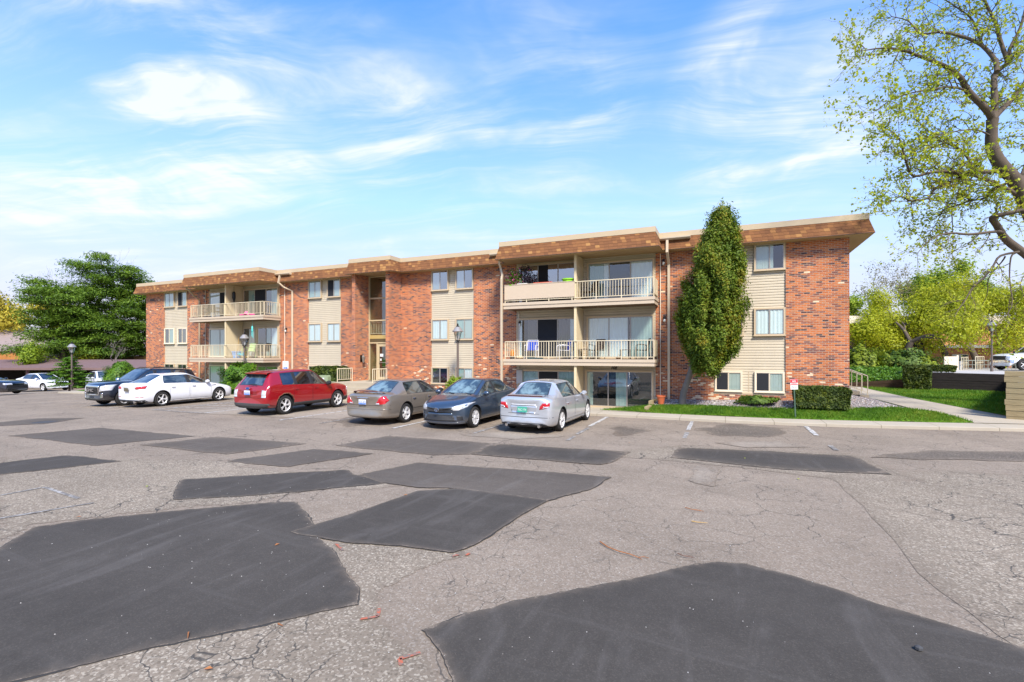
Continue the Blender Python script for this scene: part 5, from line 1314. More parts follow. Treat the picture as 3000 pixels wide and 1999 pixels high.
# -------- three cars on the far left
zf = gz(-46.8)
c = Car('parked_car', (-49.05, 16.6, zf), math.radians(-64), 'black coupe with five spoke wheels at the left picture edge', paint('black_blue_paint', (.006, .007, .014), .2, .2),
        sedan(5.0, 1.92, 1.45, 1.50, -1.45, .85, -.1, -1.2, -1.9, zn=.82, zc=1.02, b0=.98, b1=1.08, wr=.58, sh=.8, bow=.12, nose=.78), (1.50, -1.45), 1.66, .37, glass=M_CGD, doors=((-.5, .85, .3, .95),), rim=('star', 5, .76), group='cars on the lower level')
c.decal('marker_lamp', [(2.02, .62), (2.12, .60), (2.12, .68), (2.03, .70)], (-1, 0, 0), M_REDL, .006); c.decal('marker_lamp', [(-2.02, .62), (-2.12, .60), (-2.12, .68), (-2.03, .70)], (1, 0, 0), M_REDL, .006)
c.decal('headlight', [(.45, .68), (.84, .70), (.84, .80), (.45, .80)], FR, M_CLEAR, .008, mirror=True); c.decal('grille', [(-.75, .38), (.75, .38), (.70, .62), (-.70, .62)], FR, M_BLKPL, .008)
c.mirror(.6, 1.02, .9)
zf = gz(-55)
c = Car('parked_car', (-56.7, 23.1, zf), math.radians(-82), 'white sedan by the carport, partly hidden by the small conifer', WHT,
        sedan(4.85, 1.83, 1.49, 1.44, -1.33, .98, .1, -1.15, -1.8, zn=.74, zd=1.07, zt_=1.05, b0=.96, b1=1.02, wr=.58, sh=.78), (1.44, -1.33), 1.57, .335, glass=M_CGD, doors=((-.05, .98, .28, .94), (-1.0, -.13, .28, .97)), rim=('star', 5, .7), group='cars on the lower level')
c.decal('headlight', [(.5, .68), (.84, .70), (.84, .80), (.5, .78)], FR, M_CLEAR, .008, mirror=True); c.decal('grille', [(-.45, .55), (.45, .55), (.45, .74), (-.45, .74)], FR, M_BLKPL, .008)
c.mirror(.74, 1.02, .86); c.handles((.0, -.95), .85, M_CHROME)

zf = gz(-58)
c = Car('parked_car', (-55.2, 27.0, zf), math.radians(-102), 'white crossover under the carport edge, seen from its front', WHT,
        suv(4.6, 1.80, 1.72, 1.38, -1.29, .95, .2, -2.0, -2.2, zn=.84, zc=1.1, b0=1.04, b1=1.12, wr=.63), (1.38, -1.29), 1.56, .36, glass=M_CG, doors=((.0, 1.0, .4, 1.0), (-1.0, -.07, .4, 1.03)), rim=('star', 5, .68), group='cars on the lower level', lower=M_GREYPL)
c.decal('headlight', [(.48, .76), (.84, .80), (.84, .92), (.50, .86)], FR, M_CLEAR, .008, mirror=True); c.decal('grille', [(-.38, .60), (.38, .60), (.40, .84), (-.40, .84)], FR, M_BLKPL, .01)
c.decal('lower_valance', [(-.8, .30), (.8, .30), (.84, .46), (-.84, .46)], FR, M_GREYPL, .01); c.mirror(.72, 1.1, .87)
# -------- white pickup on the upper level
zf = 1.33 - .008*(48.8-33)
c = Car('parked_truck', (21.56, 48.8, zf), math.radians(113.75-6), 'white pickup truck parked nose left on the upper level behind the timber wall', WHT,
        sedan(5.9, 2.0, 1.88, 2.0, -1.6, 1.15, .35, -1.0, -1.22, zn=1.0, zc=1.22, zd=1.22, zt_=1.20, b0=1.16, b1=1.18, wr=.72, bp=-.02, zb=.50, sh=.98, bow=.12, nose=.78, wdeck=.9), (2.0, -1.6), 1.75, .40, glass=M_CGD, doors=((.05, 1.15, .56, 1.12), (-.9, -.05, .56, 1.12)), rim=('star', 5, .62), cat='pickup truck', group='vehicles on the upper level')
c.decal('headlight', [(.62, .80), (.92, .80), (.92, .98), (.62, .98)], FR, M_CLEAR, .01, mirror=True); c.decal('grille', [(-.55, .74), (.55, .74), (.58, 1.0), (-.58, 1.0)], FR, M_BLKPL, .012); c.decal('front_bumper', [(-.9, .54), (.9, .54), (.9, .72), (-.9, .72)], FR, M_CHROME, .03)
c.mirror(.85, 1.25, .98, M_BLKPL, 1.3); c.handles((.15, -.75), 1.06, M_BLKPL)
# ------------------------------------------------------------------ vegetation
def leaf_mesh(name, P, size, mat, parent=None, seed=0, aspect=.62, up=.25, N=None, world=True, jitter=.35):
    """one mesh of leaf-sized quads at points P; N = preferred normals"""
    rs = np.random.default_rng(seed); P = np.asarray(P, dtype=np.float64); n = len(P)
    nv = rs.normal(size=(n, 3)); nv[:, 2] += up*2
    if N is not None: nv = nv*.75 + np.asarray(N)*1.0
    nv /= np.linalg.norm(nv, axis=1, keepdims=True)+1e-9
    t = np.cross(nv, rs.normal(size=(n, 3))); t /= np.linalg.norm(t, axis=1, keepdims=True)+1e-9
    b_ = np.cross(nv, t)
    s = size*(1-jitter+2*jitter*rs.random((n, 1)))
    v = np.empty((n, 4, 3)); v[:, 0] = P-t*s; v[:, 1] = P-b_*s*aspect+nv*s*.15; v[:, 2] = P+t*s; v[:, 3] = P+b_*s*aspect+nv*s*.15
    if parent is not None and world: w = world_loc(parent); v -= np.array([w.x, w.y, w.z])
    me = bpy.data.meshes.new(name); me.vertices.add(n*4); me.loops.add(n*4); me.polygons.add(n)
    me.vertices.foreach_set('co', v.reshape(-1)); me.loops.foreach_set('vertex_index', np.arange(n*4, dtype=np.int32))
    me.polygons.foreach_set('loop_start', np.arange(0, n*4, 4, dtype=np.int32)); me.polygons.foreach_set('loop_total', np.full(n, 4, dtype=np.int32))
    me.materials.append(mat); me.update(calc_edges=True); me.validate()
    o = bpy.data.objects.new(name, me); COL.objects.link(o)
    if parent is not None: o.parent = parent
    return o
M_BARK = vary(pmat('grey_brown_bark', (.115, .09, .068), .95, spec=.1), 5, .4, bump=.6, bscale=14, stretch=(1, 1, .35))
M_BARKD = vary(pmat('dark_bark', (.055, .042, .034), .95, spec=.1), 4, .4)
M_BARKG = vary(pmat('pale_grey_bark', (.19, .165, .14), .95, spec=.1), 4, .3)
M_MAPLE = leaf_mat('young_maple_leaves', (.22, .28, .010), (.42, .49, .02), (.52, .47, .04), .45)
M_PINE = leaf_mat('pine_needles', (.04, .09, .012), (.12, .21, .016), (.21, .32, .025), .28, .6, .7)
M_ARBOR = leaf_mat('arborvitae_sprays', (.05, .095, .007), (.135, .20, .012), (.28, .23, .016), .28, .6, 1.3)
M_SPRING = leaf_mat('spring_green_leaves', (.22, .26, .010), (.40, .43, .016), (.50, .48, .025), .45, .55, .4)
M_SPRING2 = leaf_mat('fresh_green_leaves', (.12, .19, .01), (.24, .34, .02), (.36, .42, .03), .42, .55, .7)
M_GOLD = leaf_mat('yellow_gold_leaves', (.34, .27, .03), (.50, .41, .04), (.55, .46, .07), .35, .55, .4)
M_SHRUB = leaf_mat('bright_shrub_leaves', (.04, .10, .008), (.09, .20, .012), (.18, .30, .02), .25, .5, 3)
M_HEDGE = leaf_mat('yew_hedge_leaves', (.022, .042, .007), (.055, .085, .009), (.14, .165, .012), .12, .6, 4)
M_JUN = leaf_mat('juniper_sprays', (.035, .075, .010), (.08, .14, .012), (.14, .21, .02), .18, .6, 3)
M_EVER = leaf_mat('dark_evergreen_sprays', (.07, .11, .008), (.18, .24, .014), (.30, .34, .02), .3, .6, 1.5)
M_BUD = leaf_mat('red_green_buds', (.12, .09, .04), (.20, .18, .05), (.24, .22, .06), .3)

def grow(mb, tips, p, d, L, r, depth, rnd, spread=.6, wob=.22, lift=.1, ratio=.66, kids=(2, 3), seg=4, minr=.006):
    """recursive limb: adds tapered tubes to mb and leaf anchors to tips"""
    pts = [Vector(p)]; d = Vector(d).normalized(); q = Vector(p); rr = [r]
    r1 = max(r*.55, minr)
    for i in range(seg):
        d = (d + Vector((rnd.gauss(0, wob), rnd.gauss(0, wob), rnd.gauss(0, wob)+lift*.35))).normalized()
        q = q + d*L/seg; pts.append(q.copy()); rr.append(r+(r1-r)*(i+1)/seg)
        if depth <= 1: tips.append((q.copy(), d.copy()))
    mb.tube(pts, rr, 6 if r > .05 else (5 if r > .02 else 3), cap=False)
    if depth > 0:
        for k in range(rnd.randint(*kids)):
            i = rnd.randint(max(1, seg//2), seg) if k else seg
            ax = d.orthogonal().normalized(); ax.rotate(Matrix.Rotation(rnd.uniform(0, 6.28), 3, d))
            nd = d.copy(); nd.rotate(Matrix.Rotation(rnd.uniform(.25, 1)*spread*1.2, 3, ax))
            nd.z += lift
            grow(mb, tips, pts[i], nd, L*rnd.uniform(ratio*.8, ratio*1.15), max(rr[i]*.68, minr), depth-1, rnd, spread, wob, lift, ratio, kids, seg, minr)
def around(tips, k, rad, rs, flat=1.):
    A = np.array([tuple(t[0]) for t in tips]); P = np.repeat(A, k, axis=0)
    return P + rs.normal(size=P.shape)*np.array([rad, rad, rad*flat])
def tree(name, label, loc, h, r, leafm, seed, barkm=None, depth=4, k=5, leaf=.12, spread=.62, lift=.12, trunk=.35, ratio=.68, group=None, crad=.35, kids=(2, 3), lean=(0, 0), wob=.16, stems=1, cat='tree'):
    rnd = random.Random(seed); rs = np.random.default_rng(seed)
    e = empty(name, loc, 0, label, cat, group); mb = MB(); tips = []
    for s_ in range(stems):
        a = 6.28*s_/max(stems, 1); d = Vector((lean[0]+(.25*math.cos(a) if stems > 1 else 0), lean[1]+(.25*math.sin(a) if stems > 1 else 0), 1))
        grow(mb, tips, (loc[0], loc[1], loc[2]-.1), d, h*trunk, r, depth, rnd, spread, wob, lift, ratio, kids)
    top = max(t[0].z for t in tips)-loc[2]; f = h/top
    mb.v = [(loc[0]+(v[0]-loc[0])*f, loc[1]+(v[1]-loc[1])*f, loc[2]+(v[2]-loc[2])*f) for v in mb.v]
    tips = [(Vector(loc)+(t-Vector(loc))*f, d) for t, d in tips]
    mb.build('trunk', barkm or M_BARKG, e, world=True, smooth=True, fix=False, auto=80)
    if k: leaf_mesh('crown', around(tips, k, crad, rs), leaf, leafm, e, seed)
    return e
def blob_points(n, c, rx, ry, rz, rs, shell=.45, lump=.22, freq=1.6, seed=0, flat_bottom=False, gap=.0):
    """points through the outer part of a lumpy ellipsoid, with normals"""
    d = rs.normal(size=(n, 3)); d /= np.linalg.norm(d, axis=1, keepdims=True)
    if flat_bottom: d[:, 2] = np.where(d[:, 2] < -.35, -d[:, 2], d[:, 2])
    lum = np.array([1+lump*noise.noise(Vector((float(q[0])*freq+seed, float(q[1])*freq, float(q[2])*freq)))*1.6+lump*.5*noise.noise(Vector((float(q[0])*freq*3+seed, float(q[1])*freq*3, float(q[2])*freq*3))) for q in d])
    rad = (1-shell*rs.random(n)**1.6)*lum
    return np.array(c)+d*rad[:, None]*np.array([rx, ry, rz]), d
def shrub(name, label, c, rx, ry, rz, mat, n, leaf, seed, group=None, cat='shrub', lump=.25, shell=.5, up=.4, stem=True, freq=1.8, gz_=None):
    rs = np.random.default_rng(seed); base = (c[0], c[1], c[2]-rz*.9 if gz_ is None else gz_)
    e = empty(name, base, 0, label, cat, group)
    P, N = blob_points(n, c, rx, ry, rz, rs, shell, lump, freq, seed, True)
    P[:, 2] = np.maximum(P[:, 2], base[2]+.02)
    leaf_mesh('foliage', P, leaf, mat, e, seed, N=N, up=up)
    if stem:
        rnd = random.Random(seed); mb = MB()
        for i in range(7):
            a = rnd.uniform(0, 6.28); q = Vector(c)+Vector((math.cos(a)*rx*.6, math.sin(a)*ry*.6, rz*rnd.uniform(.1, .6)))
            mb.tube([Vector(base)+Vector((math.cos(a)*.08, math.sin(a)*.08, -.05)), (Vector(base)+q)/2, q], [.03, .02, .008], 5)
        mb.build('stem', M_BARKD, e, world=True)
    return e
def hedge(label, x0, x1, y0, y1, z0, z1, n, leaf, seed, mat=None, group=None, rz=0., taper=.06):
    """clipped hedge: leaves on and just under the faces of a rounded box"""
    rs = np.random.default_rng(seed); cx, cy = (x0+x1)/2, (y0+y1)/2; hx, hy, hz = (x1-x0)/2, (y1-y0)/2, z1-z0
    e = empty('hedge', (cx, cy, z0), 0, label, 'hedge', group)
    A = np.array([hx*2*hz, hx*2*hz, hy*2*hz, hy*2*hz, hx*hy*4*1.25]); f = rs.choice(5, n, p=A/A.sum())
    u, v = rs.random(n)*2-1, rs.random(n); dep = rs.random(n)**2*.14
    P = np.zeros((n, 3)); N = np.zeros((n, 3))
    for i, (ax, sg) in enumerate(((1, -1), (1, 1), (0, -1), (0, 1))):
        m = f == i; o = 1-ax; hh = (hx, hy)
        P[m, o] = u[m]*hh[o]; P[m, ax] = sg*(hh[ax]-dep[m]); P[m, 2] = v[m]*hz; N[m, ax] = sg
    m = f == 4; P[m, 0] = u[m]*hx; P[m, 1] = (v[m]*2-1)*hy; P[m, 2] = hz-dep[m]*.8; N[m, 2] = 1
    k = 1-taper*(1-P[:, 2]/hz)*1.5; P[:, 0] *= k; P[:, 1] *= k
    edge = np.maximum(0, P[:, 2]/hz-.8)/.2
    for ax, hh in ((0, hx), (1, hy)):
        q = np.maximum(0, np.abs(P[:, ax])/hh-.86)/.14; P[:, 2] -= hz*.12*q*edge
    nz = np.array([noise.noise(Vector((float(p[0])*3+seed, float(p[1])*3, float(p[2])*3))) for p in P]); P += N*(nz*.045)[:, None]
    c_, s_ = math.cos(rz), math.sin(rz); R = np.array([[c_, -s_, 0], [s_, c_, 0], [0, 0, 1]])
    P = P@R.T; N = N@R.T
    leaf_mesh('foliage', P+np.array([cx, cy, z0]), leaf, mat or M_HEDGE, e, seed, N=N)
    mb = MB(); mb.obox((cx, cy, z0+hz*.45), hx*1.7, hy*1.5, hz*.82, rz=rz); mb.build('inner_shade_box', pmat('hedge_shade', (.02, .022, .01), 1, spec=0), e, world=True)  # near-black box: the shade inside the hedge is put into its colour
    return e

# -------- pines on the left: flat pads of needles on crooked limbs
def pine(label, loc, h, r, pads, seed, spreadr, sizes=(1.0, 2.2), dens=330, low=.18, shape=None):
    rnd = random.Random(seed); rs = np.random.default_rng(seed); e = empty('pine_tree', loc, 0, label, 'tree', 'pines behind the carport')
    mb = MB(); L = Vector(loc); tr = [L+Vector((rnd.gauss(0, .12)*i, rnd.gauss(0, .12)*i, h*i/7*.96)) for i in range(8)]
    tr[0] = L-Vector((0, 0, .3)); mb.tube(tr, [r*(1-.115*i) for i in range(8)], 8); PP = []; NN = []
    for k in range(pads):
        t = low+(1-low)*(k+rnd.random()*.8)/pads
        fz = t*7; i = min(int(fz), 6); base = tr[i].lerp(tr[i+1], fz-i)
        a = k*2.399+rnd.uniform(-.5, .5); R = spreadr*(shape(t) if shape else (1.05-.75*t))*rnd.uniform(.45, 1.05)
        tip = base+Vector((math.cos(a)*R, math.sin(a)*R, R*rnd.uniform(-.02, .28)))
        mid = base.lerp(tip, .5)+Vector((rnd.gauss(0, .2), rnd.gauss(0, .2), -.12*R*rnd.random()))
        mb.tube([base, mid, tip], [max(.03, r*.30*(1-t*.6)), .05, .02], 5)
        for c, sc in ((tip, 1.05), (base.lerp(tip, .62), .95), (base.lerp(tip, .85)+Vector((rnd.gauss(0, .7), rnd.gauss(0, .7), rnd.uniform(0, .4))), .7)):
            s = rnd.uniform(*sizes)*sc; n = int(dens*sc*s)
            P, N = blob_points(n, tuple(c+Vector((0, 0, .15*s))), s*1.15, s*1.15, s*.50, rs, .5, .55, 2.8, seed+k, True)
            PP.append(P); NN.append(N*np.array([.5, .5, 1.4]))
    mb.build('trunk', M_BARKD, e, world=True, smooth=True, fix=False, auto=80)
    leaf_mesh('crown', np.concatenate(PP), .16, M_PINE, e, seed, aspect=.26, N=np.concatenate(NN), up=.4)
    return e
def at_depth(px, zc, z):
    d = ray(px, YH); return (d.x*zc, d.y*zc, z)
pine('tall spreading pine left of the building, nearest the yellow tree', at_depth(185, 54, -1.1), 11.0, .42, 34, 3, 5.0, (.9, 1.7), low=.24, shape=lambda t: 1.05-.5*t)
pine('tallest of the pines left of the building, with the highest crown', at_depth(292, 57, -1.1), 14.4, .48, 40, 8, 5.0, (.9, 1.8), low=.18, shape=lambda t: .95-.35*t)
pine('dark pine standing right behind the left end of the brick building', at_depth(415, 60, -1.0), 12.4, .34, 34, 15, 3.8, (.8, 1.6), low=.2, shape=lambda t: .95-.4*t)
# other trees on the left
tree('gold_tree', 'big yellow leaved tree at the left picture edge', at_depth(5, 66, -1.2), 11.4, .45, M_GOLD, 4, M_BARKG, 5, 18, .17, .75, .06, .28, .72, 'trees behind the carport', .6, (2, 3))
tree('gold_tree', 'yellowish tree between the left edge and the pines', at_depth(62, 76, -1.2), 11.8, .4, M_GOLD, 21, M_BARKG, 5, 16, .17, .7, .08, .28, .72, 'trees behind the carport', .6, (2, 3))
tree('bare_tree', 'bare grey tree rising beyond the left end of the roof', at_depth(458, 82, -1.2), 20.4, .42, M_BUD, 33, M_BARKG, 6, 0, .1, .62, .10, .3, .72, 'trees behind the carport', .3, (2, 3))
tree('bare_tree', 'sparse bare tree peeping between the gold tree and the pines', at_depth(120, 90, -1.2), 15.5, .4, M_BUD, 36, M_BARKG, 6, 0, .1, .62, .10, .3, .72, 'trees behind the carport', .3, (2, 3))
tree('bare_tree', 'small bare tree in front of the grey roof beside the pines', at_depth(345, 52, -1.0), 5.2, .14, M_BUD, 41, M_BARKG, 5, 0, .1, .8, .02, .3, .72, 'trees behind the carport', .3, (2, 3))
tree('young_tree', 'yellow green willow shrub tree under the left pine', at_depth(75, 50, -1.1), 4.6, .12, M_SPRING2, 43, M_BARKG, 4, 14, .10, .8, .05, .25, .7, 'trees behind the carport', .35, (2, 3))
tree('young_tree', 'low yellow green tree between the two pine trunks', at_depth(225, 53, -1.1), 3.6, .1, M_SPRING, 44, M_BARKG, 4, 9, .10, .8, .05, .25, .7, 'trees behind the carport', .35, (2, 3))

# shrubs before the building
def zb_(x): return gz(x)+.12
shrub('shrub', 'round bright green shrub left of the black wagon', (at_depth(352, 33.8, 0)[0], at_depth(352, 33.8, 0)[1], .76), 1.05, .95, 1.08, M_SHRUB, 9000, .05, 5, 'shrubs in the beds', gz_=zb_(-37.9))
shrub('shrub', 'broad bright green shrub at the lamp between white sedan and red crossover', (-26.5, 19.9, .75), 1.35, .95, 1.05, M_SHRUB, 10000, .055, 6, 'shrubs in the beds', lump=.35, gz_=zb_(-26.5))
e = empty('small_conifer', at_depth(203, 36.2, gz(-45)+.1), 0, 'small tiered conifer at the lamp by the driveway', 'shrub', 'shrubs in the beds')
rs = np.random.default_rng(9); rnd = random.Random(9); PP = []; NN = []; mb = MB(); b0 = Vector(e.location)
mb.tube([b0-Vector((0, 0, .1)), b0+Vector((0, 0, 2.5))], [.07, .015], 6)
for k in range(46):
    t = (k+.5)/46; a = k*2.4; R = (1.5*(1-t)**.75+.12)*rnd.uniform(.7, 1.1); z = .25+2.2*t
    mb.tube([b0+Vector((0, 0, z)), b0+Vector((math.cos(a)*R, math.sin(a)*R, z+.08))], [.02, .006], 4)
    for q in np.linspace(.35, 1, 4):
        P, N = blob_points(60, tuple(b0+Vector((math.cos(a)*R*q, math.sin(a)*R*q, z+.05))), .26, .26, .07, rs, .8, .2, 2, k); PP.append(P); NN.append(N*np.array([.3, .3, 1]))
mb.build('trunk', M_BARKD, e, world=True); leaf_mesh('foliage', np.concatenate(PP), .05, M_SHRUB, e, 9, N=np.concatenate(NN), aspect=.4)
shrub('flowering_shrub', 'small yellow green shrub behind the dark blue sedan', (-12.05, 20.5, .66), .5, .5, .62, M_SPRING2, 2600, .045, 12, 'shrubs in the beds', gz_=.2)
hedge('dark clipped hedge left of the entrance, behind the red crossover', -21.0, -18.95, 19.9, 20.9, zb_(-20)+.1, 1.72, 9000, .05, 14, group='clipped hedges')
hedge('clipped box hedge at the right brick corner behind the parking sign', 2.35, 4.12, 20.4, 21.3, .45, 1.2, 15000, .042, 17, group='clipped hedges')
shrub('juniper', 'low spreading juniper on the gravel left of the box hedge', (1.15, 21.05, .58), .68, .42, .20, M_JUN, 3200, .05, 19, None, 'shrub', .4, .7, .3, False, gz_=.45)
# arborvitae leaning before the wall
AB = Vector((-1.62, 20.95, .34)); e = empty('arborvitae', AB, 0, 'tall leaning arborvitae standing against the brick wall right of the balconies', 'tree')
mb = MB(); mb.tube([AB-Vector((0, 0, .2)), AB+Vector((.08, -.1, .5)), AB+Vector((.32, -.25, 1.2)), AB+Vector((.62, -.5, 2.3)), AB+Vector((1.2, -.75, 5.6))], [.17, .13, .115, .10, .03], 9)
mb.tube([AB+Vector((.32, -.25, 1.2)), AB+Vector((.62, -.3, 1.7)), AB+Vector((.75, -.3, 2.2))], [.06, .05, .03], 6); mb.build('trunk', M_BARKG, e, world=True, smooth=True, fix=False, auto=80)
rs = np.random.default_rng(77); PP = []; NN = []; rnd = random.Random(77)
prof = [(1.4, .30), (1.8, .62), (2.2, .98), (2.8, 1.20), (3.4, 1.16), (4.1, 1.08), (4.7, 1.02), (5.4, .92), (6.0, .70), (6.6, .46), (7.05, .26), (7.5, .08)]
def abr(z):
    for (a, ra), (c_, rc) in zip(prof, prof[1:]):
        if z <= c_: return ra+(rc-ra)*max(0, z-a)/(c_-a)
    return .12
for k in range(345):
    z = 1.5+5.85*rnd.random()**.92; R = abr(z)*(.92 if k < 285 else 1.14); a = rnd.uniform(0, 6.283)
    low = max(0, 1-(z-1.5)/2.2); cx = AB.x+.96+.56*min(1, (z-1.5)/5.5); cy = 20.05+.1*low
    rr = R*rnd.uniform(.55, .98)*(1+.5*noise.noise(Vector((math.cos(a)*2.1, math.sin(a)*2.1, z*1.7))))
    c = (cx+math.cos(a)*rr, cy+math.sin(a)*rr*.9, z+AB.z-.1)
    if c[1] > 21.6: continue
    s = rnd.uniform(.2, .44); P, N = blob_points(int(1250*s), (c[0], c[1], c[2]+s*.25), s*.62, s*.62, s*1.35, rs, .6, .45, 2.6, k); P[:, 0] += (P[:, 2]-c[2])*.22*math.cos(a); P[:, 1] += (P[:, 2]-c[2])*.2*math.sin(a); o_ = np.array([math.cos(a), math.sin(a), .6])
    PP.append(P); NN.append(N*.5+o_*.9)
z_in = rs.uniform(1.7, 7.2, 5200); ai = rs.uniform(0, 6.283, 5200); ri = np.array([abr(q) for q in z_in])*.72*rs.random(5200)**.5
PP.append(np.stack([AB.x+.96+.56*np.minimum(1, (z_in-1.5)/5.5)+np.cos(ai)*ri, 20.05+np.sin(ai)*ri*.9, z_in+AB.z-.1], 1)); NN.append(np.zeros((5200, 3)))
leaf_mesh('crown', np.concatenate(PP), .05, M_ARBOR, e, 77, aspect=.42, N=np.concatenate(NN), up=.1)

# -------- background on the right
tree('bare_tree', 'grey branching tree with few leaves beyond the right building corner', at_depth(2550, 56, .3), 13.0, .34, M_BUD, 52, M_BARKG, 6, 1, .09, .66, .10, .26, .72, 'trees behind the black wall', .3, (2, 3))
tree('leafy_tree', 'light green tree right behind the building corner', at_depth(2505, 50, .2), 8.0, .22, M_SPRING2, 53, M_BARKG, 5, 7, .12, .5, .18, .3, .70, 'trees behind the black wall', .35, (2, 3))
tree('leafy_tree', 'fresh green tree with the highest top above the far brick building', at_depth(2745, 60, .8), 12.6, .3, M_SPRING2, 54, M_BARKG, 5, 16, .15, .62, .12, .3, .70, 'trees behind the black wall', .5, (2, 3))
tree('leafy_tree', 'fresh green tree above the far building, left of the right lamp', at_depth(2835, 60, .8), 11.2, .3, M_SPRING2, 55, M_BARKG, 5, 16, .15, .62, .12, .3, .70, 'trees behind the black wall', .5, (2, 3))
tree('leafy_tree', 'fresh green tree above the far building at the right picture edge', at_depth(2950, 62, .8), 10.6, .3, M_SPRING2, 56, M_BARKG, 5, 18, .15, .66, .10, .3, .70, 'trees behind the black wall', .5, (2, 3))
for px, zc, h, sd, lab in ((2530, 42, 5.4, 61, 'yellow green tree touching the right building corner'), (2650, 41, 6.4, 62, 'yellow green tree behind the small lamp'), (2712, 42, 7.6, 63, 'yellow green tree left of the hedge on the black wall'),
                           (2790, 42, 8.2, 64, 'yellow green tree over the white stair panel'), (2868, 41, 7.4, 65, 'yellow green many branched tree left of the right lamp'), (2975, 43, 7.6, 66, 'yellow green tree behind the white pickup'), (2925, 45, 7.4, 67, 'yellow green tree right behind the right lamp'), (2595, 45, 5.6, 68, 'yellow green tree left of the small lamp')):
    tree('ornamental_tree', lab, at_depth(px, zc, .9 if px > 2700 else .4), h, .17, M_SPRING, sd, M_BARK, 5, 22, .085, .78, .05, .2, .72, 'ornamental trees before the far building', .5, (2, 3))
for i, (px, py, zc, rx, rz, m) in enumerate(((2520, 1065, 36, 1.5, 1.5, M_EVER), (2590, 1060, 37, 1.7, 1.3, M_EVER), (2655, 1058, 36, 1.8, 1.35, M_JUN), (2700, 1066, 35.5, .7, .95, M_EVER))):
    p = AT(px, py, zc); lab = ('dark evergreen bush nearest the right building corner', 'dark evergreen bush left of the small lamp', 'feathery green bush under the yellow green trees', 'dark pointed evergreen bush behind the hedge on the wall')[i]
    shrub('evergreen_shrub', lab, (p.x, p.y, p.z-.35), rx, 1.3, rz*.85, m, 5200, .10, 70+i, 'evergreen bushes behind the low wall', 'shrub', .5, .6, .3, True, 2.6, .35)
for i, (px, py, zc, rx, rz) in enumerate(((2510, 1098, 34, 1.0, .6), (2580, 1102, 33.5, 1.1, .4), (2640, 1098, 33.5, 1.2, .5))):
    p = AT(px, py, zc); lab = ('bright green low plant beside the side handrails', 'bright green low ground plants along the low brown wall', 'bright green leafy plant left of the hedge on the wall')[i]
    shrub('leafy_plant', lab, tuple(p), rx, .8, rz, M_SHRUB, 2200, .08, 80+i, 'leafy plants above the lawn', 'plant', .4, .7, .5, False, 2.4, .3)
hd = at_depth(2722, 29.3, 1.2); hedge('clipped hedge running along the top of the black wall', hd[0]-1.25, hd[0]+1.25, hd[1]-.45, hd[1]+.45, 1.36, 1.72, 7000, .06, 90, group='clipped hedges', rz=math.radians(-20))
hd = (9.75, 33.45); hedge('rounded hedge end hanging before the left end of the black wall', hd[0]-.62, hd[0]+.55, hd[1]-.4, hd[1]+.35, .40, 1.66, 8000, .06, 91, group='clipped hedges', rz=math.radians(-20))

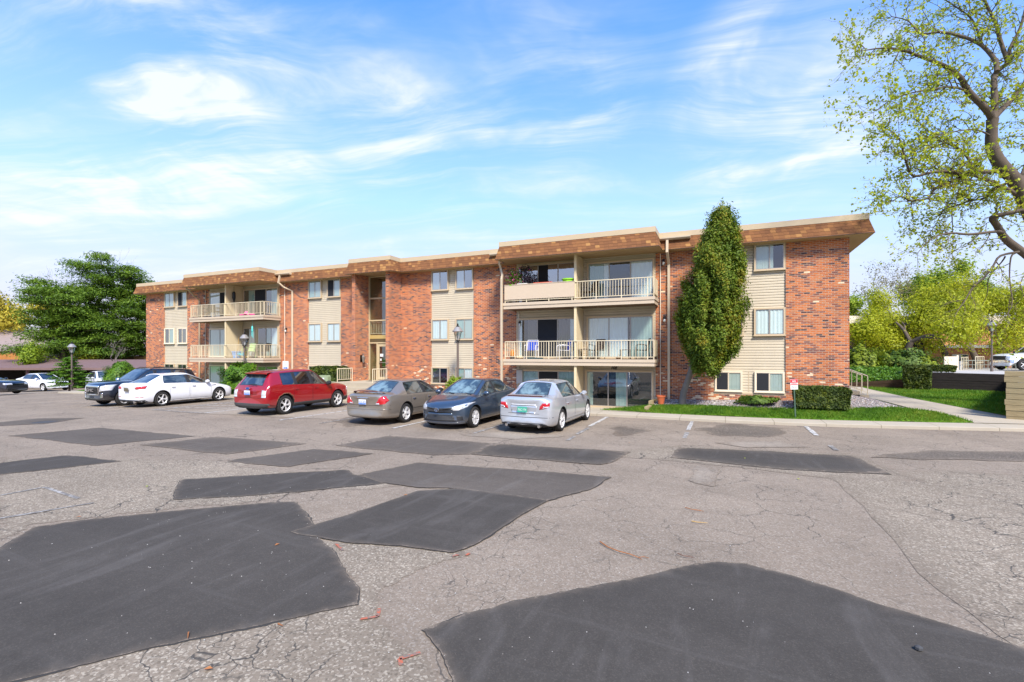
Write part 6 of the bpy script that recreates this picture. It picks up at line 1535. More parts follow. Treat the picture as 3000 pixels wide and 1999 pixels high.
# -------- big maple on the right: main limbs, then side twigs with young leaves
MZ_ = 18.
def limb(pts, r0, r1, z0=MZ_, z1=None):
    z1 = z0 if z1 is None else z1; n = len(pts)
    P = [AT(p[0], p[1], z0+(z1-z0)*i/(n-1)) for i, p in enumerate(pts)]
    return P, [r0+(r1-r0)*i/(n-1) for i in range(n)]
LIMBS = [
    limb([(3125, 1060), (3100, 900), (3060, 720), (2984, 545), (2935, 487), (2906, 429), (2908, 350)], .40, .19, 18.4, 18),
    limb([(2908, 350), (2890, 321), (2837, 268), (2814, 228), (2765, 192), (2707, 170), (2658, 152), (2591, 141), (2520, 150)], .15, .015, 18, 16.4),
    limb([(2908, 350), (2915, 300), (2912, 241), (2921, 210), (2953, 183), (2959, 143), (2990, 80), (3010, 0)], .15, .04, 18, 18.6),
    limb([(2921, 210), (2917, 179), (2877, 134), (2819, 107), (2752, 94), (2698, 100), (2662, 62), (2613, 49)], .10, .015, 18.1, 19.4),
    limb([(2953, 183), (2930, 116), (2917, 67), (2895, 22), (2870, -40), (2840, -120)], .09, .02, 18.3, 18.9),
    limb([(2908, 350), (2935, 321), (2970, 286), (3010, 230), (3060, 120), (3080, 0)], .13, .04, 18, 19),
    limb([(2945, 500), (2886, 504), (2854, 504), (2819, 520), (2779, 536), (2738, 554), (2720, 580), (2671, 589), (2640, 576), (2618, 589)], .11, .015, 18.2, 17),
    limb([(2819, 518), (2796, 504), (2734, 504), (2676, 516), (2654, 473), (2640, 420), (2627, 397), (2600, 380)], .075, .012, 17.7, 16.6),
    limb([(2854, 502), (2832, 455), (2796, 429), (2765, 420), (2720, 433), (2712, 379), (2680, 350)], .07, .012, 17.9, 18.8),
    limb([(3030, 610), (2966, 562), (2926, 545), (2868, 518), (2830, 512)], .10, .06, 18.3, 17.9),
    limb([(2955, 535), (2908, 554), (2886, 580), (2841, 589), (2796, 605), (2765, 616), (2743, 656), (2725, 683)], .06, .01, 18.1, 19.3),
    limb([(2788, 605), (2790, 647), (2792, 700), (2790, 745)], .03, .006, 18.8, 18.9),
    limb([(3075, 800), (3000, 742), (2948, 702), (2921, 661), (2908, 638), (2940, 628), (3005, 614)], .19, .07, 18.6, 17.2),
    limb([(2940, 690), (2926, 678), (2841, 687), (2783, 683), (2729, 700), (2690, 740)], .075, .01, 17.9, 16.8),
    limb([(2985, 738), (2931, 750), (2912, 776), (2885, 811), (2851, 841), (2828, 880), (2809, 906), (2794, 935)], .05, .008, 17.8, 16.5),
    limb([(2975, 742), (2962, 755), (2958, 815), (2966, 880), (2955, 915), (2915, 960)], .035, .006, 17.8, 17.2),
    limb([(2945, 752), (2935, 768), (2897, 815), (2893, 860), (2872, 905)], .035, .006, 17.7, 18.3),
    limb([(3000, 745), (3010, 790), (2990, 830), (3005, 880)], .03, .006, 17.9, 17.5),
    limb([(2837, 268), (2790, 255), (2730, 262), (2660, 275), (2600, 300), (2560, 330)], .05, .008, 17.6, 16.0),
    limb([(2877, 134), (2850, 60), (2800, 20), (2740, -20), (2700, -60)], .05, .01, 18.6, 20.0),
    limb([(2906, 400), (2860, 380), (2800, 385), (2740, 400), (2690, 410)], .04, .008, 18, 17),
    limb([(2984, 545), (3010, 480), (3030, 400), (3060, 300)], .12, .05, 18.3, 19.6),
]
e = empty('maple_tree', AT(3125, 1060, 18.4)-Vector((0, 0, .2)), 0, 'large crooked tree with fresh yellow green leaves reaching in from the right', 'tree')
mb = MB(); rnd = random.Random(12); PT = []; rs = np.random.default_rng(12)
def twig(p, d, L, r, lev, dens):
    pts = [p]; q = p.copy(); d = d.normalized(); n = 4; rr = [r]
    for i in range(n):
        d = (d+Vector((rnd.gauss(0, .28), rnd.gauss(0, .28), rnd.gauss(0, .28)))).normalized(); q = q+d*L/n; pts.append(q.copy()); rr.append(r*(1-.8*(i+1)/n))
        for _ in range(int(dens*L*1.5+rnd.random())): PT.extend(q+Vector((rnd.gauss(0, .05), rnd.gauss(0, .05), rnd.gauss(0, .05))) for _k in range(rnd.randint(1, 3)))
        if lev > 0 and rnd.random() < .85:
            nd = d.copy(); ax = d.orthogonal().normalized(); ax.rotate(Matrix.Rotation(rnd.uniform(0, 6.28), 3, d)); nd.rotate(Matrix.Rotation(rnd.uniform(.4, 1.0), 3, ax)); twig(q.copy(), nd, L*rnd.uniform(.45, .75), r*.55, lev-1, dens)
    mb.tube(pts, rr, 3 if r < .02 else 4, cap=False)
for li, (P, R) in enumerate(LIMBS):
    sm = []; sr = []
    for i in range(len(P)-1):
        for k in range(3):
            t = k/3; a_, b__, c_, d_ = P[max(i-1, 0)], P[i], P[i+1], P[min(i+2, len(P)-1)]
            sm.append(.5*((2*b__)+(c_-a_)*t+(2*a_-5*b__+4*c_-d_)*t*t+(3*b__-a_-3*c_+d_)*t**3)); sr.append(.86*(R[i]+(R[i+1]-R[i])*t))
    sm.append(P[-1]); sr.append(R[-1])
    mb.tube(sm, [q*(1+.12*noise.noise(p*2.3)) for p, q in zip(sm, sr)], 10 if R[0] > .1 else 7)
    if li == 0: continue
    tot = len(sm)
    for i in range(2, tot):
        low = sm[i].z < 7.2
        dens = .4 if low else .66
        num = (2 if rnd.random() < .5 else 1) if not low else (1 if rnd.random() < .55 else 0)
        if i == tot-1: num += 2
        for _ in range(num):
            d = (sm[i]-sm[i-1]).normalized(); ax = d.orthogonal().normalized(); ax.rotate(Matrix.Rotation(rnd.uniform(0, 6.28), 3, d)); nd = d.copy(); nd.rotate(Matrix.Rotation(rnd.uniform(.5, 1.15), 3, ax))
            nd += Vector((-.12, 0, -.25 if low else .12))
            twig(sm[i].copy(), nd, rnd.uniform(.45, 1.25)*(1.0 if not low else .85), min(.022, sr[i]*.5+.004), 2, dens)
mb.build('trunk', M_BARK, e, world=True, smooth=True, fix=False, auto=80)
leaf_mesh('crown', [tuple(p) for p in PT], .052, M_MAPLE, e, 12, aspect=.62, up=.2)
MAPLE_N = len(PT)
# ------------------------------------------------------------------ carport, houses, fences on the left
CPX = Vector((CO, SI, 0)); CPD = Vector((-SI, CO, 0))                 # right and away as seen from the car park
def frame_pt(s, d, z): p = CPX*s + CPD*d; return Vector((p.x, p.y, z))
M_CPR = vary(pmat('mauve_brown_shingles', lin(112, 92, 90), .9, spec=.15), 3, .18); M_CPW = vary(pmat('dark_brown_boards', (.045, .032, .026), .9), 4, .3)
M_CPF = vary(pmat('brown_fascia', lin(112, 90, 84), .8), 3, .1)
def slab_obj(name, mat, parent, s0, s1, prof):
    """profile of (distance, height) swept along the carport direction"""
    n = len(prof); v = [frame_pt(s, d, z) for s in (s0, s1) for d, z in prof]
    mb = MB(); mb.add(v, [tuple(range(n))[::-1], tuple(range(n, 2*n))] + [(i, (i+1) % n, n+(i+1) % n, n+i) for i in range(n)]); return mb.build(name, mat, parent, world=True)
cp = empty('carport', frame_pt(-45, 48, -1.1), 0, 'long low dark carport with a mauve brown shingle roof behind the white cars', 'carport')
slab_obj('roof', M_CPR, cp, -66, -33, [(47, 1.06), (52.2, 1.82), (57, 1.1), (57, 1.0), (52.2, 1.7), (47, .96)])
slab_obj('fascia', M_CPF, cp, -66, -33, [(46.9, .86), (46.9, 1.08), (46.995, 1.08), (46.995, .86)])
slab_obj('back_wall', M_CPW, cp, -66, -33, [(55, -1.3), (55, 1.3), (55.2, 1.3), (55.2, -1.3)])
for i in range(8):
    s_ = -65+i*4.4; mb = MB(); mb.box(-.06, .06, -.06, .06, -1.3, 1.0); o = mb.build('post', vary(pmat('mauve_post', lin(120, 84, 90), .8), 4, .1) if i == 0 else bpy.data.materials['mauve_post'], cp); o.location = frame_pt(s_, 47.3, 0)-cp.location
def house(label, s, d, w, dep, z0, ze, zr, wallm, roofm, wins=()):
    e = empty('house', frame_pt(s, d, z0), 0, label, 'house', 'houses behind the carport')
    slab_obj('wall', wallm, e, s-w/2, s+w/2, [(d, z0), (d, ze), (d+dep, ze), (d+dep, z0)])
    slab_obj('roof', roofm, e, s-w/2-.5, s+w/2+.5, [(d-.6, ze-.1), (d+dep/2, zr), (d+dep+.6, ze-.1), (d+dep+.6, ze-.25), (d+dep/2, zr-.2), (d-.6, ze-.25)])
    for ws, wd, za, zb in wins:
        w_ = slab_obj('window', M_WHITE, e, ws-wd/2, ws+wd/2, [(d-.06, za), (d-.06, zb), (d-.002, zb), (d-.002, za)])
        slab_obj('pane', M_CGD, w_, ws-wd/2+.08, ws+wd/2-.08, [(d-.07, za+.08), (d-.07, zb-.08), (d-.061, zb-.08), (d-.061, za+.08)])
    return e
M_HROOF = vary(pmat('grey_house_shingles', lin(138, 124, 118), .9, spec=.1), 2, .15)
M_HWALL = vary(pmat('beige_house_siding', lin(196, 178, 140), .8), 1, .1)
house('beige house with a grey shingle roof at the left picture edge', -64.5, 60, 13, 9, -1.2, 3.0, 5.6, M_HWALL, M_HROOF, ((-64.2, 1.5, 2.0, 2.95), (-68, 1.5, 1.6, 2.9)))
house('house with a low grey roof half hidden by the pines and bare tree', -51, 68, 11, 9, -1.2, 2.4, 5.6, M_HWALL, M_HROOF, ((-49, 1.2, .8, 2.0),))
def board_fence(label, s0, s1, d, z0, z1, mat):
    e = empty('fence', frame_pt((s0+s1)/2, d, z0), 0, label, 'fence', 'wooden fences behind the carport')
    mb = MB(); n = int((s1-s0)/.15); r_ = random.Random(3)
    for i in range(n):
        a = frame_pt(s0+i*.15, d+r_.uniform(-.01, .01), z0); b_ = frame_pt(s0+i*.15+.14, d, z0); h = z1-z0+r_.uniform(-.03, .03)
        mb.add([a, b_, b_+CPD*.03, a+CPD*.03, a+Vector((0, 0, h)), b_+Vector((0, 0, h)), b_+CPD*.03+Vector((0, 0, h)), a+CPD*.03+Vector((0, 0, h))], [(0, 3, 2, 1), (4, 5, 6, 7), (0, 1, 5, 4), (1, 2, 6, 5), (2, 3, 7, 6), (3, 0, 4, 7)])
    mb.build('boards', mat, e, world=True)
    mb = MB(); mb.tube([frame_pt(s0, d+.06, z0+.4), frame_pt(s1, d+.06, z0+.4)], .04, 4); mb.tube([frame_pt(s0, d+.06, z1-.4), frame_pt(s1, d+.06, z1-.4)], .04, 4); mb.build('rail', mat, e, world=True)
M_FENCE = vary(pmat('brown_fence_boards', lin(168, 112, 54), .85), 6, .25); M_FENCE2 = vary(pmat('weathered_fence_boards', lin(150, 118, 70), .9), 6, .25)
board_fence('orange brown board fence before the beige house at the left edge', -66, -57.6, 57.4, -1.2, 2.5, M_FENCE)
board_fence('weathered board fence between the pines and the brick building', -50, -38, 59, -1.2, 2.15, M_FENCE2)

# ------------------------------------------------------------------ far building and walls on the right
M_FBR = vary(brick_mat('tan_orange_brick', [(0, lin(170, 104, 66)), (.5, lin(206, 136, 84)), (1, lin(222, 160, 108))], (.5, .4, .3), cream=False), 1, 0) if False else brick_mat('tan_orange_brick', [(0, lin(170, 104, 66)), (.5, lin(206, 136, 84)), (1, lin(222, 160, 108))], (.5, .4, .3), cream=False)
fb = empty('brick_building', frame_pt(42, 47, 0), 0, 'low orange brick building with a pale parapet behind the yellow green trees', 'building')
slab_obj('wall', M_FBR, fb, 24, 66, [(47, -.6), (47, 5.5), (60, 5.5), (60, -.6)])
slab_obj('parapet', vary(pmat('cream_shingle_band', lin(190, 178, 158), .8), 4, .15), fb, 23.5, 66.5, [(46.4, 5.35), (46.7, 6.1), (60.5, 6.1), (60.5, 5.35)])
for s_, w_, za, zb in ((35.2, 1.6, 1.2, 2.5), (51.0, 2.4, .95, 2.15), (58, 2.2, .95, 2.15), (43.5, 1.6, 1.3, 2.4)):
    o = slab_obj('window', M_TRIM2, fb, s_-w_/2, s_+w_/2, [(46.92, za), (46.92, zb), (46.998, zb), (46.998, za)])
    slab_obj('pane', M_CGL, o, s_-w_/2+.08, s_+w_/2-.08, [(46.90, za+.08), (46.90, zb-.08), (46.918, zb-.08), (46.918, za+.08)])
slab_obj('siding_panel', M_SIDING, fb, 49.8, 52.2, [(46.94, 2.2), (46.94, 3.2), (46.99, 3.2), (46.99, 2.2)])
for s_ in (36.8,): slab_obj('downspout', M_TRIM2, fb, s_-.07, s_+.07, [(46.85, .3), (46.85, 5.3), (46.98, 5.3), (46.98, .3)])
slab_obj('canopy', M_WHITE, fb, 40.0, 46.6, [(45.6, 3.0), (45.6, 3.25), (46.99, 3.25), (46.99, 3.0)])

def timber_wall(name, label, p, q, z0f, z1f, n, mat, th=.2, gap=.012, back=1, ext=0):
    """wall of stacked timbers from p to q (ground points); heights from functions of the share along it"""
    p, q = Vector((*p, 0)), Vector((*q, 0)); d = (q-p).normalized(); nn = Vector((-d.y, d.x, 0))*th*back
    e = empty(name, (p.x, p.y, z0f(0)), 0, label, 'wall'); r_ = random.Random(4)
    mb = MB()
    for i in range(n):
        j = r_.uniform(-.012, .012); xe = r_.uniform(0, .06)*ext
        A, B = p+nn*j/th-d*xe, q+nn*j/th
        zz = [(z0f(t)+(z1f(t)-z0f(t))*k/n) for t in (0, 1) for k in (i, i+1)]
        v = [A+Vector((0, 0, zz[0])), B+Vector((0, 0, zz[2])), B+nn+Vector((0, 0, zz[2])), A+nn+Vector((0, 0, zz[0])), A+Vector((0, 0, zz[1]-gap)), B+Vector((0, 0, zz[3]-gap)), B+nn+Vector((0, 0, zz[3]-gap)), A+nn+Vector((0, 0, zz[1]-gap))]
        mb.add(v, [(0, 3, 2, 1), (4, 5, 6, 7), (0, 1, 5, 4), (1, 2, 6, 5), (2, 3, 7, 6), (3, 0, 4, 7)])
    mb.build('timbers', mat, e, world=True); return e
M_TIMB = pmat('weathered_timber', lin(168, 146, 108), .9, spec=.15); t, b = tree_of(M_TIMB); pos = t.n('ShaderNodeNewGeometry').outputs['Position']
g_ = t.noise(t.mapping(pos, (2, 2, 26)), 1.6, 5, .65); t.put(b.inputs['Base Color'], t.mix(t.noise(pos, 1.1, 4), t.ramp(g_, [(.3, lin(120, 98, 66)), (.6, lin(178, 156, 116)), (.8, lin(196, 176, 136))]), lin(150, 140, 108)))
M_TIMBK = vary(pmat('black_stained_timber', (.032, .026, .024), .85, spec=.2), 3, .5, stretch=(1, 1, 4)); M_TIMBB = vary(pmat('brown_stained_timber', (.085, .055, .036), .9, spec=.2), 3, .4, stretch=(1, 1, 4))
timber_wall('retaining_wall', 'weathered pale timber retaining wall at the right picture edge', (8.72, 21.7), (12.4, 19.8), lambda t: .12, lambda t: 1.84, 9, M_TIMB, .22, ext=1)
mb = MB(); mb.box(8.74, 8.96, 21.84, 24, .1, 1.76); o = mb.build('timber_post', M_TIMBK); o.data.materials[0] = M_TIMBB; bpy.data.objects.remove(o)
timber_wall('retaining_wall', 'black timber retaining wall above the right lawn', (9.7, 34.05), (13.2, 32.3), lambda t: .2, lambda t: 1.40-.02*t, 9, M_TIMBK, .2, .006)
timber_wall('retaining_wall', 'black timber wall returning from the pale timber wall, mostly hidden', (13.2, 32.3), (9.0, 22.2), lambda t: .1, lambda t: 1.36+.4*t, 9, M_TIMBK, .2, .006)
timber_wall('retaining_wall', 'low brown timber wall under the evergreen bushes', (6.6, 35.6), (9.65, 33.7), lambda t: .3, lambda t: .62+.42*t, 3, M_TIMBB, .2, .006)
bed2_z = lambda x, y: min(1.3, .58+.05*max(0, y-35.5)+.12*max(0, x-7))
sheet('shrub_bed', [(5, 36.6), (6.7, 35.7), (9.6, 34.2), (11.5, 40), (6, 46), (3, 44)], M_GRASS, 0, bed2_z, grid=1)
rs = np.random.default_rng(31); P = np.stack([rs.uniform(4.2, 10.8, 15000), rs.uniform(34.3, 44, 15000), np.zeros(15000)], 1); P = P[(P[:, 1] > 36.6-(P[:, 0]-5)*.52+.1) & (P[:, 0] < 9.6+(P[:, 1]-34.2)*.32)]
P[:, 2] = [bed2_z(a, b_)+.05+.28*rs.random()*max(.2, noise.noise(Vector((a*.8, b_*.8, 3)))+.6) for a, b_, _ in P]
tag(leaf_mesh('ground_cover', P, .075, M_SHRUB, None, 31, up=.6), 'bright green ground cover along the low brown timber wall', 'ground cover', kind='stuff')
# rails, steps and screens on the upper level
def rail_fence(label, a, b_, z, h, n, mat, name='metal_railing', group='railings on the upper level'):
    a, b_ = Vector((a[0], a[1], z)), Vector((b_[0], b_[1], z)); e = empty(name, a, 0, label, 'railing', group); mb = MB()
    mb.tube([a+Vector((0, 0, h)), b_+Vector((0, 0, h))], .03, 5); mb.tube([a+Vector((0, 0, h*.55)), b_+Vector((0, 0, h*.55))], .02, 5); mb.build('top_rail', mat, e, world=True)
    for i in range(n+1): p = a.lerp(b_, i/n); mb = MB(); mb.tube([p, p+Vector((0, 0, h))], .022, 5); mb.build('baluster', mat, e, world=True)
ua = lambda px, zc: tuple(at_depth(px, zc, 0))[:2]
rail_fence('low grey metal railing behind the black wall before the far building', ua(2815, 40), ua(3000, 39), 1.1, .78, 16, pmat('grey_green_metal', lin(140, 146, 136), .6))
rail_fence('cream stair railing right of the white panel on the upper level', ua(2817, 37), ua(2836, 40), 1.15, 1.0, 4, M_RAIL)
rail_fence('cream stair railing left of the right lamp on the upper level', ua(2858, 36.5), ua(2883, 41), 1.15, 1.05, 4, M_RAIL)
pp = at_depth(2785, 36.5, 1.2); mb = MB(); mb.box(-.48, .44, -.03, .03, 0, 1.02); mb.box(.441, .56, -.05, .05, 0, 1.12); o = mb.build('stair_panel', M_TRIM2); o.location = pp; o.rotation_euler = (0, 0, YAW); tag(o, 'cream solid stair panel right of the hedge on the black wall', 'panel')
pp = at_depth(2803, 38, 1.15); mb = MB(); mb.box(-.3, .05, -.02, .02, .2, .62); mb.box(.06, .35, -.2, .2, 0, .7); o = mb.build('utility_cabinet', M_GREYBOX); o.location = pp; o.rotation_euler = (0, 0, YAW); tag(o, 'small grey utility cabinet beside the cream stair panel', 'cabinet')

# ------------------------------------------------------------------ lamp posts
M_POST = vary(pmat('grey_brown_lamp_post', lin(104, 92, 84), .6, .2), 8, .12, coord='Object'); M_LROOF = pmat('lamp_roof_metal', lin(150, 146, 142), .35, .3); M_LG = glass_mat('lantern_glass', (.9, .92, .92), .25)
def street_lamp(loc, top, label, first=None):
    H_ = top-loc[2]; e = empty('street_lamp', loc, 0, label, 'street lamp', 'lantern lamps on posts'); x, y, z = 0, 0, 0
    hd_ = H_-.98
    mb = MB(); mb.tube([(0, 0, 0), (0, 0, hd_)], .055, 12); mb.lathe([(.085, 0), (.085, .35), (.06, .42)], n=12); mb.build('post', M_POST, e, smooth=True)
    mb = MB(); mb.lathe([(.035, hd_-.02), (.075, hd_+.03), (.05, hd_+.08), (.09, hd_+.12), (.12, hd_+.14)], n=12); mb.build('collar', M_BLACKM, e, smooth=True)
    mb = MB(); mb.lathe([(.11, hd_+.145), (.215, hd_+.56)], n=6); mb.build('lantern_glass', M_LG, e)
    mb = MB()
    for k in range(6):
        a = 6.283*k/6; mb.tube([(.11*math.cos(a), .11*math.sin(a), hd_+.14), (.218*math.cos(a), .218*math.sin(a), hd_+.565)], .011, 5)
    mb.build('lantern_frame', M_BLACKM, e)
    mb = MB(); mb.tube([(0, 0, hd_+.14), (0, 0, hd_+.36)], .02, 6)
    for k in range(3): a = 2.09*k; mb.tube([(.05*math.cos(a), .05*math.sin(a), hd_+.2), (.05*math.cos(a), .05*math.sin(a), hd_+.40)], .018, 6)
    mb.build('bulbs', M_WHITE, e)
    mb = MB(); mb.lathe([(.26, hd_+.555), (.265, hd_+.585), (.13, hd_+.77), (.10, hd_+.80), (.075, hd_+.80)], n=12); mb.build('lantern_roof', M_LROOF, e, smooth=True, auto=30)
    mb = MB(); mb.lathe([(.07, hd_+.80), (.085, hd_+.84), (.03, hd_+.87), (.045, hd_+.92), (.02, hd_+.95), (.005, H_)], n=10); mb.build('finial', M_BLACKM, e, smooth=True)
    return e
p1, p2, p3 = at_depth(210, 35.8, gz(-41)+.1), at_depth(716, 29.3, gz(-22)+.1), at_depth(1341, 23.6, .2)
street_lamp(p1, CAM_H+(YH-1001)/F_PX*35.8, 'lamp post rising from the small conifer by the driveway')
street_lamp(p2, CAM_H+(YH-972)/F_PX*29.3, 'lamp post in the broad shrub between the white and the red car')
street_lamp(p3, CAM_H+(YH-947)/F_PX*23.6, 'lamp post in front of the siding behind the dark blue sedan')
street_lamp(at_depth(2906, 33.6, 1.15), CAM_H+(YH-936)/F_PX*33.6, 'lamp post on the upper level left of the white pickup')
street_lamp(at_depth(2601, 44, .2), CAM_H+(YH-1006)/F_PX*44, 'small far lamp post between the yellow green trees')

# ------------------------------------------------------------------ signs, boxes, pots
sx_, sy_ = 2.30, 19.78; sz_ = bed_z(sx_, sy_)
e = empty('parking_sign', (sx_, sy_, sz_), math.radians(12), 'small red and white parking sign on a green post before the box hedge', 'sign')
e.rotation_euler = (0, math.radians(-2.5), math.radians(12))
mb = MB(); mb.box(-.02, .02, -.012, .012, -.15, 1.34); mb.build('post', vary(pmat('green_steel_post', (.06, .11, .07), .6, .3), 10, .2, coord='Object'), e)
mb = MB(); mb.box(-.12, .12, -.018, -.013, 1.0, 1.36); mb.build('plate', M_WHITE, e)
M_RED = pmat('sign_red', (.55, .03, .05), .4)
for za, zb, m_ in ((1.235, 1.355, M_RED), (1.155, 1.18, M_RED)):
    mb = MB(); mb.box(-.118, .118, -.020, -.0185, za, zb); mb.build('red_panel', m_, e)
def etext(s_, size, loc, mat, parent, name='lettering', **k):
    o = text(name, s_, size, (0, 0, 0), mat, None, depth=.0012, align='CENTER', **k); o.parent = parent; o.location = loc; return o
etext('NO', .075, (0, -.0225, 1.265), M_WHITE, e, bold=.002); etext('PARKING', .045, (0, -.0205, 1.19), M_RED, e, bold=.001)
for k, s_ in enumerate(('VIOLATORS WILL BE', 'TOWED AWAY AT', 'OWNERS EXPENSE')): etext(s_, .022, (0, -.0205, 1.115-k*.035), M_SEAM, e)
hx, hy = -23.55, 20.6
e = empty('accessible_parking_sign', (hx, hy, bed_z(hx, hy)), math.radians(8), 'blue and white wheelchair parking sign behind the red crossover', 'sign')
mb = MB(); mb.box(-.025, .025, -.015, .015, -.1, 1.62); mb.build('post', M_STEEL, e)
mb = MB(); mb.box(-.2, .2, -.022, -.016, 1.05, 1.72); mb.build('plate', M_WHITE, e)
M_SBLUE = pmat('sign_blue', (.02, .13, .5), .4)
mb = MB(); mb.box(-.14, .14, -.0245, -.0225, 1.10, 1.37); bp_ = mb.build('blue_panel', M_SBLUE, e)
mb = MB(); y_ = -.026
mb.tube([(-.03, y_, 1.325), (-.03, y_, 1.235), (.04, y_, 1.235), (.065, y_, 1.16)], .010, 4); mb.tube([(-.03, y_, 1.28), (.02, y_, 1.28)], .008, 4)
mb.tube([(-.015+.06*math.cos(a), y_, 1.19+.06*math.sin(a)) for a in np.linspace(2.2, 6.1, 14)], .009, 4); mb.lathe([(.018, -.001), (.018, .001)], (-.03, y_, 1.345), 10, 'Y'); mb.build('wheelchair_symbol', M_WHITE, bp_)
etext('RESERVED', .062, (0, -.0235, 1.60), M_SBLUE, e); etext('PARKING', .062, (0, -.0235, 1.50), M_SBLUE, e)
# green utility boxes left of the steps
M_GRN = vary(pmat('pale_green_cabinet', lin(146, 158, 122), .6, .1), 5, .1, coord='Object')
for x, y, w, h, lab in ((-19.75, 19.9, .62, 1.12, 'pale green utility box with white stickers beside the hedge'), (-19.15, 19.55, .42, .88, 'smaller pale green utility box next to the handrail')):
    e = empty('utility_box', (x, y, bed_z(x, y)-.05), 0, lab, 'utility box', 'green utility boxes')
    mb = MB(); mb.prism([(-w/2, 0), (w/2, 0), (w/2, h-.06), (w/2-.04, h), (-w/2+.04, h), (-w/2, h-.06)], -.2, .2, 'Y'); mb.build('cabinet', M_GRN, e)
    mb = MB(); mb.box(-w*.3, w*.1, -.205, -.201, h*.68, h*.88); mb.build('sticker', M_WHITE, e)
mb = MB(); mb.lathe([(.05, -.2), (.05, .72), (.03, .78)], n=10); o = mb.build('marker_post', pmat('pink_white_post', (.6, .42, .4), .6)); o.location = (-20.2, 19.55, zb_(-20)); tag(o, 'short pinkish white marker post left of the green boxes', 'post')
px_, py_ = -2.42, 20.85; e = empty('flower_pot', (px_, py_, gravel_z(px_, py_)), 0, 'terracotta flower pot at the foot of the downspout', 'flower pot')
mb = MB(); mb.lathe([(.11, 0), (.165, .29), (.185, .29), (.185, .36), (.165, .36), (.15, .31)], n=20, caps=False); mb.lathe([(.155, .32), (.001, .33)], n=20); mb.build('pot', vary(pmat('terracotta', lin(206, 106, 62), .8), 8, .12, coord='Object'), e, smooth=True, auto=35)
for k, (x0, x1, y, z1) in enumerate(((-2.78, -2.55, 20.2, .42), )):
    pass
def timber(label, a, b_, w, h):
    a, b_ = Vector(a), Vector(b_); d = b_-a; mb = MB(); mb.obox((0, 0, h/2), d.length, w, h, rz=math.atan2(d.y, d.x)); o = mb.build('landscape_timber', M_TIMB); m_ = (a+b_)/2; o.location = m_; tag(o, label, 'timber', 'timbers edging the sunken patio')
timber('long landscape timber along the lawn edge of the patio', (-2.86, 19.75, .12), (-2.72, 21.1, .18), .14, .16)
timber('stacked landscape timber beside the patio door and the pot', (-2.82, 20.6, .2), (-2.70, 21.7, .3), .14, .22)
timber('landscape timber lying before the right patio door', (-4.3, 20.1, .06), (-2.95, 20.0, .08), .14, .1)

# ------------------------------------------------------------------ things on the balconies
Z2, Z1 = 4.78, 2.18
M_BLUEF = vary(pmat('royal_blue_fabric', (.008, .05, .36), .8), 9, .15, coord='Object'); M_WFR = pmat('white_chair_frame', (.72, .72, .7), .4)
def garden_chair(name, loc, rz, label, frame, fabric, group, slat=False):
    e = empty(name, loc, rz, label, 'chair', group)
    mb = MB()
    for s_ in (-1, 1):
        x = s_*.27
        mb.tube([(x, .25, 0), (x, .25, .40), (x, .22, .60), (x, .10, .65), (x, -.12, .62), (x, -.24, .58), (x, -.28, 0)], .016, 6); mb.tube([(x, .24, .40), (x, -.22, .38), (x*.93, -.33, .88)], .016, 6)
    mb.tube([(-.25, -.33, .88), (.25, -.33, .88)], .016, 6); mb.build('frame', frame, e)
    mb = MB(); mb.box(-.235, .235, -.20, .22, .385, .405); mb.build('seat', fabric, e)
    mb = MB(); v = [(-.235, -.21, .42), (.235, -.21, .42), (.235, -.32, .87), (-.235, -.32, .87)]; mb.add(v+[(x, y-.02, z) for x, y, z in v], [(0, 1, 2, 3), (7, 6, 5, 4), (0, 4, 5, 1), (1, 5, 6, 2), (2, 6, 7, 3), (3, 7, 4, 0)]); mb.build('backrest', fabric, e)
    return e
garden_chair('patio_chair', (-8.32, 21.15, Z1), math.pi+.1, 'white framed chair with blue sling at the left end of the middle balcony', M_WFR, M_BLUEF, 'blue sling chairs')
garden_chair('patio_chair', (-6.75, 21.15, Z1), math.pi-1.0, 'white framed blue chair turned sideways beside the balcony partition', M_WFR, M_BLUEF, 'blue sling chairs')
M_BRF = vary(pmat('dark_brown_wicker', (.05, .035, .028), .85), 14, .3, coord='Object')
garden_chair('patio_chair', (-5.25, 21.2, Z1), math.pi-.5, 'dark wicker chair right of the partition on the middle balcony', M_BLACKM, M_BRF, 'dark balcony chairs')
garden_chair('patio_chair', (-3.25, 21.15, Z1), math.pi-1.3, 'dark chair at the right end of the middle balcony', M_BLACKM, M_BRF, 'dark balcony chairs')
garden_chair('patio_chair', (-5.55, 21.2, Z2), math.pi-.8, 'dark brown chair behind the partition on the top right balcony', M_BRF, M_BRF, 'dark balcony chairs')
garden_chair('patio_chair', (-27.4, 21.15, Z1), math.pi, 'pale green garden chair on the left middle balcony', pmat('pale_green_plastic', lin(170, 196, 130), .5), bpy.data.materials['pale_green_plastic'], None)
garden_chair('patio_chair', (-26.0, 21.1, Z1), math.pi-1.2, 'black metal chair at the right end of the left middle balcony', M_BLACKM, M_BLACKM, None)
def side_table(loc, label, w=.45, h=.45):
    e = empty('side_table', loc, 0, label, 'table', 'small dark balcony tables'); mb = MB(); mb.box(-w/2, w/2, -w/2, w/2, h-.03, h); mb.build('table_top', M_BRF, e)
    for a in (-1, 1):
        for b__ in (-1, 1): mb = MB(); mb.box(a*w*.44-.015, a*w*.44+.015, b__*w*.44-.015, b__*w*.44+.015, 0, h-.031); mb.build('leg', M_BLACKM, e)
side_table((-5.72, 21.1, Z1), 'small dark table between partition and wicker chair'); side_table((-3.95, 21.2, Z1), 'small dark table left of the right end chair', .42, .42)
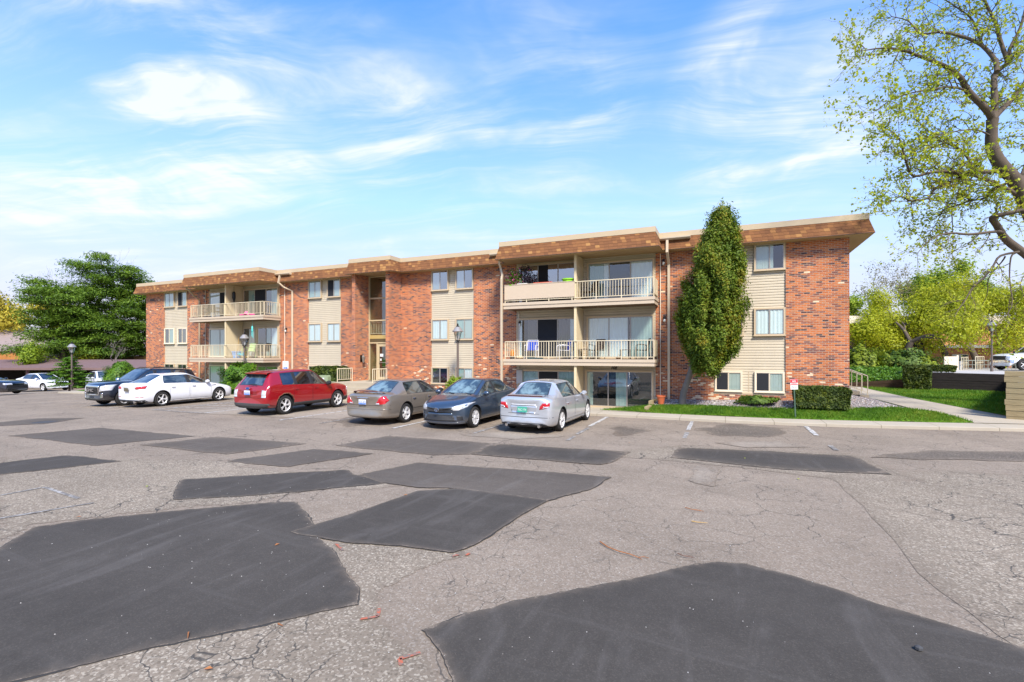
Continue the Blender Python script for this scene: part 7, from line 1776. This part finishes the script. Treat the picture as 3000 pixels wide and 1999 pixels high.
def pot(loc, r, h, mat, label, name='planter', cat='planter'):
    mb = MB(); mb.lathe([(r*.75, 0), (r, h), (r*1.08, h), (r*1.08, h*.86)], n=18, caps=False); mb.lathe([(r*.95, h*.9), (.001, h*.9)], n=18); mb.lathe([(r*.75, 0), (.001, 0.001)], n=18)
    o = mb.build(name, mat, smooth=True, auto=35); o.location = loc; return tag(o, label, cat)
M_LIME = pmat('lime_plastic', lin(150, 220, 40), .4)
def oblong(loc, w, d, h, mat, label):
    mb = MB(); mb.prism([(-w/2, -d/2), (w/2, -d/2), (w/2, d/2), (-w/2, d/2)], 0, h*.8); mb.prism([(-w/2-.02, -d/2-.02), (w/2+.02, -d/2-.02), (w/2+.02, d/2+.02), (-w/2-.02, d/2+.02)], h*.801, h); o = mb.build('planter', mat); o.location = loc; tag(o, label, 'planter', 'planters on the canvas screened balcony')
o = pot((-9.1, 20.72, 5.42), .2, .2, M_LIME, 'lime green pot holding the pink flowers'); o['group'] = 'planters on the canvas screened balcony'
oblong((-7.55, 20.70, 5.52), .85, .2, .14, vary(pmat('orange_red_planter', lin(206, 84, 54), .6), 4, .1), 'long orange red planter on the balcony parapet')
o = pot((-6.42, 20.85, 5.5), .27, .27, M_LIME, 'large lime green pot beside the balcony partition'); o['group'] = 'planters on the canvas screened balcony'
oblong((-8.55, 20.68, 5.54), .45, .18, .12, M_WHITE, 'white planter under the dark leaves on the parapet')
mb = MB(); mb.box(-9.3, -6.2, 20.66, 21.0, 5.33, 5.42); 
for x_ in (-9.25, -7.75, -6.25): mb.box(x_-.03, x_+.03, 20.72, 20.95, Z2, 5.328)
o = mb.build('plant_bench', M_TIMBB, loc=(-7.75, 20.8, Z2)); tag(o, 'narrow plant bench behind the canvas screen on the top balcony', 'bench')
M_FLOW = leaf_mat('pink_petals', (.5, .04, .2), (.68, .10, .32), (.75, .3, .45), .3); M_DRKL = leaf_mat('purple_black_leaves', (.015, .012, .018), (.035, .025, .04), (.05, .05, .04), .15)
rs = np.random.default_rng(5)
def potted(label, c, r, n, nf, mat, seed):
    e = empty('flowering_plant', (c[0], c[1], c[2]-r), 0, label, 'plant', 'potted plants on the top balcony'); P, N = blob_points(n, c, r, r*.7, r*1.15, rs, .8, .4, 2.5, seed); leaf_mesh('foliage', P, .035, mat, e, seed)
    if nf: P, N = blob_points(nf, c, r*1.02, r*.75, r*1.1, rs, .25, .4, 2.5, seed); leaf_mesh('flower', P, .034, M_FLOW, e, seed+1)
potted('pink flowering plant in the lime pot', (-8.95, 20.72, 5.92), .38, 900, 170, M_SHRUB, 3); potted('dark purple leaved plant on the balcony parapet', (-8.3, 20.75, 5.88), .36, 700, 0, M_DRKL, 4)
potted('airy dark plant hanging beside the flowers', (-8.5, 20.8, 6.25), .3, 260, 14, M_DRKL, 8)
mb = MB()
for k in range(6): mb.tube([(-.18+.09*k, 0, 0), (.27-.09*k, 0, .95)], .009, 4); mb.tube([(-.2, 0, .08+.16*k), (.25, 0, .09+.16*k)], .006, 4)
o = mb.build('trellis', M_BRF); o.location = (-9.28, 20.9, 5.45); tag(o, 'thin lattice trellis at the left end of the top balcony', 'trellis')
mb = MB(); mb.lathe([(.07, 0), (.09, .04), (.09, .22), (.05, .26), (.05, .30), (.01, .34)], n=12); o = mb.build('lantern', vary(pmat('amber_lantern', lin(226, 140, 34), .3), 6, .1)); o.location = (-9.12, 20.75, Z1+.12); tag(o, 'amber orange lantern at the left end of the middle balcony', 'lantern')
mb = MB(); mb.lathe([(.1, 0), (.12, .1), (.1, .12)], n=12); o = mb.build('lantern_stand', M_BRF); o.location = (-9.12, 20.75, Z1); tag(o, 'dark stand carrying the amber lantern', 'stand')
mb = MB(); mb.lathe([(.12, 0), (.16, .06), (.12, .13), (.05, .16)], n=14); o = mb.build('bowl', pmat('straw_bowl', lin(210, 190, 150), .7), smooth=True); o.location = (-8.75, 20.78, Z1); tag(o, 'straw coloured round bowl on the middle balcony floor', 'bowl')
mb = MB(); mb.lathe([(.09, 0), (.13, .08), (.11, .08)], n=14); mb.tube([(-.12, 0, .08), (0, 0, .2), (.12, 0, .08)], .008, 5); o = mb.build('basket', vary(pmat('woven_basket', lin(150, 120, 86), .8), 20, .2, coord='Object')); o.location = (-4.15, 20.75, Z1); tag(o, 'small woven basket with a handle on the middle balcony', 'basket')
mb = MB(); mb.box(-.35, .35, -.15, .15, 0, .06); o = mb.build('floor_mat', pmat('teal_mat', (.02, .09, .1), .8)); o.location = (-8.0, 20.8, Z1); tag(o, 'dark teal mat on the middle balcony floor', 'mat')
# left balconies
mb = MB(); mb.lathe([(.15, 0), (.2, .36), (.22, .36), (.22, .40)], n=4); o = mb.build('storage_bin', pmat('sky_blue_plastic', lin(120, 170, 226), .4)); o.location = (-28.05, 20.85, Z1); o.rotation_euler = (0, 0, .78); o.scale = (1.4, 1.2, 1); tag(o, 'sky blue plastic bin on the left middle balcony', 'bin')
M_PINK = pmat('bright_pink_plastic', lin(240, 70, 160), .4)
mb = MB(); mb.tube([(-.55, 0, .05), (-.2, .02, .07), (0, 0, .16), (.2, .02, .07), (.75, 0, .05)], [.05, .06, .12, .07, .04], 8); mb.lathe([(.1, 0), (.13, .05), (.05, .2)], (.05, 0, .08), 10); o = mb.build('toy', M_PINK, smooth=True); o.location = (-27.1, 20.75, Z2); tag(o, 'bright pink toy lying on the top left balcony', 'toy')
mb = MB(); mb.tube([(-.3, 0, .12), (-.1, .03, .22), (.15, 0, .17), (.35, .02, .3)], [.07, .1, .06, .05], 7); mb.lathe([(.07, 0), (.1, .1), (.06, .24)], (.3, 0, .1), 8); o = mb.build('watering_can', pmat('turquoise_plastic', lin(70, 180, 190), .4), smooth=True); o.location = (-27.75, 20.85, Z1); tag(o, 'turquoise watering can right of the blue bin', 'watering can')
mb = MB(); mb.lathe([(.07, 0), (.06, .1), (.09, .2), (.04, .42)], n=8); o = mb.build('toy_pail', pmat('yellow_plastic', lin(232, 196, 60), .4)); o.location = (-27.35, 20.9, Z1); tag(o, 'small yellow pail right of the watering can', 'pail')
mb = MB(); mb.lathe([(.03, 0), (.055, -.06), (.05, -.30), (.02, -.34)], n=10); mb.tube([(-.04, 0, -.3), (-.05, .01, -.62)], .02, 5); mb.tube([(.03, .02, -.3), (.04, .02, -.72)], .02, 5); mb.tube([(0, 0, 0), (0, 0, .35)], .006, 4); o = mb.build('wind_chime', pmat('turquoise_windsock', lin(90, 196, 190), .6)); o.location = (-26.55, 20.75, 4.12); tag(o, 'turquoise wind chime hanging under the top left balcony', 'wind chime')
mb = MB(); mb.lathe([(.05, .28), (.10, .2), (.10, -.1), (.03, -.42)], n=10); mb.tube([(0, 0, .28), (0, 0, .6)], .008, 4); o = mb.build('hanging_lantern', M_BLACKM); o.location = (-28.6, 21.05, 6.1); tag(o, 'dark hanging lantern on the top left balcony partition', 'lantern')
mb = MB(); mb.tube([(0, 0, 0), (.02, .1, 1.35)], .015, 6); mb.box(-.12, .12, -.03, .03, 0, .2); o = mb.build('broom', pmat('wooden_broom', lin(176, 140, 80), .7)); o.location = (-28.5, 21.2, Z1); tag(o, 'wooden broom leaning on the left balcony partition', 'broom')
garden_chair('patio_chair', (-31.2, 21.15, Z2), math.pi+.4, 'dark chair behind the railing at the left of the top left balcony', M_BLACKM, M_BRF, 'dark balcony chairs'); 
garden_chair('patio_chair', (-30.3, 21.2, Z2), math.pi-.6, 'dark chair near the slider of the top left balcony', M_BLACKM, M_BRF, 'dark balcony chairs')

# ------------------------------------------------------------------ litter on the asphalt
M_TWIG = vary(pmat('orange_brown_twig', lin(150, 92, 44), .8), 30, .4, coord='Object'); M_TWIG2 = vary(pmat('dark_twig', lin(96, 64, 50), .85), 30, .4, coord='Object'); M_TWIG3 = vary(pmat('pale_straw_twig', lin(172, 140, 84), .8), 30, .3, coord='Object'); M_FLEAF = pmat('fallen_green_leaf', lin(150, 160, 30), .7); M_FLEAF2 = pmat('fallen_orange_leaf', lin(150, 96, 52), .8)
def twig_on_ground(pts, r, mat, label, side=False):
    r *= .75
    g = [G(*p) for p in pts]; c = g[0]; rr_ = random.Random(len(label)); q = [(x-c[0], y-c[1], r+.012+rr_.uniform(0, .012)) for x, y in g]
    mb = MB(); mb.tube(q, [r*(1-.6*i/(len(q)-1)) for i in range(len(q))], 6)
    if side: mb.tube([q[-2], (q[-2][0]+.06, q[-2][1]+.05, .02), (q[-2][0]+.12, q[-2][1]+.03, .02)], r*.4, 4)
    o = mb.build('twig', mat); o.location = (c[0], c[1], gz(*c)); tag(o, label, 'twig', 'twigs on the asphalt')
Kx = lambda *p: [(1500+x/1.5687, 1200+y/1.5687) for x, y in p]
twig_on_ground(Kx((405, 617), (440, 640), (490, 662), (540, 676), (580, 688), (597, 700)), .011, M_TWIG, 'longest twig, orange and dark, above the front right patch', True)
twig_on_ground(Kx((762, 671), (790, 684), (832, 688)), .008, M_TWIG2, 'thin dark twig right of the longest twig', True)
twig_on_ground(Kx((826, 520), (850, 526), (899, 529)), .012, M_TWIG3, 'pale straw coloured twig in the middle of the lot')
twig_on_ground(Kx((797, 456), (830, 468), (882, 474)), .008, M_TWIG, 'orange twig just behind the pale straw twig', True)
twig_on_ground([(552, 1862), (550, 1880)], .009, M_TWIG, 'short orange twig at the front edge of the left patch'); twig_on_ground([(815, 1834), (828, 1842)], .009, M_TWIG, 'orange twig bit at the patch edge left of the paint marks')
def fallen_leaf(px, py, mat, label, s=.035):
    g = G(px, py); mb = MB(); mb.add([(-s, 0, .006), (0, -s*.6, .014), (s, 0, .008), (0, s*.6, .016)], [(0, 1, 2), (0, 2, 3)]); o = mb.build('fallen_leaf', mat); o.location = (g[0], g[1], gz(*g)+.012); o.rotation_euler = (0, 0, px); tag(o, label, 'leaf', 'fallen leaves on the asphalt')
for px, py, m_, lab in ((2182, 1345, M_FLEAF, 'green leaf on the dark patch behind the parking lines'), (2339, 1406, M_FLEAF, 'green leaf right of the dark far patch'), (812, 1600, M_FLEAF2, 'orange leaf on the large left patch'), (430, 1428, M_FLEAF, 'green leaf left of the long narrow patch'), (1843, 1300, M_FLEAF2, 'orange leaf behind the silver sedan, near the patches'),
                        (1188, 1454, M_FLEAF2, 'orange leaf by the narrow gap between patches'), (230, 1518, M_FLEAF2, 'orange leaf above the large left patch'), (610, 1967, M_FLEAF2, 'orange leaf at the bottom picture edge')): fallen_leaf(px, py, m_, lab)
g = G(2692, 1911); mb = MB(); mb.lathe([(.012, 0), (.03, .012), (.028, .03), (.012, .04)], n=7); o = mb.build('pebble', pmat('dark_pebble', (.05, .05, .05), .8)); o.location = (g[0], g[1], .012); tag(o, 'single dark pebble on the front right patch', 'pebble')
# loose grit on the asphalt
rs = np.random.default_rng(3); mb = MB(); n = 900
for i in range(n):
    x, y = rs.uniform(-9, 4.5), rs.uniform(2.2, 9)
    s = rs.uniform(.003, .009); a = rs.uniform(0, 6.28); z = gz(x)+.012
    mb.cur = int(rs.random() < .35)
    mb.add([(x+s*math.cos(a), y+s*math.sin(a), z), (x+s*math.cos(a+2), y+s*math.sin(a+2), z), (x+s*math.cos(a+4), y+s*math.sin(a+4), z), (x, y, z+s*1.1)], [(0, 1, 3), (1, 2, 3), (2, 0, 3), (0, 2, 1)])
o = mb.build('grit', [pmat('pale_grit', (.42, .4, .36), .9), pmat('dark_grit', (.06, .06, .055), .9)], fix=False); tag(o, 'fine loose grit scattered over the asphalt', 'grit', kind='stuff')

# ------------------------------------------------------------------ grass blades, gravel stones
M_BLADE = leaf_mat('grass_blades', (.04, .11, .006), (.10, .22, .010), (.24, .29, .03), .35, .6, .9)
def blades(name, poly, zf, n, h, seed, label):
    rs = np.random.default_rng(seed); xs = [p[0] for p in poly]; ys = [p[1] for p in poly]; P = []
    P = np.stack([rs.uniform(min(xs), max(xs), n*2), rs.uniform(min(ys), max(ys), n*2)], 1); ins = np.zeros(len(P), bool); m = len(poly); j = m-1
    for i in range(m):
        xi, yi = poly[i]; xj, yj = poly[j]
        with np.errstate(divide='ignore', invalid='ignore'): c_ = ((yi > P[:, 1]) != (yj > P[:, 1])) & (P[:, 0] < (xj-xi)*(P[:, 1]-yi)/(yj-yi+1e-12)+xi)
        ins ^= c_; j = i
    P = P[ins][:n]; n = len(P); Z = np.array([zf(float(a), float(b__)) for a, b__ in P])
    hh = h*(.5+rs.random(n)); a = rs.uniform(0, 6.283, n); w = .007+.006*rs.random(n); ln = rs.normal(size=(n, 2))*h*.45
    v = np.empty((n, 3, 3)); v[:, 0, 0] = P[:, 0]-np.cos(a)*w; v[:, 0, 1] = P[:, 1]-np.sin(a)*w; v[:, 0, 2] = Z; v[:, 1, 0] = P[:, 0]+np.cos(a)*w; v[:, 1, 1] = P[:, 1]+np.sin(a)*w; v[:, 1, 2] = Z; v[:, 2, 0] = P[:, 0]+ln[:, 0]; v[:, 2, 1] = P[:, 1]+ln[:, 1]; v[:, 2, 2] = Z+hh
    me = bpy.data.meshes.new(name); me.vertices.add(n*3); me.loops.add(n*3); me.polygons.add(n); me.vertices.foreach_set('co', v.reshape(-1)); me.loops.foreach_set('vertex_index', np.arange(n*3, dtype=np.int32))
    me.polygons.foreach_set('loop_start', np.arange(0, n*3, 3, dtype=np.int32)); me.polygons.foreach_set('loop_total', np.full(n, 3, dtype=np.int32)); me.materials.append(M_BLADE); me.update(calc_edges=True)
    o = bpy.data.objects.new(name, me); COL.objects.link(o); tag(o, label, 'grass', kind='stuff')
blades('grass', lawn_poly, bed_z, 26000, .06, 1, 'bright mown grass of the strip before the brick wall')
blades('grass', [(9.2, 20.9), (10.5, 21.2), (13.0, 32.0), (9.7, 34), (7.5, 38), (7.6, 33.5), (8.1, 28.5), (8.72, 24.5)], lawn2_z, 26000, .07, 2, 'bright grass right of the path below the black wall')
blades('grass', [(-43.2, 19.6), (-25.4, 19.6), (-25.4, 21.7), (-39.2, 21.7), (-39.3, 26), (-45, 26)], lambda x, y: bed_z(x, min(y, 21.8)) if x > -39.2 else gz(x)+.11+.012*(y-19.5), 12000, .07, 3, 'grass around the shrubs left of the building')
mb = MB(); rs = np.random.default_rng(8)
for i in range(2600):
    x = rs.uniform(-2.7, 7.0); y = rs.uniform(20.6, 21.75) if x < 4.3 else rs.uniform(20.7, 27)
    if x > 4.3 and x > 6.6-(y-22)*.05: continue
    if x < 4.3 and y < 20.85: continue
    s = rs.uniform(.015, .04); z = gravel_z(x, y); a = rs.uniform(0, 6.28); mb.cur = int(rs.integers(0, 4))
    r4 = [(x+s*math.cos(a+k*1.57)*rs.uniform(.7, 1.2), y+s*math.sin(a+k*1.57)*rs.uniform(.7, 1.2), z+s*.25) for k in range(4)]
    mb.add(r4+[(x, y, z+s*.8), (x, y, z-.01)], [(0, 1, 4), (1, 2, 4), (2, 3, 4), (3, 0, 4), (1, 0, 5), (2, 1, 5), (3, 2, 5), (0, 3, 5)])
o = mb.build('gravel_stones', [pmat(n_m, c_, .9) for n_m, c_ in (('pale_stone', (.55, .52, .48)), ('grey_stone', (.34, .33, .33)), ('mauve_stone', (.38, .31, .31)), ('brown_stone', (.3, .22, .16)))], fix=False); tag(o, 'loose pale and mauve stones on the gravel bed', 'gravel', kind='stuff')
